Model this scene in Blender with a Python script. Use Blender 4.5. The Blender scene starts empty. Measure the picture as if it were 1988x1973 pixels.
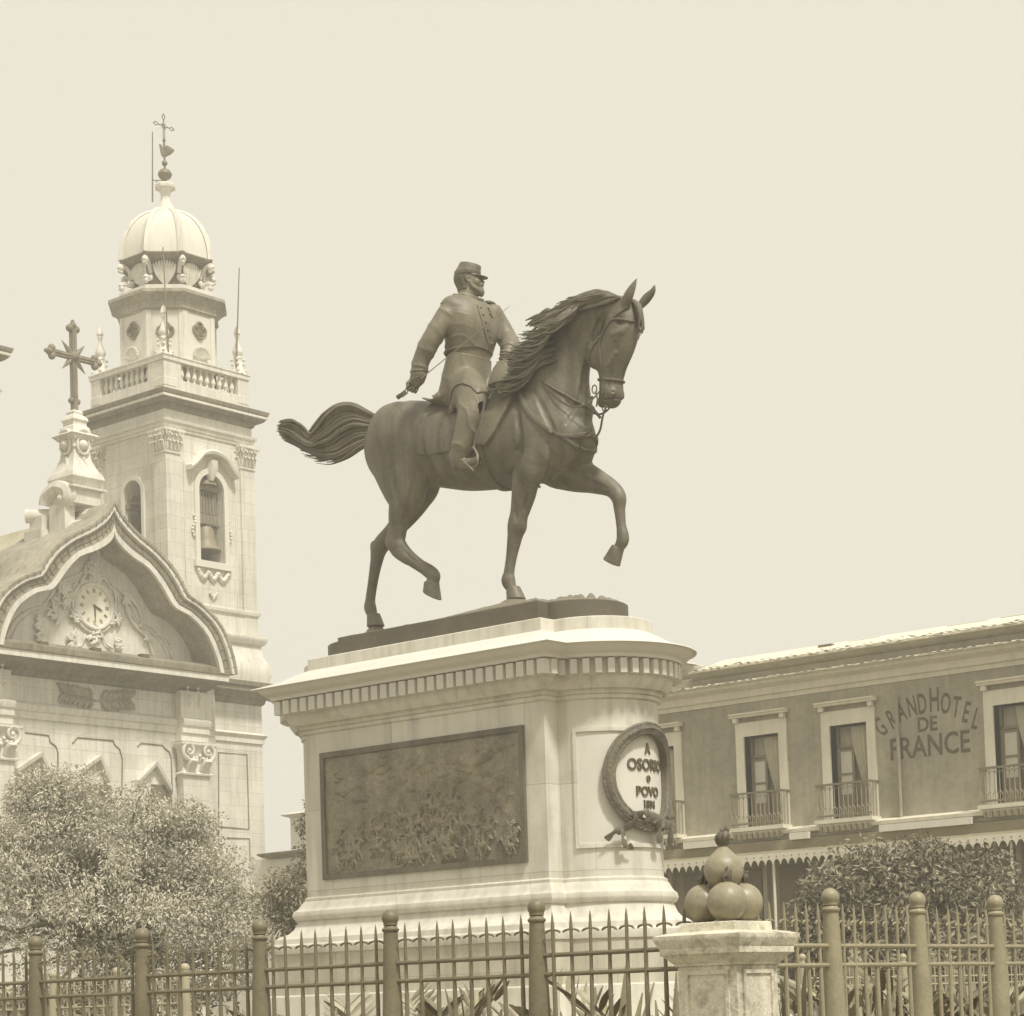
import bpy, math, random
import numpy as np
from mathutils import Vector, Matrix
random.seed(7)
rng = np.random.default_rng(11)
SC = bpy.context.scene
COL = SC.collection
rad = math.radians

# ------------------------------------------------------------------ camera
F_PX, PPX, ROLL, PITCH, ANG = 4300., 994., 0.0316, rad(3.0), rad(49.6)
PPY = 1964. - F_PX*math.tan(PITCH)
EYE = 1.6
_fw0 = np.array([-math.cos(ANG), math.sin(ANG), 0.]); _rt0 = np.array([math.sin(ANG), math.cos(ANG), 0.]); _up0 = np.array([0, 0, 1.])
_fw = _fw0*math.cos(PITCH)+_up0*math.sin(PITCH); _up1 = _up0*math.cos(PITCH)-_fw0*math.sin(PITCH)
_rt = _rt0*math.cos(ROLL)-_up1*math.sin(ROLL); _up = _up1*math.cos(ROLL)+_rt0*math.sin(ROLL)
CAM = np.array([0, 0, EYE])
cam = bpy.data.cameras.new('camera'); camo = bpy.data.objects.new('camera', cam); COL.objects.link(camo)
cam.sensor_width = 36; cam.lens = 36*F_PX/1988; cam.shift_y = (PPY-986.5)/1988; cam.shift_x = 0
cam.clip_start = 0.5; cam.clip_end = 3000
camo.matrix_world = Matrix([[_rt[0], _up[0], -_fw[0], 0], [_rt[1], _up[1], -_fw[1], 0], [_rt[2], _up[2], -_fw[2], EYE], [0, 0, 0, 1]])
SC.camera = camo
SC.view_settings.view_transform = 'Standard'; SC.view_settings.look = 'None'
SC.view_settings.gamma = 1; SC.view_settings.exposure = 0.0
SC.cycles.volume_bounces = 3; SC.cycles.max_bounces = 8

# ------------------------------------------------------------------ light: bright thin overcast, soft sun from the front right
SUN_EL, SUN_ST = 57, 3.6
SUN_AZ = rad(-17)      # measured from +x towards -y
w = bpy.data.worlds.new("World"); SC.world = w; w.use_nodes = True
nt = w.node_tree; nt.nodes.clear()
out = nt.nodes.new('ShaderNodeOutputWorld'); bg = nt.nodes.new('ShaderNodeBackground')
sky = nt.nodes.new('ShaderNodeTexSky'); sky.sky_type = 'NISHITA'; sky.sun_disc = False
sky.sun_elevation = rad(SUN_EL); sky.sun_rotation = rad(90)-SUN_AZ; sky.air_density = 1.6; sky.dust_density = 4
bw = nt.nodes.new('ShaderNodeRGBToBW'); mul = nt.nodes.new('ShaderNodeMath'); mul.operation = 'MULTIPLY'; mul.inputs[1].default_value = 0.25
add = nt.nodes.new('ShaderNodeMath'); add.operation = 'ADD'; add.inputs[1].default_value = 8.05
tint = nt.nodes.new('ShaderNodeCombineColor'); 
nt.links.new(sky.outputs[0], bw.inputs[0]); nt.links.new(bw.outputs[0], mul.inputs[0]); nt.links.new(mul.outputs[0], add.inputs[0])
vm = nt.nodes.new('ShaderNodeVectorMath'); vm.operation = 'SCALE'; vm.inputs[0].default_value = (0.945, 0.895, 0.77)
nt.links.new(add.outputs[0], vm.inputs['Scale']); nt.links.new(vm.outputs[0], bg.inputs[0])
bg.inputs[1].default_value = 0.1; nt.links.new(bg.outputs[0], out.inputs[0])
sun = bpy.data.lights.new('sun', 'SUN'); suno = bpy.data.objects.new('sun', sun); COL.objects.link(suno)
sun.energy = SUN_ST; sun.angle = rad(7); sun.color = (1.0, .975, .905)
sd = Vector((math.cos(SUN_AZ)*math.cos(rad(SUN_EL)), math.sin(SUN_AZ)*math.cos(rad(SUN_EL)), math.sin(rad(SUN_EL))))
suno.rotation_euler = sd.to_track_quat('Z', 'Y').to_euler(); suno.location = sd*60

# ------------------------------------------------------------------ picture <-> place
def ray(x, y): return _fw+_rt*(x-PPX)/F_PX-_up*(y-PPY)/F_PX
def at_depth(x, y, D):
    r = ray(x, y); return CAM+r*D/(r@_fw0)
def on_plane(x, y, ax, v):
    r = ray(x, y); return CAM+r*(v-CAM[ax])/r[ax]
def z_of(y_px, X, Y, x_px=None):
    p = np.array([X, Y, 0.]); D = (p-CAM)@_fw0
    if x_px is None: x_px = PPX+F_PX*((p-CAM)@_rt0)/D
    return float(at_depth(x_px, y_px, D)[2])

# ------------------------------------------------------------------ materials
def _n(nt, t, **k):
    n = nt.nodes.new(t)
    for a, b in k.items(): setattr(n, a, b)
    return n
def mat(name, col, rough=.8, dark=.25, scale=3., fine=40., bump=.15, metallic=0., spec=.3, streak=0., stain=None, blocks=None, joint=.45, attr=None, bdist=.01, light=0.):
    m = bpy.data.materials.new(name); m.use_nodes = True; nt = m.node_tree
    b = nt.nodes['Principled BSDF']; L = nt.links.new
    b.inputs['Roughness'].default_value = rough; b.inputs['Metallic'].default_value = metallic
    b.inputs['Specular IOR Level'].default_value = spec
    tc = _n(nt, 'ShaderNodeTexCoord'); geo = _n(nt, 'ShaderNodeNewGeometry')
    pos = geo.outputs['Position']
    n1 = _n(nt, 'ShaderNodeTexNoise'); n1.inputs['Scale'].default_value = scale; n1.inputs['Detail'].default_value = 8; n1.inputs['Roughness'].default_value = .62
    n2 = _n(nt, 'ShaderNodeTexNoise'); n2.inputs['Scale'].default_value = fine; n2.inputs['Detail'].default_value = 4
    L(pos, n1.inputs['Vector']); L(pos, n2.inputs['Vector'])
    r1 = _n(nt, 'ShaderNodeMapRange'); r1.inputs[1].default_value = .35; r1.inputs[2].default_value = .72
    L(n1.outputs[0], r1.inputs[0])
    c = Vector(col); dk = stain if stain else [v*(1-dark) for v in c]
    mx = _n(nt, 'ShaderNodeMix', data_type='RGBA'); mx.inputs[6].default_value = (*c, 1); mx.inputs[7].default_value = (*dk, 1)
    L(r1.outputs[0], mx.inputs[0]); cur = mx.outputs[2]
    if stain:
        r1.inputs[1].default_value = .5; r1.inputs[2].default_value = .75; r1.inputs[4].default_value = dark*2.2
    # fine grain
    mf = _n(nt, 'ShaderNodeMix', data_type='RGBA', blend_type='MULTIPLY'); mf.inputs[0].default_value = 1
    rf = _n(nt, 'ShaderNodeMapRange'); rf.inputs[1].default_value = .3; rf.inputs[2].default_value = .7; rf.inputs[3].default_value = 1-dark*.45; rf.inputs[4].default_value = 1+dark*.2
    L(n2.outputs[0], rf.inputs[0]); L(cur, mf.inputs[6]); L(rf.outputs[0], mf.inputs[7]); cur = mf.outputs[2]
    if streak > 0:
        mp = _n(nt, 'ShaderNodeMapping'); mp.inputs['Scale'].default_value = (6, 6, .45); L(pos, mp.inputs[0])
        n3 = _n(nt, 'ShaderNodeTexNoise'); n3.inputs['Scale'].default_value = 1.; n3.inputs['Detail'].default_value = 6; L(mp.outputs[0], n3.inputs['Vector'])
        r3 = _n(nt, 'ShaderNodeMapRange'); r3.inputs[1].default_value = .46; r3.inputs[2].default_value = .74; r3.inputs[3].default_value = 1; r3.inputs[4].default_value = 1-streak
        L(n3.outputs[0], r3.inputs[0])
        ms = _n(nt, 'ShaderNodeMix', data_type='RGBA', blend_type='MULTIPLY'); ms.inputs[0].default_value = 1
        L(cur, ms.inputs[6]); L(r3.outputs[0], ms.inputs[7]); cur = ms.outputs[2]
    if attr:
        at = _n(nt, 'ShaderNodeAttribute', attribute_name=attr)
        ms = _n(nt, 'ShaderNodeMix', data_type='RGBA', blend_type='MULTIPLY'); ms.inputs[0].default_value = 1
        L(cur, ms.inputs[6]); L(at.outputs['Color'], ms.inputs[7]); cur = ms.outputs[2]
    hgt = n2.outputs[0]
    if blocks:
        sx = _n(nt, 'ShaderNodeSeparateXYZ'); L(pos, sx.inputs[0])
        ad = _n(nt, 'ShaderNodeMath', operation='ADD'); L(sx.outputs[0], ad.inputs[0]); L(sx.outputs[1], ad.inputs[1])
        cb = _n(nt, 'ShaderNodeCombineXYZ'); L(ad.outputs[0], cb.inputs[0]); L(sx.outputs[2], cb.inputs[1])
        br = _n(nt, 'ShaderNodeTexBrick'); L(cb.outputs[0], br.inputs['Vector'])
        br.inputs['Scale'].default_value = 1; br.inputs['Brick Width'].default_value = blocks[0]; br.inputs['Row Height'].default_value = blocks[1]
        br.inputs['Mortar Size'].default_value = blocks[2]; br.inputs['Mortar Smooth'].default_value = .3
        br.inputs['Color1'].default_value = (1, 1, 1, 1); br.inputs['Color2'].default_value = (.9, .89, .87, 1); br.inputs['Mortar'].default_value = (joint, joint, joint, 1)
        ms = _n(nt, 'ShaderNodeMix', data_type='RGBA', blend_type='MULTIPLY'); ms.inputs[0].default_value = 1
        L(cur, ms.inputs[6]); L(br.outputs['Color'], ms.inputs[7]); cur = ms.outputs[2]
    L(cur, b.inputs['Base Color'])
    if bump > 0:
        bp = _n(nt, 'ShaderNodeBump'); bp.inputs['Strength'].default_value = bump; bp.inputs['Distance'].default_value = bdist
        hm = _n(nt, 'ShaderNodeMath', operation='ADD'); L(n2.outputs[0], hm.inputs[0]); L(n1.outputs[0], hm.inputs[1])
        L(hm.outputs[0], bp.inputs['Height']); L(bp.outputs[0], b.inputs['Normal'])
    return m
M = {}
M['granite'] = mat('pale_granite', (.73, .70, .605), .85, .17, 1.6, 55, .22, blocks=(2.35, 1.12, .005), joint=.62, streak=.24, stain=(.36, .32, .225))
M['granite_clean'] = mat('white_marble', (.71, .68, .60), .7, .08, 2, 50, .08)
M['plinth_stone'] = mat('grey_speckled_granite', (.60, .56, .45), .85, .25, 2.5, 90, .25, blocks=(1.1, .42, .006), joint=.7, streak=.2)
M['church'] = mat('church_stone', (.78, .75, .655), .9, .2, .7, 14, .25, streak=.2, blocks=(1.25, .52, .011), joint=.70, bdist=.03)
M['church_plain'] = mat('church_trim_stone', (.78, .75, .655), .9, .2, .9, 14, .25, streak=.2, bdist=.03)
M['church_mid'] = mat('church_stone_stain_and_shade', (.47, .43, .33), .9, .4, 1.2, 12, .3, streak=.3, bdist=.03)  # stain tone with shade under the gable hood mixed into the colour
M['church_dark'] = mat('church_stone_wear_and_shade', (.31, .275, .195), .9, .4, 1.2, 12, .3, streak=.35, bdist=.03)  # weathering tone, darkened further to hold the shade under cornices
M['plaster'] = mat('lime_plaster', (.74, .71, .61), .9, .1, .8, 18, .1, streak=.08)
M['roof_plaster'] = mat('stained_roof_render', (.60, .545, .395), .9, .25, 1.2, 14, .25, streak=.2, bdist=.04)
M['bronze'] = mat('weathered_bronze', (.18, .158, .106), .54, .38, 2.6, 24, .3, spec=.6, streak=.42)
M['bronze_light'] = mat('weathered_bronze_coat', (.235, .206, .14), .5, .34, 2.6, 34, .25, spec=.5, streak=.2)
M['bronze_dark'] = mat('dark_bronze', (.13, .112, .074), .55, .25, 3, 30, .3, spec=.5)
M['relief'] = mat('patinated_relief_bronze', (.335, .297, .205), .5, .5, 3.2, 26, .5, spec=.5, streak=.25)
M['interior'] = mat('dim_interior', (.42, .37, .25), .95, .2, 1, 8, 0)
M['iron'] = mat('painted_iron', (.21, .18, .11), .5, .3, 5, 50, .2, spec=.5)
M['iron_light'] = mat('light_toned_iron', (.33, .29, .185), .5, .25, 5, 50, .2, spec=.5)  # lighter iron tone, for the right fence and balcony bars
M['iron_pale'] = mat('pale_painted_iron', (.44, .395, .27), .5, .2, 5, 50, .2, spec=.5)
M['ball'] = mat('painted_cannonball', (.33, .29, .195), .42, .25, 6, 40, .25, spec=.5)
M['pier'] = mat('weathered_pier_stone', (.72, .67, .53), .9, .38, 11, 60, .45, streak=.3, stain=(.20, .17, .105))
M['hotel'] = mat('hotel_wall_paint', (.44, .40, .295), .9, .36, .5, 8, .2, streak=.18)
M['hotel_trim'] = mat('hotel_trim', (.76, .71, .57), .85, .12, 1.2, 14, .12, streak=.12)
M['hotel_dark'] = mat('hotel_dark_trim', (.30, .26, .165), .85, .2, 2, 14, .12)  # darker trim colour for fascia, shop front, awning and coping
M['tile'] = mat('clay_roof_tile', (.60, .56, .44), .9, .3, 2.5, 9, .4, bdist=.03, attr='tone')
M['glass'] = mat('window_pane', (.62, .58, .46), .25, .15, 1, 8, .0, spec=.6)
M['curtain'] = mat('lace_curtain', (.50, .46, .33), .9, .2, 4, 40, .1)
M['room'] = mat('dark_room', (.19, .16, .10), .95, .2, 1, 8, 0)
M['sign'] = mat('faded_sign_paint', (.11, .092, .055), .85, .16, 9, 40, .1, stain=(.40, .36, .255))
M['letter'] = mat('dark_letter_paint', (.14, .118, .07), .8, .3, 5, 30, .05)
M['wood'] = mat('door_wood', (.26, .22, .14), .8, .3, 3, 20, .1)
M['leaf'] = mat('silvery_leaf', (.585, .55, .43), .75, .15, 6, 50, 0, spec=.2, attr='tone')
M['leaf_dark'] = mat('dark_leaf', (.285, .255, .175), .75, .2, 6, 50, 0, spec=.2, attr='tone')
M['plant'] = mat('plant_leaf', (.31, .275, .175), .5, .25, 6, 50, .05, spec=.5, attr='tone')
M['bark'] = mat('bark', (.25, .22, .14), .95, .4, 6, 30, .5)
M['ground'] = mat('plaza_ground', (.22, .20, .145), .95, .2, .4, 10, .2)
M['soil'] = mat('garden_soil', (.22, .19, .12), .95, .4, 2, 20, .3)
M['dial'] = mat('clock_dial', (.80, .75, .61), .5, .06, 3, 20, 0)
M['bell'] = mat('bell_bronze', (.28, .24, .15), .5, .2, 3, 20, .1, spec=.5)

hm = bpy.data.materials.new('haze'); hm.use_nodes = True; hn = hm.node_tree; hn.nodes.clear()
ho = hn.nodes.new('ShaderNodeOutputMaterial'); hv = hn.nodes.new('ShaderNodeVolumePrincipled'); hv.inputs['Density'].default_value = .0023; hv.inputs['Color'].default_value = (.995, .975, .92, 1); hv.inputs['Anisotropy'].default_value = .2
hn.links.new(hv.outputs[0], ho.inputs['Volume']); M['haze'] = hm
# ------------------------------------------------------------------ mesh builder
ORG = {}
def org(o): return ORG.get(o.name, Vector((0, 0, 0))) if o else Vector((0, 0, 0))
def tag(o, label=None, cat=None, group=None, kind=None):
    if label: o['label'] = label
    if cat: o['category'] = cat
    if group: o['group'] = group
    if kind: o['kind'] = kind
    return o
def thing(name, loc, label, cat, group=None, rotz=0):
    o = bpy.data.objects.new(name, None); COL.objects.link(o); o.location = loc; o.rotation_euler = (0, 0, rotz)
    o.empty_display_size = .2
    ORG[o.name] = Vector(loc); return tag(o, label, cat, group)
def link_mesh(name, verts, faces, m, parent=None, smooth=True, ang=35, origin=None):
    og = org(parent) if parent else Vector(origin if origin is not None else (0, 0, 0))
    me = bpy.data.meshes.new(name)
    v = np.asarray(verts, dtype=np.float64).reshape(-1, 3)-np.array(og)
    me.from_pydata(v.tolist() if len(v) < 200000 else v.tolist(), [], faces)
    me.materials.append(m); me.update()
    if smooth:
        me.polygons.foreach_set('use_smooth', [True]*len(me.polygons)); me.set_sharp_from_angle(angle=rad(ang))
    o = bpy.data.objects.new(name, me); COL.objects.link(o)
    if parent: o.parent = parent
    else: o.location = og
    ORG[o.name] = og
    return o
def frame(d):
    d = np.asarray(d, float); d = d/(np.linalg.norm(d)+1e-12)
    a = np.array([0, 0, 1.]) if abs(d[2]) < .9 else np.array([1., 0, 0])
    u = np.cross(a, d); u /= np.linalg.norm(u); v = np.cross(d, u); return u, v, d
class MB:
    def __init__(s): s.v = []; s.f = []
    def add(s, vs, fs):
        n = len(s.v); s.v.extend([tuple(map(float, p)) for p in vs]); s.f.extend([[i+n for i in f] for f in fs]); return s
    def box(s, x0, x1, y0, y1, z0, z1):
        return s.add([(x0, y0, z0), (x1, y0, z0), (x1, y1, z0), (x0, y1, z0), (x0, y0, z1), (x1, y0, z1), (x1, y1, z1), (x0, y1, z1)],
                     [(0, 3, 2, 1), (4, 5, 6, 7), (0, 1, 5, 4), (1, 2, 6, 5), (2, 3, 7, 6), (3, 0, 4, 7)])
    def loft(s, rings, cap0=True, cap1=True, closed=True):
        n = len(rings[0]); vs = [p for r in rings for p in r]; fs = []
        for i in range(len(rings)-1):
            for j in range(n if closed else n-1):
                k = (j+1) % n; fs.append((i*n+j, i*n+k, (i+1)*n+k, (i+1)*n+j))
        if cap0: fs.append(tuple(range(n))[::-1])
        if cap1: fs.append(tuple(range((len(rings)-1)*n, len(rings)*n)))
        return s.add(vs, fs)
    def lathe(s, c, prof, n=20, ang0=0, sx=1, sy=1):   # prof (r,z)
        return s.loft([[(c[0]+sx*r*math.cos(ang0+2*math.pi*i/n), c[1]+sy*r*math.sin(ang0+2*math.pi*i/n), c[2]+z) for i in range(n)] for r, z in prof])
    def sphere(s, c, r, n=20, m=12, rz=None):
        rz = rz or r
        return s.lathe(c, [(r*math.sin(math.pi*max(.02, min(m-.02, i))/m), -rz*math.cos(math.pi*i/m)) for i in range(m+1)], n)
    def tube(s, pts, rr, n=8, flat=None):
        pts = [np.asarray(p, float) for p in pts]
        if not hasattr(rr, '__len__'): rr = [rr]*len(pts)
        rings = []; pu = None
        for i, p in enumerate(pts):
            d = pts[min(i+1, len(pts)-1)]-pts[max(i-1, 0)]
            u, v, d = frame(d)
            if pu is not None:
                u = pu-d*(pu@d); u /= (np.linalg.norm(u)+1e-9); v = np.cross(d, u)
            pu = u
            r = rr[i]
            if flat is not None:   # flat = (direction, ratio)
                fd = np.asarray(flat[0], float); fd = fd-d*(fd@d); fd /= np.linalg.norm(fd)+1e-9; g = np.cross(d, fd)
                rings.append([p+fd*r*flat[1]*math.cos(2*math.pi*k/n)+g*r*math.sin(2*math.pi*k/n) for k in range(n)])
            else: rings.append([p+r*(u*math.cos(2*math.pi*k/n)+v*math.sin(2*math.pi*k/n)) for k in range(n)])
        return s.loft(rings)
    def poly(s, pts2, axis, a0, a1):      # extrude polygon; axis x: (y,z)  y: (x,z)  z: (x,y)
        def P(q, a): return {'x': (a, q[0], q[1]), 'y': (q[0], a, q[1]), 'z': (q[0], q[1], a)}[axis]
        ar = sum(pts2[i][0]*pts2[(i+1) % len(pts2)][1]-pts2[(i+1) % len(pts2)][0]*pts2[i][1] for i in range(len(pts2)))
        if (ar < 0) != (axis == 'y'): pts2 = pts2[::-1]
        return s.loft([[P(q, min(a0, a1)) for q in pts2], [P(q, max(a0, a1)) for q in pts2]])
    def rect_prof(s, x0, x1, y0, y1, prof, cap0=True, cap1=True):  # (d,z) around a rectangle
        return s.loft([[(x0-d, y0-d, z), (x1+d, y0-d, z), (x1+d, y1+d, z), (x0-d, y1+d, z)] for d, z in prof], cap0, cap1)
    def build(s, name, m, parent=None, smooth=True, ang=35, origin=None):
        return link_mesh(name, s.v, s.f, m, parent, smooth, ang, origin)
def catmull(pts, n=6):
    pts = [np.asarray(p, float) for p in pts]; out = []
    for i in range(len(pts)-1):
        p0 = pts[max(i-1, 0)]; p1 = pts[i]; p2 = pts[i+1]; p3 = pts[min(i+2, len(pts)-1)]
        for k in range(n):
            t = k/n
            out.append(.5*((2*p1)+(-p0+p2)*t+(2*p0-5*p1+4*p2-p3)*t*t+(-p0+3*p1-3*p2+p3)*t**3))
    out.append(pts[-1]); return out
def dup(root, loc, rotz=None, **tags):
    r = root.copy(); COL.objects.link(r); r.location = loc
    if rotz is not None: r.rotation_euler = (0, 0, rotz)
    for k, v in tags.items(): r[k] = v
    for ch in list(root.children):
        c = ch.copy(); COL.objects.link(c); c.parent = r
        for g in list(ch.children):
            d = g.copy(); COL.objects.link(d); d.parent = c
    return r
def arch_pts(ua, ub, za, zs, zt, n=10):      # left half then right half of an arched opening outline
    uc = (ua+ub)/2; ru = (ub-ua)/2; rz = zt-zs
    left = [(uc-ru*math.cos(math.pi/2*i/n), zs+rz*math.sin(math.pi/2*i/n)) for i in range(n+1)]
    right = [(uc+ru*math.sin(math.pi/2*i/n), zs+rz*math.cos(math.pi/2*i/n)) for i in range(n+1)]
    return uc, left, right
def arch_wall(mb, axis, u0, u1, z0, z1, ua, ub, za, zs, zt, a0, a1):
    uc, L, R = arch_pts(ua, ub, za, zs, zt)
    mb.poly([(u0, z0), (uc, z0), (uc, za), (ua, za)]+L+[(uc, z1), (u0, z1)], axis, a0, a1)
    mb.poly([(uc, z0), (u1, z0), (u1, z1), (uc, z1)]+R+[(ub, za), (uc, za)], axis, a0, a1)
def arch_ring(mb, axis, ua, ub, za, zs, zt, wd, a0, a1):
    uc, L, R = arch_pts(ua, ub, za, zs, zt, 12); inner = [(ua, za)]+L+R[1:]+[(ub, za)]
    uc, L, R = arch_pts(ua-wd, ub+wd, za, zs, zt+wd, 12); outer = [(ua-wd, za)]+L+R[1:]+[(ub+wd, za)]
    for i in range(len(inner)-1): mb.poly([inner[i], inner[i+1], outer[i+1], outer[i]], axis, a0, a1)
def text_mesh(body, size, m, name, parent, place, depth=.02, sx=1., bold=0.0, seg=3):
    cu = bpy.data.curves.new(name, 'FONT'); cu.body = body; cu.size = size; cu.extrude = depth/2; cu.align_x = 'CENTER'; cu.offset = bold; cu.resolution_u = seg
    to = bpy.data.objects.new('tmp', cu); COL.objects.link(to)
    me = bpy.data.meshes.new_from_object(to.evaluated_get(bpy.context.evaluated_depsgraph_get()))
    bpy.data.objects.remove(to)
    vs = [place(v.co.x*sx, v.co.y, v.co.z) for v in me.vertices]; fs = [list(p.vertices) for p in me.polygons]
    return link_mesh(name, vs, fs, m, parent, smooth=False)

# ------------------------------------------------------------------ implicit sculpting (smooth unions on a grid, polygonised by surface nets)
class Sculpt:
    def __init__(s, lo, hi, h):
        s.lo = np.array(lo, float); s.h = h; s.n = (np.ceil((np.array(hi)-s.lo)/h)).astype(int)+1
        s.f = np.full(s.n, .6, np.float32)
    def reg(s, lo, hi):
        a = np.clip(np.floor((np.array(lo)-s.lo)/s.h).astype(int), 0, s.n-1); b = np.clip(np.ceil((np.array(hi)-s.lo)/s.h).astype(int)+1, 1, s.n)
        sl = tuple(slice(a[i], b[i]) for i in range(3))
        ax = [(s.lo[i]+s.h*np.arange(a[i], b[i])).astype(np.float32) for i in range(3)]
        return sl, ax[0][:, None, None], ax[1][None, :, None], ax[2][None, None, :]
    @staticmethod
    def smin(a, b, k):
        h = np.maximum(k-np.abs(a-b), 0)/k; return np.minimum(a, b)-h*h*k*.25
    def chain(s, pts, k=.06, n=4, sub=False):    # pts: (P, r, w): r radius in the x-z plane, w radius along y
        P = [np.array([*p, r, w]) for p, r, w in pts]
        Q = catmull(P, n) if len(P) > 2 else [P[0]+(P[1]-P[0])*t for t in np.linspace(0, 1, 3)]
        Q = [np.array([*q[:3], max(q[3], .003), max(q[4], .003)]) for q in Q]
        A = np.array(Q); m = A[:, 3:].max()+k+.02
        sl, X, Y, Z = s.reg(A[:, :3].min(0)-m, A[:, :3].max(0)+m)
        loc = None
        for a, b in zip(Q[:-1], Q[1:]):
            ra = (a[4]/a[3]+b[4]/b[3])/2; sy = 1/ra
            d = b[:3]-a[:3]; d = np.array([d[0], d[1]*sy, d[2]]); dd = d@d+1e-9
            px = X-a[0]; py = (Y-a[1])*sy; pz = Z-a[2]
            t = np.clip((px*d[0]+py*d[1]+pz*d[2])/dd, 0, 1)
            q = np.sqrt((px-t*d[0])**2+(py-t*d[1])**2+(pz-t*d[2])**2)-(a[3]+(b[3]-a[3])*t)
            q = q*min(1, ra**.5 if ra < 1 else 1)
            loc = q if loc is None else np.minimum(loc, q)
        if sub: s.f[sl] = -s.smin(-s.f[sl], loc, k)
        else: s.f[sl] = s.smin(s.f[sl], loc.astype(np.float32), k)
    def blob(s, c, r, k=.05, rot=None, sub=False):
        c = np.array(c, float); r = np.array(r, float) if hasattr(r, '__len__') else np.array([r, r, r], float); m = r.max()+k+.02
        sl, X, Y, Z = s.reg(c-m, c+m)
        x, y, z = X-c[0], Y-c[1], Z-c[2]
        if rot is not None:
            R = np.array(rot); x, y, z = R[0, 0]*x+R[0, 1]*y+R[0, 2]*z, R[1, 0]*x+R[1, 1]*y+R[1, 2]*z, R[2, 0]*x+R[2, 1]*y+R[2, 2]*z
        k0 = np.sqrt((x/r[0])**2+(y/r[1])**2+(z/r[2])**2); d = (k0-1)*r.min()
        d = np.broadcast_to(d, s.f[sl].shape)
        if sub: s.f[sl] = -s.smin(-s.f[sl], d, k)
        else: s.f[sl] = s.smin(s.f[sl], d, k)
    def hoof(s, a, b, ra, rb, n, k=.01):
        a = np.array(a); b = np.array(b); m = max(ra, rb)+.08; sl, X, Y, Z = s.reg(np.minimum(a, b)-m, np.maximum(a, b)+m)
        d = b-a; L = np.linalg.norm(d); d = d/L; n = np.array(n, float); n /= np.linalg.norm(n)
        x, y, z = X-a[0], Y-a[1], Z-a[2]; t = x*d[0]+y*d[1]+z*d[2]; r = np.sqrt(np.maximum(x*x+y*y+z*z-t*t, 0))
        q = np.maximum(r-(ra+(rb-ra)*t/L), -t); q = np.maximum(q, (X-b[0])*n[0]+(Y-b[1])*n[1]+(Z-b[2])*n[2])
        s.f[sl] = s.smin(s.f[sl], q.astype(np.float32), k)
    def mesh(s, F=None):
        F = s.f if F is None else F
        return nets(F, s.lo, s.h)
def nets(F, lo, h):
    n = F.shape; ins = F < 0
    acc = np.zeros((n[0]-1, n[1]-1, n[2]-1, 3), np.float32); cnt = np.zeros(acc.shape[:3], np.float32)
    cells = tuple(m-1 for m in n)
    faces = []
    def S(a, dx, dy, dz): return a[dx:dx+cells[0], dy:dy+cells[1], dz:dz+cells[2]]
    cs = [(i, j, k) for i in (0, 1) for j in (0, 1) for k in (0, 1)]
    for c in cs:
        for ax in range(3):
            if c[ax]: continue
            e = list(c); e[ax] = 1
            A = S(F, *c); B = S(F, *e); cr = (A < 0) != (B < 0)
            if not cr.any(): continue
            t = np.where(cr, A/(A-B+1e-12), 0)
            for q in range(3): acc[..., q] += np.where(cr, (t if q == ax else c[q]), 0)
            cnt += cr
    use = cnt > 0; idx = -np.ones(cells, np.int64); idx[use] = np.arange(use.sum())
    ijk = np.argwhere(use).astype(np.float32); V = (ijk+acc[use]/cnt[use][:, None])*h+np.array(lo)
    for ax in range(3):
        u, v = (ax+1) % 3, (ax+2) % 3
        sl0 = [slice(None)]*3; sl1 = [slice(None)]*3; sl0[ax] = slice(0, n[ax]-1); sl1[ax] = slice(1, n[ax])
        a = ins[tuple(sl0)]; b = ins[tuple(sl1)]; cr = a != b
        g = np.argwhere(cr); g = g[(g[:, u] > 0) & (g[:, v] > 0) & (g[:, u] < n[u]-1) & (g[:, v] < n[v]-1)]
        flip = a[tuple(g.T)]
        def C(du, dv):
            q = g.copy(); q[:, u] -= du; q[:, v] -= dv; return idx[tuple(q.T)]
        quad = np.stack([C(1, 1), C(0, 1), C(0, 0), C(1, 0)], 1)
        quad[~flip] = quad[~flip][:, ::-1]
        faces.append(quad)
    Fc = np.concatenate(faces); return V, Fc
def np_mesh(name, V, Fc, m, parent=None, tone=None, smooth=True, origin=None):
    og = np.array(org(parent)) if parent else np.array(origin if origin is not None else (0, 0, 0))
    me = bpy.data.meshes.new(name); nv, nf, k = len(V), len(Fc), Fc.shape[1]
    me.vertices.add(nv); me.vertices.foreach_set('co', (V-og).astype(np.float32).ravel())
    me.loops.add(nf*k); me.loops.foreach_set('vertex_index', Fc.astype(np.int32).ravel())
    me.polygons.add(nf); me.polygons.foreach_set('loop_start', np.arange(0, nf*k, k, dtype=np.int32))
    me.polygons.foreach_set('loop_total', np.full(nf, k, np.int32)); me.update(calc_edges=True); me.validate()
    if smooth: me.polygons.foreach_set('use_smooth', [True]*len(me.polygons))
    if tone is not None:
        at = me.color_attributes.new('tone', 'FLOAT_COLOR', 'POINT'); c = np.ones((nv, 4), np.float32); c[:, :3] = tone[:, None]; at.data.foreach_set('color', c.ravel())
    me.materials.append(m); o = bpy.data.objects.new(name, me); COL.objects.link(o)
    if parent: o.parent = parent
    else: o.location = Vector(og)
    ORG[o.name] = Vector(og); return o
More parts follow.
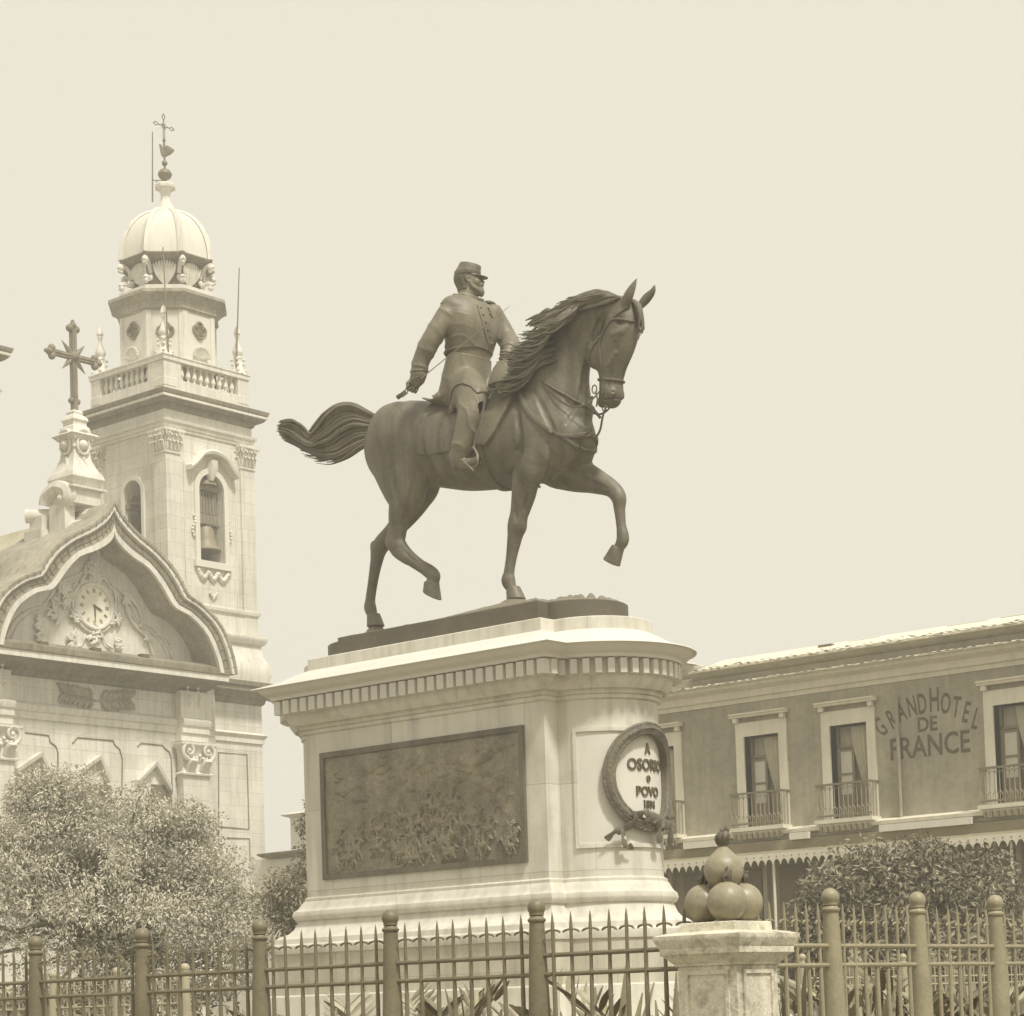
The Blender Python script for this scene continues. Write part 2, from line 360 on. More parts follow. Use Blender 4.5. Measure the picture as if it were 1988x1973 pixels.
def wave(X, Y, Z, seed, sc, oct=3):      # cheap smooth pseudo noise
    r = np.random.default_rng(seed); o = 0; a = 1
    for i in range(oct):
        k = r.normal(size=(3, 3)); k /= np.linalg.norm(k, axis=1)[:, None]; p = r.uniform(0, 6.28, 3)
        for j in range(3): o = o+a*np.sin((k[j, 0]*X+k[j, 1]*Y+k[j, 2]*Z)*sc*(1.9**i)*6.28+p[j]+(np.sin((k[(j+1) % 3, 0]*X+k[(j+1) % 3, 2]*Z)*sc*4)))/3
        a *= .55
    return o
# ================================================================== the ground
tag(MB().box(-500, 400, -150, 700, -.5, 0).build('plaza_ground', M['ground'], smooth=False), kind='structure')

# ================================================================== monument pedestal
_c = at_depth(1058, 1450, 28.); XR, Y0 = float(_c[0]), float(_c[1])
XL = float(on_plane(594, 1450, 1, Y0)[0]); W2, SB = 1.08, .27; RR = W2-SB; YC = Y0+W2
def plan(d, xl=XL, xr=XR, yc=YC, w2=W2, rr=RR, n=22, stilt=0.):
    w = w2+d; r = rr+d
    def half(sgn, xe):
        pts = [(xe+sgn*d, yc-w)]
        a0 = math.acos(max(-1, min(1, d/r)))
        arc = [(xe+sgn*(r*math.cos(-a0+2*a0*i/n)), yc+r*math.sin(-a0+2*a0*i/n)) for i in range(n+1)]
        return pts+arc+[(xe+sgn*d, yc+w)]
    R = half(1, xr); L = half(-1, xl)
    return R+L[::-1]
def stone_loft(prof, **k): return MB().loft([[(x, y, z) for x, y in plan(d, **k)] for d, z in prof])
def zc(y, d): return z_of(y, XR+d, Y0-d, 1058)
z_dtop, z_dbot = zc(1359, 0), zc(1705, 0)
pedestal = thing('monument_pedestal', (float((XL+XR)/2), YC, 0), 'tall pale stone pedestal with rounded end, bronze battle relief and wreath, under the bronze rider', 'pedestal')
z_step2 = zc(1966, .62); z_step = zc(1913, .42); z_die = zc(1822, .36)
stone_loft([(1.5, 0), (1.5, z_step2-.16), (1.46, z_step2-.12)]).build('platform', M['plinth_stone'], pedestal)
stone_loft([(.60, z_step2-.13), (.60, z_step-.02), (.585, z_step)]).build('step', M['granite'], pedestal)
stone_loft([(.36, z_step-.01), (.36, z_die)]).build('plinth', M['plinth_stone'], pedestal)
zb0 = z_die; zt0 = zc(1751, .13); zt1 = zc(1734, .13)
stone_loft([(.385, zb0-.01), (.40, zb0+.05), (.395, zb0+.1), (.36, zb0+.13), (.345, zb0+.2), (.30, zb0+.235), (.22, zb0+.27), (.165, zb0+.33), (.13, zt0-.06), (.115, zt0-.02), (.15, zt0-.01), (.175, zt0+.03), (.18, (zt0+zt1)/2), (.165, zt1), (.135, zt1+.02),
            (.125, zt1+.03), (.10, zt1+.07), (.065, zt1+.13), (.05, z_dbot-.06), (.05, z_dbot-.02), (.02, z_dbot)]).build('base_moulding', M['granite'], pedestal)
stone_loft([(0, z_dbot-.01), (0, z_dtop)]).build('die', M['granite'], pedestal)
zd0, zd1 = zc(1306, .31), zc(1275, .31); zco = zc(1241, .51)
stone_loft([(0, z_dtop-.01), (.03, z_dtop+.01), (.03, z_dtop+.06), (.055, z_dtop+.07), (.055, z_dtop+.1), (.075, z_dtop+.14), (.12, zd0-.16), (.17, zd0-.1), (.20, zd0-.04), (.205, zd0-.005)]).build('bed_moulding', M['granite'], pedestal)
stone_loft([(.205, zd0-.008), (.205, zd1-.01), (.23, zd1), (.335, zd1+.005), (.34, zd1+.03), (.35, zd1+.05), (.40, zd1+.07), (.45, zd1+.12), (.485, zd1+.16), (.495, zd1+.17), (.522, zd1+.175), (.53, zco-.01), (.52, zco),
            (.25, zco+.09), (.06, zco+.2), (-.04, zco+.25)]).build('cornice', M['granite_clean'], pedestal)
z_c1b, z_c1t = zco+.24, zc(1198, -.04)
stone_loft([(-.04, z_c1b), (-.04, z_c1t-.012), (-.05, z_c1t)]).build('top_course', M['granite'], pedestal)
# dentils
dn = MB(); zA, zB = zd0+.004, zd1-.012; dd = .32
def dentil_box(mb, c, t, nrm, wd):
    t = np.array(t); nrm = np.array(nrm); c = np.array(c)
    q = [c-t*wd/2, c+t*wd/2, c+t*wd/2+nrm*.11, c-t*wd/2+nrm*.11]
    mb.loft([[(p[0], p[1], zA) for p in q], [(p[0], p[1], zB) for p in q]])
nL = 29; span = XR+dd-.02-(XL-dd+.02)
for sgn in (-1, 1):
    yy = YC+sgn*(W2+.21)
    for i in range(nL):
        x = XL-dd+.09+(span-.14)*i/(nL-1); dentil_box(dn, (x, yy), (1*(-sgn), 0), (0, sgn), .118)
for sgn, xe in ((1, XR), (-1, XL)):
    rd = RR+.21; na = 19
    for i in range(na):
        a = -rad(74)+rad(148)*i/(na-1); dentil_box(dn, (xe+sgn*rd*math.cos(a), YC+rd*math.sin(a)), (-sgn*math.sin(a), math.cos(a)), (sgn*math.cos(a), math.sin(a)), .085)
for sgn in (-1, 1):
    dn.box(XR+.218, XR+.322, min(YC+sgn*(W2+.20), YC+sgn*(W2+.09)), max(YC+sgn*(W2+.20), YC+sgn*(W2+.09)), zA, zB)
pl_ = plan(.214); dn.loft([[(x, y, z) for x, y in pl_] for z in (zA+.002, zB-.002)])
dn.build('dentil_course', M['granite_clean'], pedestal)
# recessed marble tablet on the round end
tz0, tz1 = zc(1655, 0)+.04, zc(1418, 0)+.02
def cylpt(a, r, z, xe=XR): return (xe+r*math.cos(a), YC+r*math.sin(a), z)
tb = MB(); ta = rad(74)
fr = [(-.002, 0), (.03, 0), (.03, .05), (-.002, .05)]
for side in range(2):
    zz = tz0 if side == 0 else tz1-.05
    tb.loft([[cylpt(-ta+2*ta*i/28, RR+q[0], zz+q[1]) for q in fr] for i in range(29)])
for sg in (-1, 1):
    a1 = sg*ta; a2 = sg*(ta-.055); lo, hi = min(a1, a2), max(a1, a2)
    tb.loft([[cylpt(lo, RR-.002, z), cylpt(hi, RR-.002, z), cylpt(hi, RR+.03, z), cylpt(lo, RR+.03, z)] for z in (tz0+.05, tz1-.05)])
tb.build('tablet_frame', M['granite'], pedestal)
MB().loft([[cylpt(-ta+.05+2*(ta-.05)*i/28, RR+.006, z) for z in (tz0+.05, tz1-.05)] for i in range(29)], closed=False, cap0=False, cap1=False).build('marble_tablet', M['granite_clean'], pedestal)
# inscription
def put_text(s, size, ypx, bold=.0, sx=1.):
    zz = z_of(ypx, XR+RR, YC)
    return text_mesh(s, size, M['letter'], 'inscription', pedestal, lambda x, y, z: cylpt(x/(RR+.012)-.02, RR+.014+z, zz+y), .02, sx, bold)
put_text('A', .20, 1464, .004, .75); put_text('OSORIO', .21, 1496, .004, .88); put_text('o', .17, 1518, .004, .8); put_text('POVO', .175, 1546, .004, .95); put_text('1894', .15, 1570, .003, .8)
# wreath
wz = z_of(1511, XR+RR, YC)
def wp(a, rad_, out=.05): return cylpt(rad_*math.cos(a)/(RR+.05)-.06, RR+out, wz+.63*rad_/.6*math.sin(a)+.0)
wr = MB(); N = 120
for k in range(N):       # overlapping laurel leaves round the ring
    a = 2*math.pi*k/N
    for j in range(3):
        off = (j-1)*.055; s = 1 if math.cos(a) >= 0 else -1
        ad = s if True else 1
        p0 = np.array(wp(a, .60+off*.7, .06+.035*(1-abs(j-1)*.6))); da = .16*s
        p1 = np.array(wp(a+da, .60+off*1.25, .075+.035*(1-abs(j-1)*.6)+.015*rng.random()))
        mid = (p0+p1)/2; wr.tube([p0, p0*.6+p1*.4, p1*.8+p0*.2, p1], [.012, .034, .026, .004], 6)
wr.tube([wp(2*math.pi*i/64, .60, .055) for i in range(65)], .078, 10)
wreath = wr.build('wreath', M['bronze'], pedestal)
rb = MB()
def ribbon(pts, wdt): 
    P = catmull([np.array(p) for p in pts], 6)
    rb.tube(P, [wdt*(.75+.25*math.sin(i*.9)) for i in range(len(P))], 8, flat=((1, 0, 0), .25))
def cw(u, dz, o=.1): return cylpt(u/(RR+.05)-.06, RR+o, wz+dz)
ribbon([cw(-.28, -.46, .13), cw(-.33, -.58, .15), cw(-.45, -.68, .1), cw(-.55, -.70, .13), cw(-.66, -.80, .09)], .06)
ribbon([cw(-.45, -.68, .11), cw(-.47, -.80, .14), cw(-.40, -.90, .1), cw(-.34, -.88, .12)], .055)
ribbon([cw(-.12, -.52, .15), cw(-.02, -.52, .2), cw(.05, -.66, .15), cw(.07, -.84, .13)], .075)
ribbon([cw(.20, -.60, .15), cw(.30, -.66, .16), cw(.36, -.88, .12)], .07)
ribbon([cw(-.26, -.50, .12), cw(-.20, -.46, .17), cw(-.13, -.50, .17), cw(-.16, -.60, .14)], .06)
ribbon([cw(.30, -.52, .13), cw(.36, -.47, .16), cw(.42, -.52, .16), cw(.2, -.62, .14), cw(.0, -.62, .14)], .055)
o = rb.build('ribbon', M['bronze'], wreath)
# bronze battle relief
px0, px1 = float(on_plane(624, 1464, 1, Y0)[0]), float(on_plane(1022, 1540, 1, Y0)[0])
pz0, pz1 = float(on_plane(632, 1709, 1, Y0)[2]), float(on_plane(1016, 1408, 1, Y0)[2])
fw_ = .075; rp = MB()
for (a, b, c, d) in ((px0, px1, pz0, pz0+fw_), (px0, px1, pz1-fw_, pz1), (px0, px0+fw_, pz0+fw_, pz1-fw_), (px1-fw_, px1, pz0+fw_, pz1-fw_)):
    rp.box(a, b, Y0-.045, Y0+.0, c, d)
relief_frame_mb = rp
nx, nz = 560, 280; gx = np.linspace(px0+fw_*.9, px1-fw_*.9, nx); gz = np.linspace(pz0+fw_*.9, pz1-fw_*.9, nz)
GX, GZ = np.meshgrid(gx, gz, indexing='ij'); U = (GX-px0)/(px1-px0); V_ = (GZ-pz0)/(pz1-pz0)
H = .034*np.abs(wave(GX*.7, 0, GZ*1.3, 3, .6, 5))*np.clip((V_-.30)*3, 0, 1)+.020*np.abs(wave(GX, 0, GZ, 13, 1.7, 4))*np.clip((V_-.30)*3, 0, 1)+.006*wave(GX, 0, GZ, 9, 2.2, 4)*np.clip((.55-V_)*4, 0, 1)+.005*wave(GX*.4, 0, GZ*2.2, 5, 1.2, 3)*np.clip((.5-V_)*3, .3, 1)
rr_ = np.random.default_rng(5)
def figure(cx, cz, s, amp):
    global H
    for q in range(7):
        a = rr_.uniform(0, 3.14); l = s*rr_.uniform(.5, 1.2); wd = s*rr_.uniform(.12, .24); ox, oz = rr_.normal(0, s*.35, 2)
        dx = GX-cx-ox; dz = GZ-cz-oz; u = dx*math.cos(a)+dz*math.sin(a); v = -dx*math.sin(a)+dz*math.cos(a)
        e = 1-(u/l)**2-(v/wd)**2; H = np.maximum(H, np.where(e > 0, amp*rr_.uniform(.6, 1.)*np.sqrt(np.maximum(e, 0)), 0))
PW, PH = px1-px0, pz1-pz0
def cap2(ax, az, bx, bz_, ra, rb, amp):
    global H
    i0 = max(0, int((min(ax, bx)-.08-gx[0])/(gx[1]-gx[0]))); i1 = min(nx, int((max(ax, bx)+.08-gx[0])/(gx[1]-gx[0]))+1); j0 = max(0, int((min(az, bz_)-.08-gz[0])/(gz[1]-gz[0]))); j1 = min(nz, int((max(az, bz_)+.08-gz[0])/(gz[1]-gz[0]))+1)
    if i1 <= i0 or j1 <= j0: return
    x = GX[i0:i1, j0:j1]; z = GZ[i0:i1, j0:j1]; ex, ez = bx-ax, bz_-az; t = np.clip(((x-ax)*ex+(z-az)*ez)/(ex*ex+ez*ez+1e-9), 0, 1); r = ra+(rb-ra)*t
    e = 1-((x-ax-t*ex)**2+(z-az-t*ez)**2)/(r*r); H[i0:i1, j0:j1] = np.maximum(H[i0:i1, j0:j1], np.where(e > 0, amp*(.35+.65*np.sqrt(np.maximum(e, 0))), 0))
def soldier(x, z, s, amp, lean=0.):
    f = rr_.choice([-1, 1]); h = s
    hip = (x, z+.45*h); sh = (x+lean*h*.3, z+.80*h); cap2(*hip, *sh, .085*h, .11*h, amp); cap2(sh[0]+.02*h*f, sh[1]+.12*h, sh[0]+.03*h*f, sh[1]+.14*h, .075*h, .07*h, amp)
    for q in (-1, 1): k = (hip[0]+q*.12*h+rr_.normal(0, .04)*h, z+.23*h); cap2(*hip, *k, .06*h, .05*h, amp*.8); cap2(*k, k[0]+rr_.normal(0, .06)*h, z, .05*h, .035*h, amp*.7)
    a = rr_.uniform(-.3, 1.3)*f; e = (sh[0]+.26*h*math.cos(a)*f, sh[1]+.22*h*math.sin(a)); cap2(*sh, *e, .05*h, .035*h, amp); cap2(*e, e[0]+.45*h*f, e[1]+rr_.uniform(-.1, .4)*h, .016*h, .012*h, amp*.8)
def horseman(x, z, s, amp):
    f = rr_.choice([-1, 1], p=[.35, .65]); h = s
    cap2(x-.3*h*f, z+.55*h, x+.25*h*f, z+.6*h, .17*h, .16*h, amp); cap2(x+.28*h*f, z+.65*h, x+.5*h*f, z+.98*h, .13*h, .08*h, amp); cap2(x+.5*h*f, z+.98*h, x+.66*h*f, z+.82*h, .075*h, .045*h, amp)
    for q, a in ((-.36, -.5), (-.26, .3), (.2, .2), (.28, .75)): k = (x+(q+a*.2)*h*f, z+.25*h); cap2(x+q*h*f, z+.5*h, *k, .07*h, .045*h, amp*.85); cap2(*k, k[0]+rr_.uniform(-.25, .12)*h*f, z, .04*h, .025*h, amp*.7)
    cap2(x-.42*h*f, z+.6*h, x-.66*h*f, z+.45*h, .06*h, .03*h, amp*.7); cap2(x-.02*h*f, z+.7*h, x+.02*h*f, z+1.1*h, .09*h, .1*h, amp*1.1); cap2(x+.03*h*f, z+1.24*h, x+.04*h*f, z+1.26*h, .075*h, .07*h, amp*1.1); cap2(x, z+1.05*h, x+.3*h*f, z+rr_.uniform(1.0, 1.5)*h, .045*h, .03*h, amp)
for band, (v0, v1, n, sz, am) in enumerate(((.44, .60, 40, .10, .020), (.32, .46, 34, .16, .032), (.16, .32, 32, .20, .045), (.03, .16, 34, .25, .06))):
    for i in range(n):
        u = rr_.uniform(.03, .96) if band != 1 else rr_.normal(.52, .2); v = rr_.uniform(v0, v1)
        if not .04 < u < .95: continue
        (horseman if rr_.random() < .45 else soldier)(px0+u*PW, pz0+v*PH, sz*rr_.uniform(.85, 1.15)*(1 if band else 1), am)
for u, v in ((.42, .36), (.5, .30), (.58, .40), (.66, .42), (.46, .2), (.7, .25), (.3, .28), (.54, .44)): horseman(px0+u*PW, pz0+v*PH, .24, .07)
for k in range(26):      # drifting smoke and hills
    u, v = rr_.uniform(.05, .95), rr_.uniform(.62, .93); l = rr_.uniform(.1, .3)
    for q in range(5): cx, cz = px0+u*PW+rr_.normal(0, l*.5), pz0+v*PH+rr_.normal(0, l*.25); r = l*rr_.uniform(.3, .7); e = 1-((GX-cx)/r)**2-((GZ-cz)/(r*.6))**2; H = np.maximum(H, np.where(e > 0, .07*np.sqrt(np.maximum(e, 0)), 0)*.6+H*.4)
H = H*.72+.0035*wave(GX, 0, GZ, 19, 3.5, 3)
verts = np.stack([GX, Y0-.006-H, GZ], -1).reshape(-1, 3)
I = np.arange(nx*nz).reshape(nx, nz); q = np.stack([I[:-1, :-1], I[1:, :-1], I[1:, 1:], I[:-1, 1:]], -1).reshape(-1, 4)
relief = np_mesh('relief_panel', verts, q, M['relief'], pedestal)
relief_frame_mb.build('frame', M['bronze'], relief)

# ================================================================== equestrian statue
def bz(y): return float(z_of(y, XB1, YB0, 1044))
YB0 = YC-.86; XB1 = float(on_plane(1044, 1180, 1, YB0)[0]); XB0 = float(on_plane(656, 1250, 1, YB0)[0])
zbase1 = bz(1165)
statue = thing('equestrian_statue', ((XB0+XB1)/2, YC, z_c1t), 'dark bronze rider in cap with lowered sword on a pacing horse, atop the stone pedestal', 'statue')
def plan2(d, stl=.15):
    pl = plan(d, XB0, XB1, YC, .86, .645)
    return [(x-(stl if x < XB0 and abs(y-YC) < .66 else 0), y) for x, y in pl]
base = MB().loft([[(x, y, z) for x, y in plan2(d)] for d, z in ((0, z_c1t-.002), (0, zbase1-.01), (-.012, zbase1))]).build('base', M['bronze_dark'], statue)
def P(x, y, yl=0.): return on_plane(x, y, 1, YC+yl)
def PC(x, y, yl): return P(x, y, 0)+np.array([0, yl, 0])
hoofs = [P(999, 1162, -.26), P(728, 1212, .25)]
# rough ground cast on the base
gx = np.linspace(XB0-.62, XB1+.6, 420); gy = np.linspace(YC-.84, YC+.84, 140); GX, GY = np.meshgrid(gx, gy, indexing='ij')
def inplan(X, Y, d):
    box = np.maximum(np.abs(X-(XB0+XB1)/2)-(XB1-XB0)/2-d, np.abs(Y-YC)-.86-d)
    c1 = np.hypot(X-XB1, Y-YC)-(.645+d); c2 = np.hypot(X-XB0+.12, Y-YC)-(.645+d); return np.minimum(np.minimum(box, c1), c2)
D_ = -inplan(GX, GY, -.05); ed = np.clip(D_/.22, 0, 1)
xx = (GX-XB0)/(XB1-XB0)
hb = .05+.03*wave(GX, GY, 0, 8, .35, 4)+.10*np.exp(-((GX-hoofs[0][0])**2+(GY-hoofs[0][1])**2)/.5)
for hp in hoofs:
    dd_ = np.hypot(GX-hp[0], GY-hp[1]); t = np.clip(1-dd_/.30, 0, 1); t = t*t*(3-2*t); hb = hb*(1-t)+t*(hp[2]+.012-zbase1)
rock = np.exp(-((GX-(XB1+.05))/.50)**4-((GY-YC-.05)/.42)**4)
lump = np.abs(wave(GX, GY, 0, 21, 1.6, 2))*.55+np.abs(wave(GX, GY, 0, 22, 3.4, 3))*.55
hb = hb+rock*(-.02+.095*lump)
hb = hb+.032*np.abs(wave(GX, GY, 0, 23, 2.8, 4))*(.3+.7*(np.abs(wave(GX, GY, 0, 29, .7, 2)) > .9))
rock2 = np.exp(-((GX-(XB0+.75))/.28)**2-((GY-YC+.1)/.3)**2); hb = hb+rock2*.07*(1+np.abs(wave(GX, GY, 0, 33, 1.3, 3)))
GZ_ = zbase1-.03+np.maximum(hb*ed**.6+.03*(ed > 0), 0)
ok = D_ > -.02
I = np.arange(GX.size).reshape(GX.shape); okq = ok[:-1, :-1] & ok[1:, :-1] & ok[1:, 1:] & ok[:-1, 1:]
q = np.stack([I[:-1, :-1], I[1:, :-1], I[1:, 1:], I[:-1, 1:]], -1)[okq]
V = np.stack([GX, GY, GZ_], -1).reshape(-1, 3); used = np.unique(q); mp = -np.ones(len(V), int); mp[used] = np.arange(len(used))
np_mesh('rocky_ground', V[used], mp[q], M['bronze_light'], base)

lo = np.array([P(690, 1000)[0]-.6, YC-.78, 0]); hi = np.array([P(1275, 560, .3)[0]+.4, YC+.78, 0])
S = Sculpt((lo[0], lo[1], hoofs[0][2]-.1), (hi[0], hi[1], P(1271, 530, .2)[2]+.1), .012)
C_ = lambda p, k=.06, n=9: S.chain(p, k, n)
# trunk
C_([(P(783, 868), .60, .49), (P(850, 866), .57, .49), (P(924, 872), .57, .51), (P(1000, 860), .60, .47), (P(1062, 850), .58, .44), (P(1096, 845), .41, .39)], .1)
C_([(P(745, 815), .10, .12), (P(800, 812), .22, .2), (P(900, 815), .2, .2), (P(1010, 780), .25, .2)], .12)
for sg in (-1, 1):
    S.blob(PC(792, 850, sg*.28), (.42, .24, .45), .1); S.blob(PC(1045, 850, sg*.28), (.30, .18, .44), .08)
    S.blob(PC(1112, 866, sg*.17), (.20, .17, .26), .07)
# neck
C_([(P(1062, 800), .56, .34), (P(1068, 745), .50, .27), (P(1080, 695), .43, .23), (P(1095, 655), .345, .205), (P(1120, 625), .275, .185), (P(1155, 604), .21, .165), (P(1190, 598), .17, .15)], .1)
C_([(P(1128, 800), .16, .17), (P(1122, 740), .16, .15), (P(1128, 690), .17, .14), (P(1150, 640), .17, .13)], .08)
# head
C_([(P(1208, 604), .19, .17), (P(1208, 635), .25, .2), (P(1199, 668), .27, .18), (P(1191, 705), .215, .145), (P(1187, 738), .175, .125), (P(1187, 762), .165, .14), (P(1188, 774), .13, .13)], .05)
for sg in (-1, 1):
    S.blob(PC(1170, 688, sg*.09), (.20, .08, .21), .05)
    C_([(PC(1224, 640, sg*.12), .045, .05), (PC(1219, 651, sg*.165), .046, .045), (PC(1206, 656, sg*.175), .03, .03)], .035)
    S.blob(PC(1211, 664, sg*.165), (.046, .028, .034), .012)
    S.blob(PC(1219, 628, sg*.165), (.05, .02, .045), .04, sub=True)
    C_([(PC(1208, 690, sg*.145), .022, .02), (PC(1198, 708, sg*.14), .018, .016), (PC(1188, 716, sg*.13), .01, .01)], .04)
    S.blob(PC(1196, 766, sg*.105), (.06, .04, .05), .04); S.blob(PC(1203, 764, sg*.135), (.034, .03, .018), .012, sub=True)
    C_([(PC(1160, 668, sg*.14), .012, .012), (PC(1150, 700, sg*.12), .012, .012)], .03)
S.blob(PC(1184, 779, 0), (.16, .2, .008), .012, sub=True)
C_([(P(1176, 775), .08, .1), (P(1170, 783), .06, .08)], .05)
# ears
C_([(P(1213, 592, -.11), .06, .05), (P(1220, 575, -.13), .075, .045), (P(1229, 556, -.13), .045, .03), (P(1236, 541, -.12), .008, .008)], .03)
C_([(P(1243, 594, .12), .05, .05), (P(1255, 580, .15), .07, .045), (P(1267, 566, .15), .045, .03), (P(1271, 552, .14), .008, .008)], .03)
# fore near
y_ = -.27
C_([(P(1052, 880, -.24), 0.294, 0.192), (P(1024, 925, y_), 0.215, 0.169), (P(1017, 960, y_), 0.164, 0.141), (P(1010, 995, y_), 0.130, 0.113), (P(1004, 1020, y_), 0.127, 0.113), (P(1000, 1040, y_), 0.099, 0.093), (P(993, 1080, y_), 0.075, 0.070), (P(988, 1112, y_), 0.075, 0.070), (P(987, 1128, y_), 0.099, 0.090), (P(993, 1143, y_), 0.070, 0.070)], .06)
S.hoof(P(996, 1143, y_), P(1002, 1166, y_), .10, .135, (0, 0, -1))
S.blob(P(1010, 1020, y_), (.07, .09, .10), .04)
# fore far, raised
y_ = .27
C_([(P(1085, 905, .2), 0.305, 0.226), (P(1122, 922, .26), 0.226, 0.169), (P(1155, 934, y_), 0.169, 0.141), (P(1186, 948, y_), 0.119, 0.113), (P(1201, 966, y_), 0.104, 0.102), (P(1203, 990, y_), 0.077, 0.079), (P(1206, 1020, y_), 0.068, 0.068), (P(1209, 1040, y_), 0.085, 0.079), (P(1208, 1052, y_), 0.086, 0.081), (P(1201, 1064, y_), 0.068, 0.068)], .06)
S.hoof(P(1200, 1062, y_), P(1187, 1093, y_), .088, .125, (-.55, 0, -.85))
# hind near, swinging forward
y_ = -.27
C_([(P(782, 890, -.22), 0.534, 0.278), (P(786, 930, -.25), 0.418, 0.232), (P(788, 965, y_), 0.290, 0.186), (P(777, 1000, y_), 0.180, 0.145), (P(771, 1030, y_), 0.145, 0.116), (P(769, 1056, y_), 0.145, 0.104), (P(788, 1078, y_), 0.110, 0.087), (P(812, 1096, y_), 0.087, 0.077), (P(834, 1110, y_), 0.093, 0.081), (P(842, 1119, y_), 0.090, 0.087), (P(839, 1130, y_), 0.077, 0.077)], .06)
S.hoof(P(838, 1130, y_), P(838, 1156, y_), .10, .125, (-.5, 0, -.8))
S.blob(P(757, 1054, y_), (.06, .06, .09), .03)
# hind far, on the ground
y_ = .25
C_([(P(812, 905, .2), 0.456, 0.251), (P(818, 945, y_), 0.285, 0.194), (P(800, 985, y_), 0.188, 0.148), (P(765, 1030, y_), 0.137, 0.114), (P(738, 1062, y_), 0.135, 0.103), (P(731, 1090, y_), 0.100, 0.085), (P(724, 1130, y_), 0.080, 0.074), (P(719, 1165, y_), 0.080, 0.074), (P(719, 1181, y_), 0.096, 0.091), (P(724, 1196, y_), 0.073, 0.073)], .06)
S.hoof(P(725, 1194, y_), P(729, 1217, y_), .10, .13, (0, 0, -1))
S.blob(P(726, 1062, y_), (.055, .055, .09), .03)
S.blob(P(1030, 903, -.33), (.19, .13, .23), .05); S.blob(P(1128, 846, -.02), (.16, .22, .20), .06); S.blob(P(786, 905, -.34), (.22, .10, .30), .07)
def surf(x, y, F, lo_, h_):
    r = ray(x, y); t0 = (YC-1.1-CAM[1])/r[1]
    for k in range(520):
        p = CAM+r*(t0+k*.005); i = np.round((p-lo_)/h_).astype(int)
        if (i >= 0).all() and (i < np.array(F.shape)).all() and F[tuple(i)] < 0: return p
    return None
f0 = S.f.copy()
def groove(pts, r=.05, off=.028, k=.03):
    off *= .72
    q = [surf(x, y, f0, S.lo, S.h) for x, y in catmull([np.array(p, float) for p in pts], 5)]; q = [p-_fw*off for p in q if p is not None]
    n = len(q)
    if n > 2: S.chain([(p, r*(.35+.65*math.sin(math.pi*(i+.5)/n)), r*(.35+.65*math.sin(math.pi*(i+.5)/n))) for i, p in enumerate(q)], k, 1, sub=True)
groove([(1000, 748), (1002, 800), (1008, 850), (1004, 890), (990, 925)], .06, .036)
groove([(1062, 862), (1072, 895), (1066, 925), (1054, 948)], .055, .03)
groove([(1036, 760), (1056, 800), (1072, 840), (1066, 868)], .05, .03)
groove([(1138, 712), (1130, 760), (1118, 792), (1100, 822)], .055, .034); groove([(1148, 835), (1130, 858), (1120, 890)], .045, .028)
groove([(868, 945), (846, 925), (830, 890), (822, 850)], .06, .036); groove([(752, 880), (762, 930), (770, 975)], .05, .032); groove([(800, 940), (792, 985), (784, 1020)], .045, .028)
groove([(1000, 960), (1000, 990), (1002, 1012)], .03, .02); groove([(1100, 905), (1140, 935), (1175, 948)], .04, .026); groove([(1030, 955), (1018, 990)], .03, .02)
groove([(1172, 610), (1158, 640), (1146, 670)], .04, .026); groove([(1226, 690), (1214, 720), (1206, 745)], .03, .02); groove([(1190, 700), (1186, 725), (1180, 750)], .03, .02)
groove([(990, 1045), (984, 1075), (981, 1105)], .018, .010, .015); groove([(780, 1066), (800, 1085), (820, 1100)], .02, .012, .015)
body_field = S.f.copy()
# muscle and vein relief
sl, X, Y, Z = S.reg(lo*[1, 1, 0]+[0, 0, 0], hi*[1, 1, 0]+[0, 0, 99])
w1 = wave(X, Y*1.3, Z, 41, .7, 3)
mus = np.exp(-((X-P(1045, 850)[0])/.5)**2)+np.exp(-((X-P(790, 900)[0])/.5)**2)
S.f += ((.004*w1+.007*(1-2*np.abs(np.sin((X*.55+Z*.9)*4.2+1.7*w1))**.7)*mus)).astype(np.float32)
V, Fc = S.mesh(); horse = np_mesh('horse', V, Fc, M['bronze'], statue)

# --- tack: thin layers that follow the horse's surface
def poly_sd(px, pz, poly):
    d = np.full(px.shape, 1e9, np.float32); ins = np.zeros(px.shape, bool); n = len(poly)
    for i in range(n):
        ax, az = poly[i]; bx, bz_ = poly[(i+1) % n]; ex, ez = bx-ax, bz_-az
        t = np.clip(((px-ax)*ex+(pz-az)*ez)/(ex*ex+ez*ez+1e-9), 0, 1); d = np.minimum(d, np.hypot(px-ax-t*ex, pz-az-t*ez))
        c = (az > pz) != (bz_ > pz); xi = ax+(pz-az)*ex/(ez if abs(ez) > 1e-9 else 1e-9); ins ^= c & (px < xi)
    return np.where(ins, -d, d)
def line_sd(px, pz, pts):
    d = np.full(px.shape, 1e9, np.float32)
    for (ax, az), (bx, bz_) in zip(pts[:-1], pts[1:]):
        ex, ez = bx-ax, bz_-az; t = np.clip(((px-ax)*ex+(pz-az)*ez)/(ex*ex+ez*ez+1e-9), 0, 1); d = np.minimum(d, np.hypot(px-ax-t*ex, pz-az-t*ez))
    return d
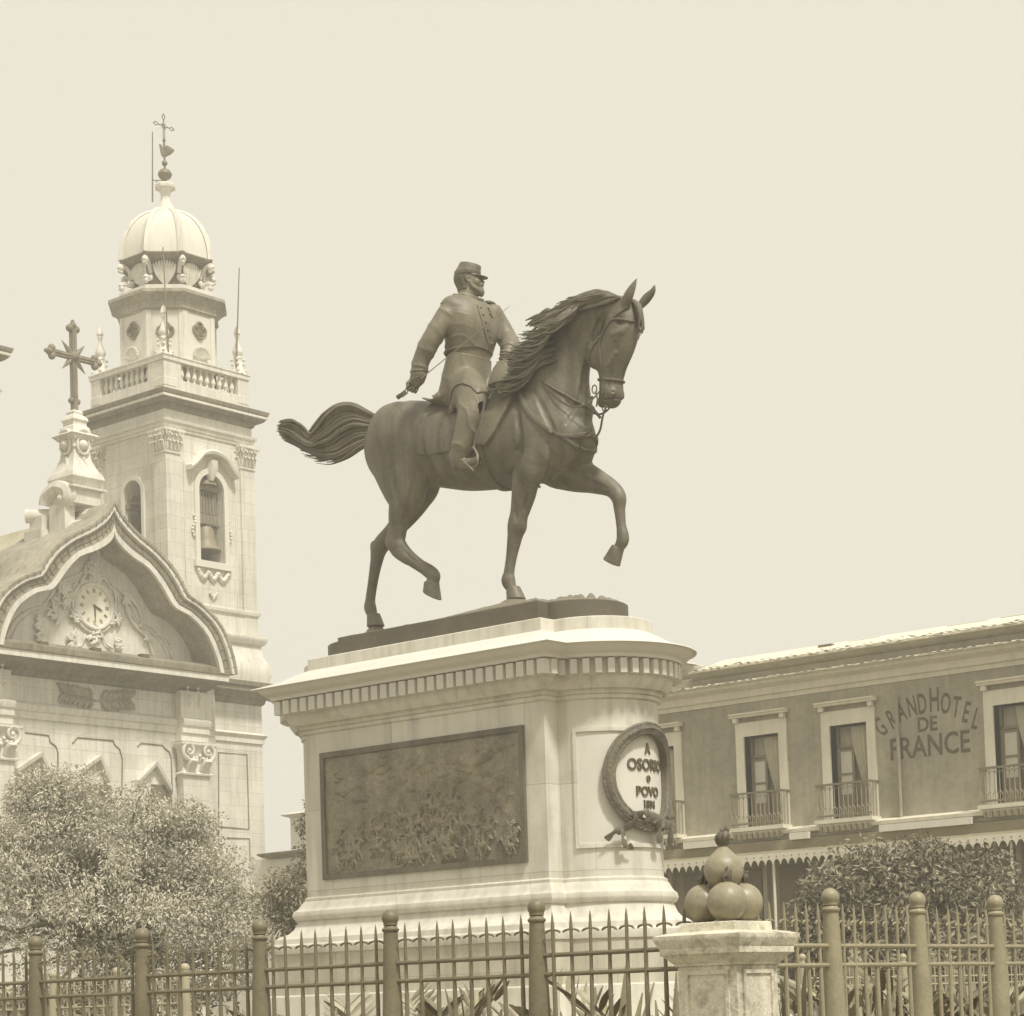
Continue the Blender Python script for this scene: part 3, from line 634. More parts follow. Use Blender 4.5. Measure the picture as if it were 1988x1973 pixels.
def layer(name, shape, m, parent, th, poly=True, width=.03, yl=-.45, near_only=False, rip=0.):
    pts = [P(x, y, yl) for x, y in shape]; pts = [(p[0], p[2]) for p in pts]
    if not poly: pts = [(a, b) for a, b in [tuple(q) for q in catmull([np.array(p) for p in pts], 5)]]
    xs = [p[0] for p in pts]; zs = [p[1] for p in pts]; m_ = width+.08
    sl, X, Y, Z = S.reg((min(xs)-m_, YC-.8, min(zs)-m_), (max(xs)+m_, YC+(0 if near_only else .8), max(zs)+m_))
    B = body_field[sl]; px = X+0*Z[0:1]; px = np.broadcast_to(X[:, 0, :]+0*Z[:, 0, :], (B.shape[0], B.shape[2])); pz = np.broadcast_to(Z[0, 0, :][None, :], px.shape)
    m2 = poly_sd(px, pz, pts) if poly else line_sd(px, pz, pts)-width
    f = np.maximum(B-th, m2[:, None, :])
    if rip: f = f+(rip*wave(X, Y, Z, 77, 1.2, 3)).astype(np.float32)*(B > -.05)
    f = np.maximum(f, -(B+.03))
    V, Fc = nets(f.astype(np.float32), [S.lo[i]+S.h*sl[i].start for i in range(3)], S.h)
    return np_mesh(name, V, Fc, m, parent)
saddle = layer('saddle_cloth', [(818, 772), (806, 820), (804, 872), (814, 884), (840, 885), (876, 880), (912, 884), (932, 868), (955, 858), (975, 800), (980, 755), (900, 750)], M['bronze'], horse, .034, rip=.004)
layer('saddle_flap', [(938, 750), (932, 800), (924, 850), (932, 866), (948, 866), (966, 840), (982, 795), (985, 748)], M['bronze_light'], horse, .062)
layer('girth', [(932, 850), (934, 900), (936, 960)], M['bronze'], horse, .030, False, .05)
layer('breast_strap', [(985, 745), (1002, 765), (1022, 797), (1048, 825), (1075, 842), (1100, 840), (1125, 815)], M['bronze_dark'], horse, .030, False, .028)
layer('martingale_strap', [(1080, 842), (1094, 858), (1102, 876)], M['bronze_dark'], horse, .026, False, .024)
layer('neck_strap', [(1036, 735), (1075, 760), (1110, 782), (1140, 796)], M['bronze_dark'], horse, .024, False, .014)
br = [('bridle', [[(1215, 597), (1190, 625), (1172, 650), (1165, 672), (1167, 700), (1170, 745), (1168, 765)], [(1171, 640), (1196, 622), (1222, 622)], [(1152, 735), (1180, 736), (1218, 735)], [(1165, 655), (1150, 680), (1143, 700)]])]
for nm, ls in br:
    for l in ls: layer(nm, l, M['bronze_dark'], horse, .024, False, .016, yl=-.15)
# reins, bit ring
rn = MB()
for sg in (-1, 1):
    rn.tube(catmull([PC(1178, 764, sg*.15), PC(1160, 790, sg*.22), PC(1130, 796, sg*.27), PC(1090, 765, sg*.30), PC(1020, 712, sg*.20), P(986, 690, .08)], 8), .014, 6, flat=((0, 1, 0), .5))
rn.tube(catmull([P(1137, 775, -.1), P(1152, 795, -.08), P(1166, 812, -.05)], 5), .022, 6, flat=((0, 1, 0), .4))
rn.tube(catmull([P(1178, 788, -.12), P(1172, 802, -.08), P(1169, 815, -.05), P(1165, 835, 0), P(1157, 850, 0)], 6), [.018]*24+[.01], 6, flat=((0, 1, 0), .4))
rn.tube(catmull([P(1150, 770, .1), P(1146, 790, .06), P(1139, 802, .0)], 5), .016, 6)
rn.build('reins', M['bronze_dark'], horse)
bt = MB()
for cx, cy, r, yl in ((1154, 756, .055, -.16), (1143, 798, .04, -.1), (1173, 793, .04, -.12)):
    c = P(cx, cy, yl); bt.tube([c+np.array([r*.7*math.cos(a), 0, r*math.sin(a)]) for a in np.linspace(0, 2*math.pi, 17)], .009, 6)
bt.tube([P(1156, 760, -.17), P(1160, 775, -.17), P(1158, 790, -.16)], .011, 6)
bt.build('bit', M['bronze_dark'], horse)

# --- mane and tail from flowing locks
def lock(mb, pts, r0, rng_, n=6, tip=.12):
    Pp = catmull([np.array(p) for p in pts], n); L = len(Pp)
    rr = [r0*(tip+(1-tip)*math.sin(math.pi*min(1, .25+.75*(1-i/(L-1))))**.7 if i > 0 else .7) for i in range(L)]
    rr = [max(.004, r0*((1-(i/(L-1))**2.2)*.9+.1)) for i in range(L)]
    rr = [q*min(1, .2+i/(.22*L)) for i, q in enumerate(rr)]
    mb.tube(Pp, rr, 6)
mn = MB(); r_ = np.random.default_rng(3)
crest = catmull([np.array(p, float) for p in ((1205, 578), (1186, 571), (1160, 573), (1135, 582), (1110, 594), (1088, 608), (1066, 628), (1048, 655), (1034, 688), (1022, 720))], 7)
for i, c in enumerate(crest):
    t = i/(len(crest)-1)
    for j in (0, 1, 2, 3, 0, 1, 2):
        dy = [-.02, -.10, -.15, .05][j]*(1 if t < .5 else 1.2)+r_.normal(0, .02)
        if t < .45:      # blown back along the crest
            ln = r_.uniform(65, 105); dr = np.array([-.86, .44]) if t > .2 else np.array([-.96, .22])
            dr = dr+r_.normal(0, .05, 2); lift = r_.uniform(3, 11)
            p = [c, c+dr*ln*.3+[0, -lift+j*3], c+dr*ln*.65+[0, -lift*.6+j*3+r_.uniform(-3, 3)], c+dr*ln+[0, r_.uniform(-6, 6)+j*2]]
            yls = [dy, dy-.03, dy-.06, dy-.05]
        else:
            ln = r_.uniform(50, 88); dr = np.array([-.80, .60])+r_.normal(0, .07, 2)
            p = [c+[j*8, -4], c+dr*ln*.3+[j*9+4, 0], c+dr*ln*.65+[j*9-2, 7], c+dr*ln+[j*7-8, r_.uniform(-8, 4)]]
            yls = [dy-.05, dy-.16, dy-.25, dy-.33]
        lock(mn, [P(q[0], q[1], yy) for q, yy in zip(p, yls)], r_.uniform(.016, .030), r_)
for k in range(12):    # ragged ends at the left of the crest and near the withers
    a = np.array([r_.uniform(1052, 1085), r_.uniform(598, 615)]); b = np.array([r_.uniform(1018, 1040), r_.uniform(622, 640)])
    lock(mn, [P(*a, -.05), P(*(a*.6+b*.4-[0, 3]), -.07), P(*b, -.08)], .03, r_)
for k in range(22):
    a = np.array([r_.uniform(1045, 1085), r_.uniform(650, 700)]); b = np.array([r_.uniform(962, 1018), 0.]); b[1] = 700+(b[0]-962)*.55+r_.uniform(0, 24)
    lock(mn, [P(*a, -.23), P(*(a*.65+b*.35+[0, -4]), -.31), P(*(a*.3+b*.7+[2, 6]), -.36), P(*b, -.40)], r_.uniform(.03, .045), r_)
for k in range(9):     # forelock
    a = np.array([1222+r_.uniform(-6, 8), 580+r_.uniform(-4, 4)]); lock(mn, [P(*a, .0), P(a[0]+14, a[1]+16, .02*k-.05), P(a[0]+20, a[1]+40+3*k, .02*k-.06), P(a[0]+15, a[1]+62+r_.uniform(-6, 10), .02*k-.08)], .026, r_)
mn.build('mane', M['bronze'], horse)
tl = MB(); r_ = np.random.default_rng(9)
up_ = [(742, 812), (715, 799), (684, 785), (655, 787), (632, 803), (614, 826), (600, 842), (586, 826), (566, 815), (545, 818)]
md_ = [(740, 824), (712, 822), (686, 820), (660, 832), (640, 848), (618, 858), (600, 862), (580, 852), (560, 840), (540, 834)]
lw_ = [(736, 850), (716, 862), (698, 872), (678, 884), (658, 893), (638, 892), (618, 886), (598, 878), (578, 868), (554, 855)]
for k in range(170):
    s = (k+.5)/170; jit = r_.normal(0, 2.6, (10, 2)); jit[0] = 0
    A = np.array(up_, float); B = np.array(md_, float); Cc = np.array(lw_, float)
    Q = (A*(1-2*s)+B*2*s if s < .5 else B*(2-2*s)+Cc*(2*s-1))+np.cumsum(jit, 0)*.35
    m_ = 10 if r_.random() < (.9 if s < .6 else .55) else r_.integers(6, 9)
    if m_ < 10 and s > .55: Q[m_-1] += [-4, 8]; Q[m_-2] += [0, 5]
    dl = r_.normal(0, .045); base_y = -.02
    lock(tl, [P(q_[0], q_[1], base_y+dl*min(1, i/2)-.012*i*0) for i, q_ in enumerate(Q[:m_])], r_.uniform(.018, .036), r_, 4)
for k in range(14):
    a = np.array([r_.uniform(640, 672), r_.uniform(868, 888)]); b = a+np.array([r_.uniform(-62, -25), r_.uniform(2, 14)]); b[1] = min(b[1], 903)
    lock(tl, [P(*(a+[20, -14]), .0), P(*a, .0), P(*(a*.4+b*.6+[0, 3]), .0), P(*b, .0)], .03, r_, 4)
tl.build('tail', M['bronze'], horse)

# --- the rider
lo = P(760, 950, -.9); hi = P(1020, 480, .8)
S2 = Sculpt((P(795, 740, -.9)[0]-.25, YC-1.02, P(890, 930, -.5)[2]-.05), (P(1010, 650, .7)[0]+.3, YC+.82, P(912, 495)[2]+.05), .0105)
C_ = lambda p, k=.06, n=8: S2.chain(p, k, n)
# torso (buttoned tunic) and skirt of the coat
C_([(P(908, 770, 0), .30, .40), (P(908, 742, 0), .275, .37), (P(910, 712, 0), .245, .345), (P(913, 692, 0), .23, .33), (P(912, 665, 0), .275, .385), (P(911, 635, 0), .295, .42), (P(909, 612, 0), .25, .41), (P(909, 597, 0), .15, .26)], .05, 5)
C_([(PC(906, 606, -.34), .12, .11), (PC(906, 596, -.15), .12, .12), (PC(906, 594, 0), .11, .12), (PC(906, 596, .15), .12, .12), (PC(906, 606, .36), .13, .12)], .08)
for sg in (-1, 1): S2.blob(PC(922, 630, sg*.14), (.16, .22, .24), .12)

C_([(P(909, 592), .13, .14), (P(908, 580), .125, .135), (P(908, 572), .115, .12)], .03)
# arms
RA = [(P(864, 614, -.42), .122, .118), (P(849, 640, -.51), .124, .12), (P(833, 668, -.58), .124, .12), (P(819, 698, -.61), .110, .104), (P(813, 722, -.62), .098, .095)]
C_(RA, .05, 5)
C_([(P(813, 727, -.62), .115, .11), (P(811, 734, -.62), .11, .105)], .01)
LA = [(P(955, 612, .42), .150, .145), (P(970, 636, .52), .140, .135), (P(985, 660, .55), .13, .13), (P(992, 672, .42), .122, .12), (P(988, 682, .25), .10, .10)]
C_(LA, .05, 5)
C_([(P(991, 673, .38), .13, .13), (P(990, 677, .32), .125, .12)], .01)
# hands: palm and separate fingers
def hand(c, fdir, side, knuck, sc=1.):
    c = np.array(c); f = np.array(fdir, float); f /= np.linalg.norm(f); s_ = np.array(side, float); s_ -= f*(s_@f); s_ /= np.linalg.norm(s_); n_ = np.cross(f, s_)*knuck
    S2.blob(c, np.array([.085, .07, .085])*sc, .03)
    for i, l in enumerate((.9, 1., .95, .78)):
        b = c+s_*(i-1.5)*.042*sc+f*.05*sc
        C_([(b, .022*sc, .022*sc), (b+(f*.06+n_*.02)*sc*l, .021*sc, .021*sc), (b+(f*.065+n_*.07)*sc*l, .019*sc, .019*sc), (b+(f*.02+n_*.09)*sc*l, .016*sc, .016*sc)], .008, 3)
    b = c-s_*.07*sc; C_([(b, .026*sc, .026*sc), (b-s_*.02*sc+(f*.05+n_*.03)*sc, .023*sc, .023*sc), (b+(f*.09+n_*.04)*sc, .018*sc, .018*sc)], .012, 3)
hand(P(806, 744, -.64), P(800, 756, -.66)-P(810, 738, -.64), P(815, 745, -.6)-P(800, 738, -.68), 1)
hand(P(985, 688, .14), P(978, 690, .02)-P(988, 686, .2), (0, 0, 1), 1, .9)
# legs: near leg full, far leg mirrored
for sg in (-1, 1):
    def Q(x, y, yl):
        p = P(x, y, -yl); return np.array([p[0], YC+sg*yl, p[2]])
    C_([(Q(905, 758, .22), .27, .22), (Q(915, 778, .40), .235, .19), (Q(915, 800, .52), .205, .17), (Q(907, 830, .56), .175, .15), (Q(899, 858, .58), .150, .135), (Q(893, 882, .58), .125, .12), (Q(889, 893, .58), .11, .11)], .04, 5)
    C_([(Q(928, 768, .42), .10, .12), (Q(930, 800, .47), .08, .09)], .05)
    C_([(Q(887, 895, .58), .07, .07), (Q(900, 900, .585), .068, .062), (Q(918, 897, .60), .062, .06), (Q(935, 891, .61), .045, .05)], .015)
    C_([(Q(884, 885, .585), .085, .10), (Q(883, 903, .60), .035, .04), (Q(880, 914, .60), .01, .012)], .02)
# coat tails over the cantle
C_([(P(902, 712, 0), .20, .28), (P(900, 738, 0), .21, .32), (P(895, 762, -.02), .18, .34), (P(886, 780, -.05), .11, .34), (P(862, 785, -.1), .035, .32), (P(838, 777, -.1), .02, .28)], .05)
# hem of the skirt and belt line
for sg in (-1, 1):
    hem = catmull([P(877, 800, -.40), P(884, 772, -.44), P(902, 755, -.46), (P(925, 756, -.45)), P(944, 772, -.36)], 5)
    for a, b in zip(hem[:-1], hem[1:]):
        a = a.copy(); b = b.copy()
        if sg > 0: a[1] = 2*YC-a[1]; b[1] = 2*YC-b[1]
        C_([(a, .028, .028), (b, .028, .028)], .03)
# head, turned to his left
hc = P(912, 547, 0); yaw = rad(34); hf = np.array([math.cos(yaw), math.sin(yaw), 0]); hs = np.array([math.sin(yaw), -math.cos(yaw), 0]); hu = np.array([0, 0, 1.])
RH = np.array([hf, hs, hu])
def HP(f, s, u): return hc+hf*f+hs*s+hu*u
S2.blob(HP(-.035, 0, .045), (.175, .138, .155), .02, RH)
S2.blob(HP(.05, 0, -.035), (.115, .108, .15), .04, RH)
C_([(HP(-.06, 0, -.06), .105, .11), (HP(-.045, 0, -.17), .105, .115)], .04)
C_([(HP(.02, 0, -.15), .08, .085), (HP(.115, 0, -.145), .062, .062)], .03)          # jaw
C_([(HP(.135, -.05, .045), .014, .014), (HP(.152, 0, .052), .018, .02), (HP(.135, .05, .045), .014, .014)], .02)   # brow
C_([(HP(.150, 0, .030), .012, .012), (HP(.172, 0, .0), .015, .015), (HP(.192, 0, -.022), .017, .018), (HP(.165, 0, -.038), .014, .02)], .012)   # nose
for sg in (-1, 1):
    S2.blob(HP(.148, sg*.050, .016), (.022, .028, .018), .012, RH, sub=True); S2.blob(HP(.134, sg*.048, .014), (.018, .020, .013), .004, RH)
    S2.blob(HP(.105, sg*.072, -.035), (.04, .03, .035), .03, RH)
    S2.blob(HP(.175, sg*.016, -.032), (.016, .012, .012), .008, RH)
    C_([(HP(-.012, sg*.128, .035), .014, .010), (HP(-.032, sg*.136, .02), .015, .010), (HP(-.030, sg*.134, -.01), .013, .010), (HP(-.008, sg*.126, -.032), .012, .009)], .004, 4)
C_([(HP(.135, -.062, -.080), .014, .014), (HP(.170, -.03, -.060), .02, .018), (HP(.178, 0, -.055), .02, .018), (HP(.170, .03, -.060), .02, .018), (HP(.135, .062, -.080), .014, .014)], .01)   # moustache
S2.blob(HP(.165, 0, -.088), (.016, .03, .010), .006, RH)
C_([(HP(.14, 0, -.115), .042, .052), (HP(.155, 0, -.155), .045, .05), (HP(.158, 0, -.195), .03, .032), (HP(.155, 0, -.215), .012, .014)], .025)   # pointed beard
for sg in (-1, 1): C_([(HP(.02, sg*.115, -.04), .018, .014), (HP(.04, sg*.10, -.10), .028, .022), (HP(.10, sg*.06, -.135), .03, .028)], .02)
rider_field = S2.f.copy()
# cloth folds
sl, X, Y, Z = S2.reg((-999, -999, -999), (999, 999, 999)); f = S2.f
ztor0, ztor1 = P(905, 790)[2], P(905, 600)[2]
tor = np.clip((Z-ztor0)/.2, 0, 1)*np.clip((ztor1-Z)/.25, 0, 1)
lowz = P(870, 775)[2]
arm = np.clip((np.abs(Y-YC)-.42)/.08, 0, 1)
def ridge(v): return 1-2*np.abs(np.sin(v))**.6
def crest(v): return (1-np.abs(np.sin(v)))**2.2
w1 = wave(X, Y, Z, 5, .55, 3); w2 = wave(X, Y, Z, 15, .5, 3)
wst = np.exp(-((Z-P(905, 698)[2])/.22)**2)+.35
tor = tor*np.clip((Z-lowz-.1)/.15, 0, 1)
w3 = wave(X, Y, Z, 35, .8, 3)
leg = np.clip((ztor0-Z)/.1, 0, 1)*np.clip((Z-P(890, 888, -.5)[2])/.1, 0, 1); f -= (.016*crest((X*1.+.3*Z+.4*Y)*11+1.3*w2+1.2*w3)*leg).astype(np.float32)
V, Fc = S2.mesh(); rider = np_mesh('rider', V, Fc, M['bronze_light'], statue)
def gar(name, f, m=None):
    V, Fc = nets(f.astype(np.float32), S2.lo, S2.h); return np_mesh(name, V, Fc, m or M['bronze_light'], rider)
B = rider_field; zw = P(905, 690)[2]; zcol = P(908, 584)[2]; zwr = P(815, 724, -.6)[2]
armd = np.clip((np.abs(Y-YC)-.43)/.05, 0, 1)
zlow_ = zw*(1-armd)+(zwr)*armd
crease = -.017*crest((Z+.18*(Y-YC)+.12*X)*17+1.6*w1+1.2*w3)*(1-arm)*(.15+wst)*np.clip(w2*.9+.7, 0, 1.3)-.012*crest((Z*.95+X*.85+.5*Y)*9+1.5*w1+1.4*w3)*arm*np.clip(w2*.6+.8, .1, 1.4)
hemw = .012*np.sin(X*9+Y*7)
f = B-.012+crease*np.clip((zcol-.08-Z)/.15, 0, 1)
f = np.maximum(f, np.maximum(zlow_+hemw-Z, Z-zcol)); f = np.maximum(f, -(B+.03))
f = np.maximum(f, (Y-YC+.33)*0-1) if False else f
far_hand = np.sqrt((X-P(985, 688, .14)[0])**2+(Y-YC-.14)**2+(Z-P(985, 688, .14)[2])**2)-.17; f = np.maximum(f, -far_hand)
gar('tunic', f); TF = np.minimum(B, f)
c_ = P(908, 578); f = np.maximum(np.maximum(B-.034, np.maximum(P(908, 592)[2]-Z+.03*(X-c_[0]), Z-P(908, 577)[2]+.25*(X-c_[0]))), np.maximum(-(B+.02), np.sqrt((X-c_[0])**2+(Y-YC)**2)-.23)); gar('collar', f, M['bronze'])
# skirts of the coat: hem rising over the thigh and falling to the cantle
pp = [P(x, y, -.35) for x, y in ((862, 684), (966, 684), (957, 742), (946, 770), (932, 756), (912, 749), (895, 756), (884, 774), (877, 792), (868, 790), (850, 772), (852, 730))]; pp = [(p[0], p[2]) for p in pp]
px2 = np.broadcast_to(X[:, 0, :], (S2.n[0], S2.n[2])); pz2 = np.broadcast_to(Z[0, 0, :][None, :], px2.shape); m2 = poly_sd(px2, pz2, pp)[:, None, :]
cr2 = -.006*crest((X*.9+Z*.45+.3*Y)*10+1.4*w1+1.2*w3)
wf_ = 0
f = np.maximum(np.maximum(B-.018-wf_+cr2, m2), np.maximum(-(B+.02), np.maximum(Z-zw-.03, np.abs(Y-YC)-.60))); gar('coat_skirt', f)
Hf = (X-hc[0])*hf[0]+(Y-hc[1])*hf[1]; Hs = (X-hc[0])*hs[0]+(Y-hc[1])*hs[1]; Hu = Z-hc[2]
hn_ = .0035*np.sin(95*Hs+40*Hf+5*w1)
f = np.maximum(B-.010+hn_, np.maximum(-(B+.02), np.maximum(np.maximum(Hf+.03-.35*np.maximum(Hu-.03, 0)-.5*np.maximum(-.05-Hu, 0)*0, -Hu-.135), Hu-.12))); gar('hair', f.astype(np.float32), M['bronze_dark'])
MB().tube([np.array([P(908, 691)[0]+.262*math.cos(a)+.0, YC+.365*math.sin(a), zw+.0]) for a in np.linspace(0, 2*math.pi, 41)], .022, 6).build('waist_seam', M['bronze'], rider)
rider['label'] = 'bearded officer in a buttoned tunic and cap, head turned to his left, sword lowered in his right hand'
def layer2(name, pts3, m, parent, th, width):
    P3 = [np.array(p) for p in catmull(pts3, 6)]; A = np.array(P3)
    sl, X, Y, Z = S2.reg(A.min(0)-.12, A.max(0)+.12); B = rider_field[sl]; d = None
    for p in P3:
        q = np.sqrt((X-p[0])**2+(Y-p[1])**2+(Z-p[2])**2)-width; d = q if d is None else np.minimum(d, q)
    f = np.maximum(np.maximum(B-th, d), -(B+.02)); V, Fc = nets(f.astype(np.float32), [S2.lo[i]+S2.h*sl[i].start for i in range(3)], S2.h)
    if len(Fc): return np_mesh(name, V, Fc, m, parent)
def on_rider(x, y, yl0=-1.0):      # march from the camera to the tunic
    r = ray(x, y); t0 = (YC-1.0-CAM[1])/r[1]
    for k in range(260):
        p = CAM+r*(t0+k*.008); i = np.round((p-S2.lo)/S2.h).astype(int)
        if (i >= 0).all() and (i < S2.n).all() and TF[tuple(i)] < 0: return p
    return P(x, y, 0)
seam = [on_rider(x, y) for x, y in ((927, 593), (931, 610), (937, 630), (942, 650), (947, 668), (951, 684))]
for (x, y) in ((930, 598), (935, 611), (940, 626), (944, 640), (948, 654), (951, 668)):
    MB().sphere(on_rider(x+3, y), .02, 10, 8).build('button', M['bronze'], rider)
MB().tube([p+np.array([.004, -.004, 0]) for p in catmull(seam, 4)], .008, 6).build('tunic_seam', M['bronze_dark'], rider)
md = MB(); c0 = on_rider(955, 612)
for q in range(4): 
    a = on_rider(948+q*2, 600+q*5); md.sphere(a, .024, 10, 8)
md.build('medal', M['bronze_dark'], rider)
for x, y, yl in ((868, 596, -.36), (950, 594, .36)):
    c = P(x, y, yl)+np.array([0, 0, .035]); MB().lathe((c[0], c[1], c[2]), [(.07, -.02), (.075, 0), (.055, .02)], 14, sy=1.5).build('epaulette', M['bronze'], rider)
# kepi
kp = MB()
def ell(c, rf, rs, tl=0, n=28): return [c+hf*rf*math.cos(2*math.pi*i/n)+hs*rs*math.sin(2*math.pi*i/n)+hu*tl*rf*math.cos(2*math.pi*i/n) for i in range(n)]
k0 = HP(-.030, 0, .075)
kp.loft([ell(k0+hu*z+hf*o, a, b, t) for z, o, a, b, t in ((0, 0, .178, .148, -.05), (.01, 0, .186, .155, -.05), (.055, .004, .186, .155, -.06), (.06, .006, .178, .150, -.06), (.115, .03, .160, .140, -.16), (.150, .045, .150, .132, -.24), (.158, .047, .146, .128, -.24), (.150, .047, .128, .112, -.24), (.146, .05, .03, .03, -.24))])
cap = kp.build('cap', M['bronze'], rider)
vz = MB(); n = 16; top = []
for i in range(n+1):
    a = -rad(66)+rad(132)*i/n; e = max(0, math.cos(a*1.3))
    top.append((k0+hf*.176*math.cos(a)+hs*.150*math.sin(a)+hu*(-.002), k0+hf*(.180*math.cos(a)+.105*e)+hs*(.150*math.sin(a)*.98)+hu*(-.004-.030*e)))
vz.loft([[a, b, b-hu*.012, a-hu*.014] for a, b in top]); vz.build('visor', M['bronze'], cap)
# sword
h0 = P(808, 743, -.645); tipp = P(990, 594, -.80); grip = P(772, 772, -.66)
d = (tipp-h0); d /= np.linalg.norm(d)
sw = MB().tube([h0-d*.05, h0+d*.2, h0+(tipp-h0)*.5, h0+(tipp-h0)*.97, tipp], [.010, .009, .008, .004, .002], 6, flat=((0, 0, 1), .7)); sword = sw.build('sword', M['iron_pale'], rider)
hl = MB(); hl.tube([h0+d*.06, h0-d*.10, h0+(grip-h0)*.45], [.02, .024, .02], 8)
hl.tube(catmull([h0+d*.09, h0+d*.07+np.array([.03, -.08, .02]), h0-d*.04+np.array([.02, -.11, -.02]), h0-d*.16], 5), .009, 6)
hl.build('hilt', M['bronze_dark'], sword)
ts = MB(); g1 = h0+(grip-h0)*.45
for k in range(3):
    c = g1+np.array([0, -.01, -.02])+(grip-g1)*(.12+.18*k); ts.tube([c+np.array([.03*math.cos(a), 0, .035*math.sin(a)]) for a in np.linspace(0, 6.28, 11)], .008, 5)
ts.tube([g1+(grip-g1)*.45, g1+(grip-g1)*.7, grip], [.015, .03, .034], 8); ts.build('tassel', M['bronze_dark'], sword)
# saddle furniture: holster with cover, stirrup
hs_ = MB()
def Pn(x, y, yl): return P(x, y, yl)
hs_.loft([ [np.array(Pn(*c, -.36))+np.array([rr*math.cos(t)*1.0, rr*math.sin(t)*.7, 0]) for t in np.linspace(0, 2*math.pi, 19)[:-1]] for c, rr in (((980, 700), .03), ((978, 703), .10), ((975, 713), .14), ((975, 727), .18), ((975, 740), .215), ((975, 746), .22))])
hs_.build('holster_cover', M['bronze_light'], saddle)
MB().loft([[np.array(Pn(*c, -.40))+np.array([rr*math.cos(t), rr*math.sin(t), 0]) for t in np.linspace(0, 2*math.pi, 15)[:-1]] for c, rr in (((973, 740), .08), ((973, 755), .075), ((973, 758), .055), ((974, 765), .05), ((974, 767), .02))]).build('holster', M['bronze_light'], saddle)
for sg in (-1, 1):
    def Q(x, y, yl):
        p = P(x, y, -yl); return np.array([p[0], YC+sg*yl, p[2]])
    st = MB().tube(catmull([Q(942, 770, .54), Q(935, 815, .60), Q(925, 845, .62), Q(919, 872, .63)], 5), .022, 6, flat=((0, 1, 0), .3)).build('stirrup_leather', M['bronze'], saddle)
    ir = MB(); ir.tube(catmull([Q(919, 868, .63), Q(911, 880, .55), Q(908, 900, .53), Q(916, 906, .6), Q(926, 902, .70), Q(927, 884, .70), Q(919, 868, .63)], 6), .016, 7); ir.build('stirrup', M['bronze_light'], saddle)
    MB().tube([Q(886, 892, .60), Q(898, 894, .66), Q(910, 905, .68), Q(920, 914, .69)], [.014, .012, .011, .02], 6).build('spur', M['bronze_light'], saddle)
# ================================================================== the church
TX = float(at_depth(325, 1000, 83.)[0]); TY = float(at_depth(325, 1000, 83.)[1])      # near corner of the bell tower
TW = 4.35; X1, X0, Ya, Yb = TX, TX-TW, TY, TY+TW
def zt(y, d=0.): return z_of(y, X1+d, Ya-d)
church = thing('church', (TX-4, 50.8, 0), 'pale baroque stone church with domed bell tower, ogee gable and clock', 'church')
G_BASE = zt(1318)
def acanthus(cp, x0_, x1_, y0_, y1_, z0_, hh):
    cx, cy = (x0_+x1_)/2, (y0_+y1_)/2
    for (ux, uy, nx_, ny_, L) in ((1, 0, 0, -1, x1_-x0_), (0, 1, 1, 0, y1_-y0_)):
        ox, oy = (cx, y0_) if nx_ == 0 else (x1_, cy)
        for row, (zf, lf, of, n) in enumerate(((0, .42, .10, 4), (.25, .45, .15, 3))):
            for k in range(n):
                u = (k+.5)/n*L-L/2; b = np.array([ox+ux*u, oy+uy*u, z0_+hh*zf]); N = np.array([nx_, ny_, 0.]); U = np.array([ux, uy, 0.])
                cp.tube(catmull([b+N*.01, b+N*of*.5+np.array([0, 0, hh*lf*.5]), b+N*of*.9+np.array([0, 0, hh*lf*.95]), b+N*(of+.09)+np.array([0, 0, hh*lf*.98]), b+N*(of+.10)+np.array([0, 0, hh*lf*.78])], 3), [.05, .07, .08, .085, .085, .08, .08, .075, .07, .06, .05, .04, .02], 6, flat=(N, .4))
        for sg in (-1, 1):
            c = np.array([ox+ux*sg*L*.40, oy+uy*sg*L*.40, z0_+hh*.80])+np.array([nx_, ny_, 0.])*.12
            cp.tube([c+np.array([ux*sg*q*math.cos(t), uy*sg*q*math.cos(t), q*math.sin(t)]) for t, q in zip(np.linspace(-1.6, 5.5, 16), np.linspace(.15, .02, 16))], .035, 5)
        cp.sphere((ox+nx_*.12, oy+ny_*.12, z0_+hh*.92), .08, 8, 6)
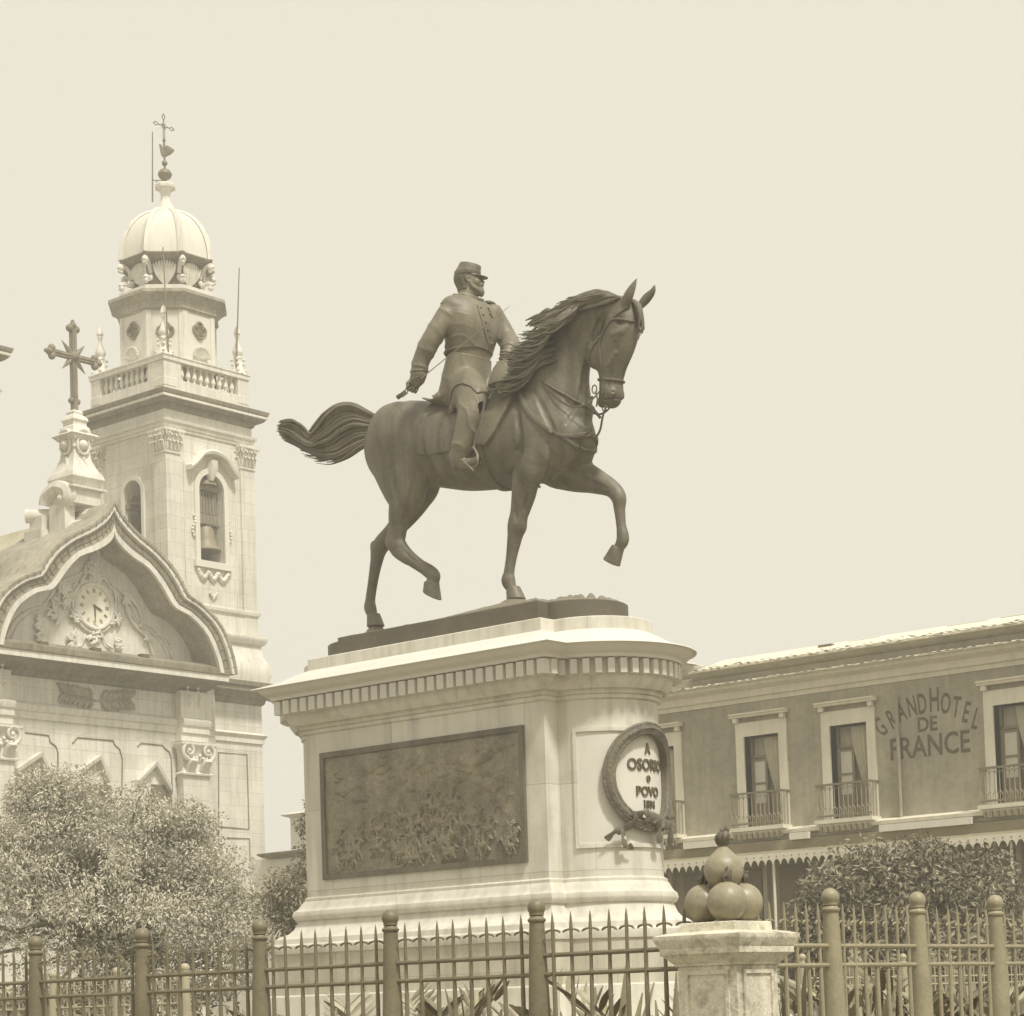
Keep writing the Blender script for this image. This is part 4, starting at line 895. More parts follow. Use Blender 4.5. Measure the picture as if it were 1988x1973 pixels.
def tower(xa, xb, ya, yb, full=True):
    t = MB()
    zc0, zc1 = zt(793), zt(749, .57)
    if full:
        # openings: south-east face (plane x=xb) and the face towards us (plane y=ya)
        fa, fb = float(on_plane(385, 1000, 0, xb)[1]), float(on_plane(433, 1000, 0, xb)[1]); fz0, fz1 = float(on_plane(405, 1090, 0, xb)[2]), float(on_plane(408, 922, 0, xb)[2])
        la, lb = float(on_plane(243, 1000, 1, ya)[0]), float(on_plane(277, 1000, 1, ya)[0]); lz1 = float(on_plane(260, 933, 1, ya)[2]); lz0 = fz0
        zs = fz1-(fb-fa)/2; zs2 = lz1-(lb-la)/2
        th = .75
        arch_wall(t, 'x', ya, yb, G_BASE, zc0, fa, fb, fz0, zs, fz1, xb-th, xb)
        arch_wall(t, 'y', xa, xb-th-.002, G_BASE, zc0, la, lb, lz0, zs2, lz1, ya, ya+th)
        t.box(xa, xb-th-.002, yb-.4, yb, G_BASE, zc0); t.box(xa, xa+.4, ya+th+.002, yb-.402, G_BASE, zc0)
    else: t.box(xa, xb, ya, yb, G_BASE, zc0)
    tw = t.build('bell_tower', M['church'], church)
    if full:
        MB().box(xa+.41, xb-th-.01, ya+th+.01, yb-.41, fz0-.3, fz0-.05).build('belfry_floor', M['church_dark'], tw)
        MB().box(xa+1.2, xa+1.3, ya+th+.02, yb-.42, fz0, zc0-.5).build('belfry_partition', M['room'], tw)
        rg = MB(); arch_ring(rg, 'x', fa, fb, fz0, zs, fz1, .22, xb-.02, xb+.10); rg.box(xb-.02, xb+.16, fa-.3, fb+.3, fz0-.28, fz0-.02)
        rg.build('belfry_frame', M['plaster'], tw)
        rg = MB(); arch_ring(rg, 'y', la, lb, lz0, zs2, lz1, .16, ya-.08, ya+.02); rg.build('belfry_frame', M['plaster'], tw)
        # hood mould over the front opening
        uc = (fa+fb)/2; rr = (fb-fa)/2+.42; hd = MB(); zz = fz1+.12
        pts = [(uc-rr*1.15, zz-.15), (uc-rr*.85, zz+.1)]+[(uc+rr*.78*math.sin(a), zz+.0+.62*math.cos(a)) for a in np.linspace(-1.1, 1.1, 13)]+[(uc+rr*.85, zz+.1), (uc+rr*1.15, zz-.15)]
        hd.loft([[(xb-.02, u, z), (xb+.38, u, z), (xb+.42, u, z+.1), (xb+.34, u, z+.18), (xb-.02, u, z+.2)] for u, z in pts]); hd.build('window_hood', M['church_plain'], tw)
        ks = MB(); ks.loft([[(xb, uc-w_, z), (xb+d_, uc-w_*.8, z), (xb+d_, uc+w_*.8, z), (xb, uc+w_, z)] for w_, d_, z in ((.10, .12, fz1-.25), (.16, .2, fz1-.05), (.2, .3, fz1+.2), (.15, .34, fz1+.5))]); ks.build('keystone', M['church_plain'], tw)
        orn = MB(); r_ = np.random.default_rng(2)      # carved swag under the sill and scrolls beside the frame
        for k in range(26):
            u = uc-.75+1.5*k/25; zz = fz0-.42-.26*abs(math.sin(k*.38)); orn.sphere((xb+.06, u, zz), .075+.03*r_.random(), 8, 6)
            orn.sphere((xb+.04, u, zz-.10), .05, 8, 6)
        orn.build('carved_swag', M['church_plain'], tw); orn = MB()
        for k in range(5): orn.sphere((xb+.05, uc-.16+.08*k, fz0-1.25-.08*(2-abs(k-2))), .07, 8, 6)
        orn.build('carved_pendant', M['church_plain'], tw)
        for sg in (-1, 1):
            orn = MB()
            for k in range(7): orn.sphere((xb+.06, uc+sg*((fb-fa)/2+.28+.07*math.sin(k)), fz0+.9+.13*k), .07-.006*abs(k-3), 8, 6)
            orn.build('carved_scroll', M['church_plain'], tw)
        # bells
        def bell(cx, cy, cz, s, par=tw):
            b = MB().lathe((cx, cy, cz), [(.02*s, .62*s), (.16*s, .60*s), (.22*s, .52*s), (.25*s, .30*s), (.30*s, .12*s), (.40*s, 0), (.38*s, -.02*s), (.05*s, .1*s)], 24).build('bell', M['bell'], par)
            y_ = MB().box(cx-.12*s, cx+.12*s, cy-.42*s, cy+.42*s, cz+.66*s, cz+.9*s); y_.box(cx-.1*s, cx+.1*s, cy-.28*s, cy+.28*s, cz+.92*s, cz+1.35*s)
            for q in range(6): y_.tube([(cx+.12*s, cy-.3*s+.12*s*q, cz+.62*s), (cx+.12*s, cy-.22*s+.09*s*q, cz+1.5*s)], .016*s, 5)
            y_.box(cx-.16*s, cx+.16*s, cy-.36*s, cy+.36*s, cz+1.5*s, cz+1.62*s)
            y_.lathe((cx, cy, cz+1.63*s), [(.34*s, 0), (.3*s, .1*s), (.12*s, .18*s), (.1*s, .3*s), (.02*s, .34*s)], 14)
            y_.build('bell_yoke', M['church_dark'], par)
        bc = on_plane(399, 1070, 0, xb-.42); bell(float(bc[0]), float(bc[1]), float(bc[2]), 1.55)
        bc = on_plane(262, 1040, 1, ya+.5); bell(float(bc[0]), float(bc[1]), fz0+.2, 1.3)
    # corner pilasters and capitals
    zcap0, zcap1 = zt(878), zt(831)
    for (cx, cy, sx, sy) in ((xb, ya, 1, -1), (xb, yb, 1, 1), (xa, ya, -1, -1)):
        p = MB(); d = .10; wdt = .62
        p.box(min(cx+sx*d, cx-sx*wdt), max(cx+sx*d, cx-sx*wdt), min(cy+sy*d, cy-sy*wdt), max(cy+sy*d, cy-sy*wdt), G_BASE+2, zcap0)
        pil = p.build('pilaster', M['church'], tw)
        x0_, x1_ = sorted((cx+sx*(d+.02), cx-sx*wdt)); y0_, y1_ = sorted((cy+sy*(d+.02), cy-sy*wdt)); hh = zcap1-zcap0
        cp = MB(); cp.rect_prof(x0_, x1_, y0_, y1_, [(0.03, zcap0), (.03, zcap0+.06), (-.02, zcap0+.08), (.0, zcap0+.4*hh), (.04, zcap0+.7*hh), (.14, zcap0+.86*hh), (.16, zcap0+.88*hh), (.16, zcap1)])
        acanthus(cp, x0_, x1_, y0_, y1_, zcap0+.1, hh-.12)
        cp.build('capital', M['church_plain'], pil)
    if full:
        pn = MB()
        for u in (ya+.86, yb-.86): pn.box(xb-.01, xb+.03, u-.03, u+.03, G_BASE+3.0, zcap0-.2)
        pn.build('panel_moulding', M['church_plain'], tw)
    # entablature and cornice
    MB().rect_prof(xa, xb, ya, yb, [(.06, zcap1-.0), (.06, zt(826)), (.12, zt(826)+.03), (.12, zt(819)), (.2, zt(817)), (.22, zt(812)), (.05, zt(811)), (.05, zc0)]).build('architrave', M['church_plain'], tw)
    MB().rect_prof(xa, xb, ya, yb, [(.05, zc0-.002), (.12, zc0+.05), (.2, zc0+.25), (.34, zt(776, .3)), (.44, zt(770, .4)), (.46, zt(765, .5)), (.50, zt(764, .5)), (.50, zt(759, .5)), (.53, zt(757, .55)), (.57, zt(750, .57)), (.57, zc1), (.2, zc1+.12), (-.1, zc1+.14)]).build('cornice', M['church_dark'], tw)  # dark stone: weathering and soffit shade both in the colour
    MB().rect_prof(xa, xb, ya, yb, [(.46, zt(765, .5)-.001), (.512, zt(764.5, .5)), (.512, zt(760, .5)), (.46, zt(759.5, .5))], False, False).build('fillet', M['church_plain'], tw)
    return tw, zc1
tw, zcor = tower(X0, X1, Ya, Yb)
tower(X0, X1, 2*51.06-Yb, 2*51.06-Ya, False)
# balustrade
zb1 = zt(683, .05); zb0 = zcor+.1; zlow = zb0+.52; zrail = zb1-.2
bl = MB()
for (a, b, c, d) in ((X0, X1, Ya, Ya+.34), (X0, X1, Yb-.34, Yb), (X0, X0+.34, Ya+.342, Yb-.342), (X1-.34, X1, Ya+.342, Yb-.342)): bl.box(a, b, c, d, zb0-.12, zlow)
posts = [(X0+.28, Ya+.28), (X1-.28, Ya+.28), (X0+.28, Yb-.28), (X1-.28, Yb-.28)]
for i, (cx, cy) in enumerate(posts):
    h = .46 if i == 1 else .33
    bl.rect_prof(cx-.28, cx+.28, cy-.28, cy+.28, [(.02, zlow-.3), (.02, zlow), (0.0, zlow+.02), (0, zrail-.05), (.03, zrail-.03)])
bl.box(X1-.62, X1-.002, Ya+.56, Ya+.85, zlow, zrail-.02); bl.box(X1-.92, X1-.56, Ya+.002, Ya+.4, zlow, zrail-.02)
for prof, m in (([(.05, zrail-.02), (.05, zb1-.06), (.08, zb1-.05), (.08, zb1)], 0),):
    for (a, b, c, d) in ((X0, X1, Ya, Ya+.34), (X0, X1, Yb-.34, Yb), (X0, X0+.34, Ya+.45, Yb-.45), (X1-.34, X1, Ya+.45, Yb-.45)):
        bl.rect_prof(a, b, c, d, prof)
balu = bl.build('balustrade', M['church_plain'], tw)
bh = zrail-zlow
bprof = [(.07, 0), (.07, .05), (.045, .08), (.05, .14*1), (.105, .34*bh), (.095, .45*bh), (.045, .75*bh), (.04, .85*bh), (.065, .88*bh), (.065, bh+.01)]
for i in range(9):
    u = Ya+1.02+i*(TW-1.02-.75)/8; MB().lathe((X1-.17, u, zlow-.005), bprof, 12).build('baluster', M['plaster'], balu)
for i in range(9):
    u = X1-1.12-i*(TW-1.12-.75)/8; MB().lathe((u, Ya+.17, zlow-.005), bprof, 12).build('baluster', M['plaster'], balu)
for i in range(9):
    u = .75+i*(TW-1.5)/8; MB().lathe((X0+u, Yb-.17, zlow-.005), bprof, 8).build('baluster', M['plaster'], balu)
    MB().lathe((X0+.17, Ya+u, zlow-.005), bprof, 8).build('baluster', M['plaster'], balu)
for cx, cy in posts:
    p = MB(); p.lathe((cx, cy, zb1-.01), [(.36, 0), (.34, .05), (.22, .25), (.17, .5), (.15, .52), (.14, .66), (.17, .68), (.15, .76), (.20, .86), (.21, .95), (.13, 1.15), (.07, 1.32), (.06, 1.42), (.08, 1.5), (.10, 1.56), (.09, 1.6), (.13, 1.66), (.12, 1.76), (.07, 1.9), (.02, 1.98)], 14)
    for k in range(4):
        a = math.pi/4+k*math.pi/2
        for zz, rr in ((.15, .3), (.42, .22), (.6, .24)): p.sphere((cx+rr*math.cos(a), cy+rr*math.sin(a), zb1+zz), .065, 8, 6)
    p.build('pinnacle', M['church_plain'], tw)
# octagonal drum
DCX, DCY = (X0+X1)/2, (Ya+Yb)/2
def zd(y): return z_of(y, DCX, DCY)-0.
def octo(hw, ch, n=1):        # square half width hw with chamfer ch
    return [(DCX+hw, DCY-hw+ch), (DCX+hw, DCY+hw-ch), (DCX+hw-ch, DCY+hw), (DCX-hw+ch, DCY+hw), (DCX-hw, DCY+hw-ch), (DCX-hw, DCY-hw+ch), (DCX-hw+ch, DCY-hw), (DCX+hw-ch, DCY-hw)]
def octo_loft(mb, prof): return mb.loft([[(x, y, z) for x, y in octo(hw, ch)] for hw, ch, z in prof])
HW = float(np.dot(at_depth(424.5, 650, 83.6)-at_depth(236, 650, 83.6), _rt0))/2/(.7616+.6481)/1.0*1.09
HW = 1.78
CH = 1.02
def zdf(y): return z_of(y, DCX+HW-CH/2, DCY-HW+CH/2)
zdr0, zdr1 = zcor, zdf(600)
drum = octo_loft(MB(), [(HW, CH, zdr0), (HW, CH, zdr1)]).build('drum', M['plaster'], tw)
cp = MB(); oc = octo(HW+.03, CH)
for i, (x, y) in enumerate(oc):      # stone strips at the angles
    q = oc[(i+1) % 8]; e = np.array(q)-np.array((x, y)); L = np.linalg.norm(e); e /= L; n_ = np.array([e[1], -e[0]]); wdt = .2
    for (s0, s1) in ((0, wdt), (L-wdt, L)):
        a = np.array((x, y))+e*s0; b = np.array((x, y))+e*s1; cc = [a-n_*.05, a+n_*.0, b+n_*.0, b-n_*.05]
        cp.loft([[(p[0], p[1], z) for p in cc] for z in (zdr0, zdr1)])
    a = np.array((x, y)); b = np.array(q); cc = [a-n_*.05, a+n_*.0, b+n_*.0, b-n_*.05]; cp.loft([[(p[0]-e[0]*0, p[1], z) for p in cc] for z in (zdr0, zdr0+1.35)])
cp.build('angle_strip', M['church_plain'], drum)
dz = zdf(600)
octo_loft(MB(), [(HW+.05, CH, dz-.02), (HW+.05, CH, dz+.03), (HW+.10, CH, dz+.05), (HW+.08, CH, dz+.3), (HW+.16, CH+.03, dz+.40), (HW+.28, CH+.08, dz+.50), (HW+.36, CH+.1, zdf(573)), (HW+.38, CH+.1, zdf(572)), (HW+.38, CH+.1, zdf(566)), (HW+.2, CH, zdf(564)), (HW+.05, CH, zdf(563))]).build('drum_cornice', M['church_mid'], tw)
attic = octo_loft(MB(), [(HW+.02, CH, zdf(566)), (HW+.02, CH, zdf(552)), (HW-.05, CH, zdf(550)), (HW-.3, CH*.8, zdf(549))]).build('attic', M['church_plain'], tw)
# quatrefoil windows
for ax in (0, 1, 2):
    q = MB(); qh = MB(); cz = zd(642)
    if ax == 0: cen = np.array([DCX+HW, DCY, cz]); u = np.array([0, 1, 0]); nn = np.array([1, 0, 0])
    elif ax == 1: cen = np.array([DCX, DCY-HW, cz]); u = np.array([1, 0, 0]); nn = np.array([0, -1, 0])
    else: cen = np.array([DCX+HW-CH/2, DCY-HW+CH/2, cz]); u = np.array([.707, .707, 0]); nn = np.array([.707, -.707, 0])
    cen[2] = z_of(642, cen[0], cen[1]); dro = cen[2]-z_of(690, cen[0], cen[1])
    for k in range(4):
        a = k*math.pi/2; c = cen+(u*math.cos(a)+np.array([0, 0, 1])*math.sin(a))*.15
        qh.tube([c-nn*.02, c+nn*.035], .125, 14); q.tube([c+nn*.04+(u*math.cos(t)+np.array([0, 0, 1])*math.sin(t))*.17 for t in np.linspace(a-2.1, a+2.1, 12)], .05, 6)
    qh.tube([cen-nn*.02, cen+nn*.036], .12, 14)
    qq = q.build('quatrefoil_window', M['church_dark'], drum); qh.build('opening', M['room'], qq) if False else None
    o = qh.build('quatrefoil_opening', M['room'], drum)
    r_ = np.random.default_rng(ax); s_ = MB(); b0 = cen+np.array([0, 0, -(642-642)])-np.array([0, 0, dro])
    if ax < 2:
        for k in range(13):
            a = math.pi*k/12; s_.tube([b0-np.array([0, 0, .12]), b0+nn*.12+(u*math.cos(a)*.34+np.array([0, 0, 1])*(math.sin(a)*.32-.05)), b0+nn*.2+(u*math.cos(a)*.40+np.array([0, 0, 1])*(math.sin(a)*.38-.08))], [.05, .07, .03], 6)
        s_.build('carved_rosette', M['church_plain'], drum)
# shells and volutes between attic and dome
zn0, zn1 = zdf(550), zdf(492)
neck = octo_loft(MB(), [(1.22, .7, zn0-.2), (1.14, .65, zn0+.3), (1.16, .66, zn0+.55), (1.32, .76, zn1-.15), (1.5, .85, zn1+.1)]).build('neck', M['church_dark'], tw)
hN = zn1-zn0
for k in range(8):
    a = k*math.pi/4; ca, sa = math.cos(a), math.sin(a); u = np.array([-sa, ca, 0]); nn = np.array([ca, sa, 0]); c0 = np.array([DCX, DCY, 0]); rr = 1.22
    sh = MB()
    for j in range(9):
        t = (j-4)/4; b = c0+nn*rr+np.array([0, 0, zn0+.12]); e = c0+nn*(rr+.26)+u*t*.42+np.array([0, 0, zn1-.12-.16*t*t]); m_ = (b+e)/2+nn*.04+u*t*.1
        sh.tube(catmull([b, m_, e], 3), [.03, .04, .05, .055, .06, .05, .03], 6)
    sh.build('carved_shell', M['church_plain'], tw)
for k in range(8):
    a = (k+.5)*math.pi/4; ca, sa = math.cos(a), math.sin(a); nn = np.array([ca, sa, 0]); c0 = np.array([DCX, DCY, 0])
    R0 = 1.62; pts = []
    for (r_, z_) in ((R0+.22, zn0+.12), (R0+.30, zn0+.26), (R0+.12, zn0+.36), (R0-.1, zn0+.32), (R0-.22, zn0+.5), (R0-.12, zn1-.35), (R0+.12, zn1-.12), (R0+.3, zn1-.12), (R0+.34, zn1-.3), (R0+.2, zn1-.34)): pts.append(c0+nn*r_+np.array([0, 0, z_]))
    v = MB().tube(catmull(pts, 4), [.09]*37, 6, flat=((0, 0, 1), 1)); v.sphere(c0+nn*(R0+.25)+np.array([0, 0, zn0+.16]), .12, 8, 6); v.sphere(c0+nn*(R0+.26)+np.array([0, 0, zn1-.2]), .14, 8, 6)
    v.build('volute', M['church_plain'], tw)
# dome
HWd = 1.70; CHd = .98; zdm0 = zdf(489); zdm1 = zd(413)
octo_loft(MB(), [(1.48, .85, zdm0-.16), (HWd+.0, CHd, zdm0-.05), (HWd+.07, CHd+.02, zdm0), (HWd+.07, CHd+.02, zdm0+.05), (HWd, CHd, zdm0+.06)]).build('dome_rim', M['church_dark'], tw)
NA = 12; prof = [(math.cos(t)**.92, math.sin(t)) for t in np.linspace(0, rad(84), NA)]
octo_loft(MB(), [(HWd*c, CHd*c, zdm0+.05+(zdm1-zdm0)*s_) for c, s_ in prof]).build('dome', M['plaster'], tw, ang=25)
oc = octo(HWd, CHd)
for i, (x, y) in enumerate(oc):
    dv = np.array([x-DCX, y-DCY]); L = np.linalg.norm(dv); dv /= L; pts = [np.array([DCX+dv[0]*L*c*1.005, DCY+dv[1]*L*c*1.005, zdm0+.05+(zdm1-zdm0)*s_*1.005]) for c, s_ in prof]
    tg = np.array([-dv[1], dv[0], 0]); MB().tube(pts, [.15-.008*k for k in range(NA)], 4, flat=(tg, 1.15)).build('dome_rib', M['church_plain'], tw)
lz = zdm1-.05
MB().lathe((DCX, DCY, lz), [(.42, 0), (.44, .06), (.42, .16), (.36, .2), (.3, .32), (.21, .5), (.19, .7), (.22, .88), (.30, .97), (.42, 1.02), (.43, 1.14), (.36, 1.2), (.1, 1.25)], 8, math.pi/8).build('lantern', M['church_plain'], tw, ang=25)
z370 = lz+1.25
def zr(y): return z_of(y, DCX, DCY)
v = MB(); v.tube([(DCX, DCY, z370-.05), (DCX, DCY, zr(268))], .045, 8)
v.lathe((DCX, DCY, zr(362)), [(.05, -.1), (.12, 0), (.05, .1)], 12); v.sphere((DCX, DCY, zr(338)), .27, 20, 12, rz=.235); v.lathe((DCX, DCY, zr(338)), [(.275, -.03), (.285, 0), (.275, .03)], 20)
v.sphere((DCX, DCY, zr(316)), .115, 14, 10); vane = v.build('spire_rod', M['iron'], tw)
ck = MB(); u = _rt0; zk = zr(291); c0 = np.array([DCX, DCY, zk])
def K(a, b): return c0+u*a+np.array([0, 0, b])
ck.tube(catmull([K(.05, -.14), K(0, -.16), K(-.08, -.06), K(-.12, .10), K(-.14, .2)], 3), [.05, .12, .13, .13, .12, .1, .08, .07, .06, .06, .07, .06, .03], 8, flat=((_fw0[0], _fw0[1], 0), .5))
ck.tube(catmull([K(0, -.13), K(.12, -.1), K(.22, .06), K(.26, .12)], 3), [.1, .11, .12, .14, .17, .19, .2, .19, .16, .04], 8, flat=((_fw0[0], _fw0[1], 0), .25))
ck.tube([K(-.14, .2), K(-.21, .26)], [.05, .01], 6); ck.tube([K(-.02, -.2), K(-.02, -.34)], .02, 5)
ck.build('weathercock', M['iron'], vane)
cr = MB(); zc_ = zr(244); c0 = np.array([DCX, DCY, zc_]); u = np.array([0, 1., 0])
def lozenge(c, a, s):
    e = [c+a*s, c+np.cross(a, (1, 0, 0))*s*.6, c-a*s, c-np.cross(a, (1, 0, 0))*s*.6, c+a*s]; cr.tube(e, .022, 5)
up3 = np.array([0, 0, 1.])
cr.tube([(DCX, DCY-.04, zr(268)), c0-u*.04-up3*.1], .02, 5); cr.tube([(DCX, DCY+.04, zr(268)), c0+u*.04-up3*.1], .02, 5)
for dv, l in ((up3, .36), (-up3, .14), (u, .40), (-u, .40)):
    cr.tube([c0, c0+dv*l*.75], .025, 5)
    if l > .2: lozenge(c0+dv*l*1.02, dv, .13)
for dv in ((up3+u), (up3-u), (-up3+u), (-up3-u)): cr.tube([c0, c0+dv*.1], .022, 5)
cr.lathe((DCX, DCY, zr(272)), [(.02, -.06), (.08, 0), (.02, .08)], 8)
cr.build('spire_cross', M['iron'], vane)
for (xa_, ya_, xb_, yb_, xw, yw) in ((296, 378, 296, 256, None, None), (458, 714, 464.5, 520, None, None), (327, 664, 316, 480, None, None)):
    D = (np.array([DCX, DCY, 0])-CAM)@_fw0-(2.9 if xa_ == 327 else .0)
    MB().tube([at_depth(xa_, ya_+(20 if xa_ != 296 else 14), D), at_depth(xb_, yb_, D)], [.035, .022], 6).build('lightning_rod', M['iron'], tw)
D = (np.array([DCX, DCY, 0])-CAM)@_fw0
MB().tube([at_depth(296, 350, D), at_depth(317, 351, D)], .02, 5).tube([at_depth(303, 350, D), at_depth(311, 372, D)], .02, 5).build('rod_bracket', M['iron'], tw)

# main body, gable and entablature
EX = 2.0; FXh = TX+EX; WX = TX+.55; APY = float(on_plane(221, 980, 0, FXh)[1])
def yz(x, y, X=FXh): p = on_plane(x, y, 0, X); return float(p[1])-APY, float(p[2])
outer = [yz(*q) for q in ((221, 974), (232, 994), (247, 1014), (272, 1040), (300, 1064), (332, 1097), (353, 1130), (365, 1155), (388, 1171), (418, 1200), (438, 1232), (453, 1276), (459, 1306))]
inner = [yz(*q) for q in ((216, 1029), (226, 1046), (240, 1064), (262, 1083), (290, 1103), (313, 1134), (330, 1163), (343, 1181), (368, 1194), (397, 1223), (413, 1252), (424, 1284), (429, 1310))]
outer[0] = (0, outer[0][1]); inner[0] = (0, inner[0][1])
zcorn = float(on_plane(120, 1265, 0, FXh)[2])
outer = [(a, max(b, zcorn-.02)) for a, b in outer]; inner = [(a, max(b, zcorn-.02)) for a, b in inner]
outer[-1] = (outer[-1][0], zcorn-.03); inner[-1] = (inner[-1][0], zcorn-.03)
hood = MB()
def cross(i, sg):      # moulded section between the inner and the outer curve
    (a, b), (c, d) = inner[i], outer[i]; f = lambda t, X: (X, APY+sg*(a+(c-a)*t), b+(d-b)*t)
    return [f(0, WX-.3), f(0, FXh-.55), f(.0, FXh-.06), f(.04, FXh), f(.22, FXh), f(.26, FXh-.10), f(.36, FXh-.13), f(.40, FXh-.10), f(.60, FXh-.09), f(.64, FXh-.02), f(.70, FXh), f(.86, FXh+.02), f(.90, FXh+.08), f(1., FXh+.09), f(1.0, FXh-4.5), f(.5, FXh-4.5)]
for sg in (1, -1):
    rings = [cross(i, sg) for i in range(len(inner))]
    # subdivide
    R = []; A = np.array(rings)
    for j in range(A.shape[1]): pass
    sub = [catmull(list(A[:, j]), 2) for j in range(A.shape[1])]
    R = [[sub[j][k] for j in range(A.shape[1])] for k in range(len(sub[0]))]
    if sg < 0: R = [r[::-1] for r in R]
    hood.loft(R)
gable = hood.build('ogee_gable', M['church_mid'], church, ang=30)  # whole hood darker, so its underside shade sits in the stone colour
bd = MB()
for sg in (1, -1):
    def crs(i):
        (a, b), (c, d) = inner[i], outer[i]; f = lambda t, X: (X, APY+sg*(a+(c-a)*t), b+(d-b)*t)
        return [f(.245, FXh-.4), f(.245, FXh-.045), f(.36, FXh-.115), f(.40, FXh-.085), f(.60, FXh-.075), f(.645, FXh-.012), f(.645, FXh-.4)]
    A = np.array([crs(i) for i in range(len(inner))]); sub = [catmull(list(A[:, j]), 2) for j in range(A.shape[1])]; R = [[sub[j][k] for j in range(A.shape[1])] for k in range(len(sub[0]))]
    if sg < 0: R = [r[::-1] for r in R]
    bd.loft(R)
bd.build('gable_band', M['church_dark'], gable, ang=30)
for nm, ta_, tb_, xo in (('gable_lip', -.015, .215, .012), ('gable_rim', .72, .88, .028)):
    bd = MB()
    for sg in (1, -1):
        def crs(i):
            (a, b), (c, d) = inner[i], outer[i]; f = lambda t, X: (X, APY+sg*(a+(c-a)*t), b+(d-b)*t)
            return [f(ta_, FXh-.12), f(ta_, FXh+xo), f(tb_, FXh+xo), f(tb_, FXh-.12)]
        A = np.array([crs(i) for i in range(len(inner))]); sub = [catmull(list(A[:, j]), 2) for j in range(A.shape[1])]; R = [[sub[j][k] for j in range(A.shape[1])] for k in range(len(sub[0]))]
        if sg < 0: R = [r[::-1] for r in R]
        bd.loft(R)
    bd.build(nm, M['church_plain'], gable, ang=30)
jt = MB()
for sg in (1, -1):      # stone joints across the moulding
    sub = [catmull([np.array(p) for p in [(FXh+.005, APY+sg*q[0], q[1]) for q in c]], 2) for c in (inner, outer)]
    for k in range(1, len(sub[0])-1):
        a, b = sub[0][k], sub[1][k]; jt.tube([a+(b-a)*.24+np.array([-.06, 0, 0]), a+(b-a)*.6+np.array([-.06, 0, 0]), b+np.array([.09, 0, 0])], .018, 4)
jt.build('joint_lines', M['church_dark'], gable)
# tympanum
TPX = TX+.62
zmax = max(b for a, b in outer)
tp = [(APY-5.6, zcorn-.3), (APY+5.6, zcorn-.3)]+[(APY+a*.97, b) for a, b in outer[::-1]]+[(APY-a*.97, b) for a, b in outer[1:]]
MB().poly(tp, 'x', TPX-.5, TPX).build('tympanum', M['church_dark'] if False else M['church_plain'], church, smooth=False)
tym = [o for o in church.children if o.name.startswith('tympanum')][0]
em = MB()
for sc_, w_ in ((.80, .05), (.755, .035)):
    for sg in (1, -1):
        em.tube(catmull([(TPX+.03, APY+sg*a*sc_, zcorn+(b-zcorn)*(sc_+.02)) for a, b in inner], 3), w_, 6)
em.build('moulding', M['church_plain'], tym)
# roof body behind the gable
rf = MB()
for sg in (1, -1):
    R = [[(FXh-4.4, APY+sg*a*.96, b-.15), (X0-9, APY+sg*a*.96, b-.15), (X0-9, APY+sg*a*.9, b-.5), (FXh-4.4, APY+sg*a*.9, b-.5)] for a, b in outer]
    if sg < 0: R = [r[::-1] for r in R]
    rf.loft(R)
rf.build('vaulted_roof', M['roof_plaster'], church, ang=30)
# lower wall
YL0, YR0 = APY-9, Yb+.05
wl = MB(); wl.box(X0-10, WX, APY-9.5, float(on_plane(420, 1500, 0, WX)[1]), 0, zcorn-.35); wl.box(X0-10, TX+.12, float(on_plane(420, 1500, 0, WX)[1])+.001, Yb+.14, 0, zt(1345)); wall = wl.build('wall', M['church'], church)
# tower base mouldings above the cornice
MB().rect_prof(X0, X1, Ya, Yb, [(.0, G_BASE-.1), (.52, G_BASE-.1), (.55, G_BASE), (.5, G_BASE+.1), (.36, G_BASE+.2), (.44, G_BASE+.5), (.4, G_BASE+.9), (.22, G_BASE+1.25), (.16, G_BASE+1.6), (.16, zt(1245)), (.16, zt(1233)), (.26, zt(1231)), (.34, zt(1224)), (.38, zt(1219)), (.37, zt(1216)), (.1, zt(1213)), (.08, zt(1175)), (.17, zt(1172)), (.19, zt(1166)), (.03, zt(1163))]).build('tower_plinth', M['church_plain'], tw)
# big cornice of the facade and of the tower base
def fz(y, X, x=120): return float(on_plane(x, y, 0, X)[2])
prof = [(.003, 1324), (.10, 1320), (.14, 1312), (.30, 1309), (.42, 1304), (.50, 1301), (1.28, 1287), (1.36, 1286), (1.36, 1274), (1.43, 1272), (1.45, 1263), (1.45, 1260), (.9, 1255)]
yR = float(on_plane(447, 1320, 0, FXh)[1])
mc = MB(); pr = []
for d, y in prof: pr.append((d, fz(y-2, WX+d)))
mc.loft([[(WX+d, yy, z) for d, z in [(-.3, pr[0][1])]+pr+[(-.3, pr[-1][1])]] for yy in (APY-12, yR)]); mco = mc.build('main_cornice', M['church_dark'], church)  # soffit shade painted in with the weathered tone
fl = MB(); fl.loft([[(WX+d, yy, z) for d, z in ((.9, pr[6][1]), (1.37, pr[7][1]), (1.37, pr[8][1]), (.9, pr[8][1]))] for yy in (APY-12, yR+.01)]); fl.build('fillet', M['church_plain'], mco)
prof2 = [(.004, 1420), (.004, 1404), (.08, 1403), (.08, 1390), (.14, 1388), (.2, 1379), (.2, 1376), (.003, 1372)]
ar = MB(); pr2 = [(d, fz(y-2, WX+d)) for d, y in prof2]
yR2 = float(on_plane(410, 1420, 0, WX)[1])
ar.loft([[(WX+d, yy, z) for d, z in [(-.2, pr2[0][1])]+pr2+[(-.2, pr2[-1][1])]] for yy in (APY-12, yR2)]); ar.build('facade_architrave', M['church_plain'], church)
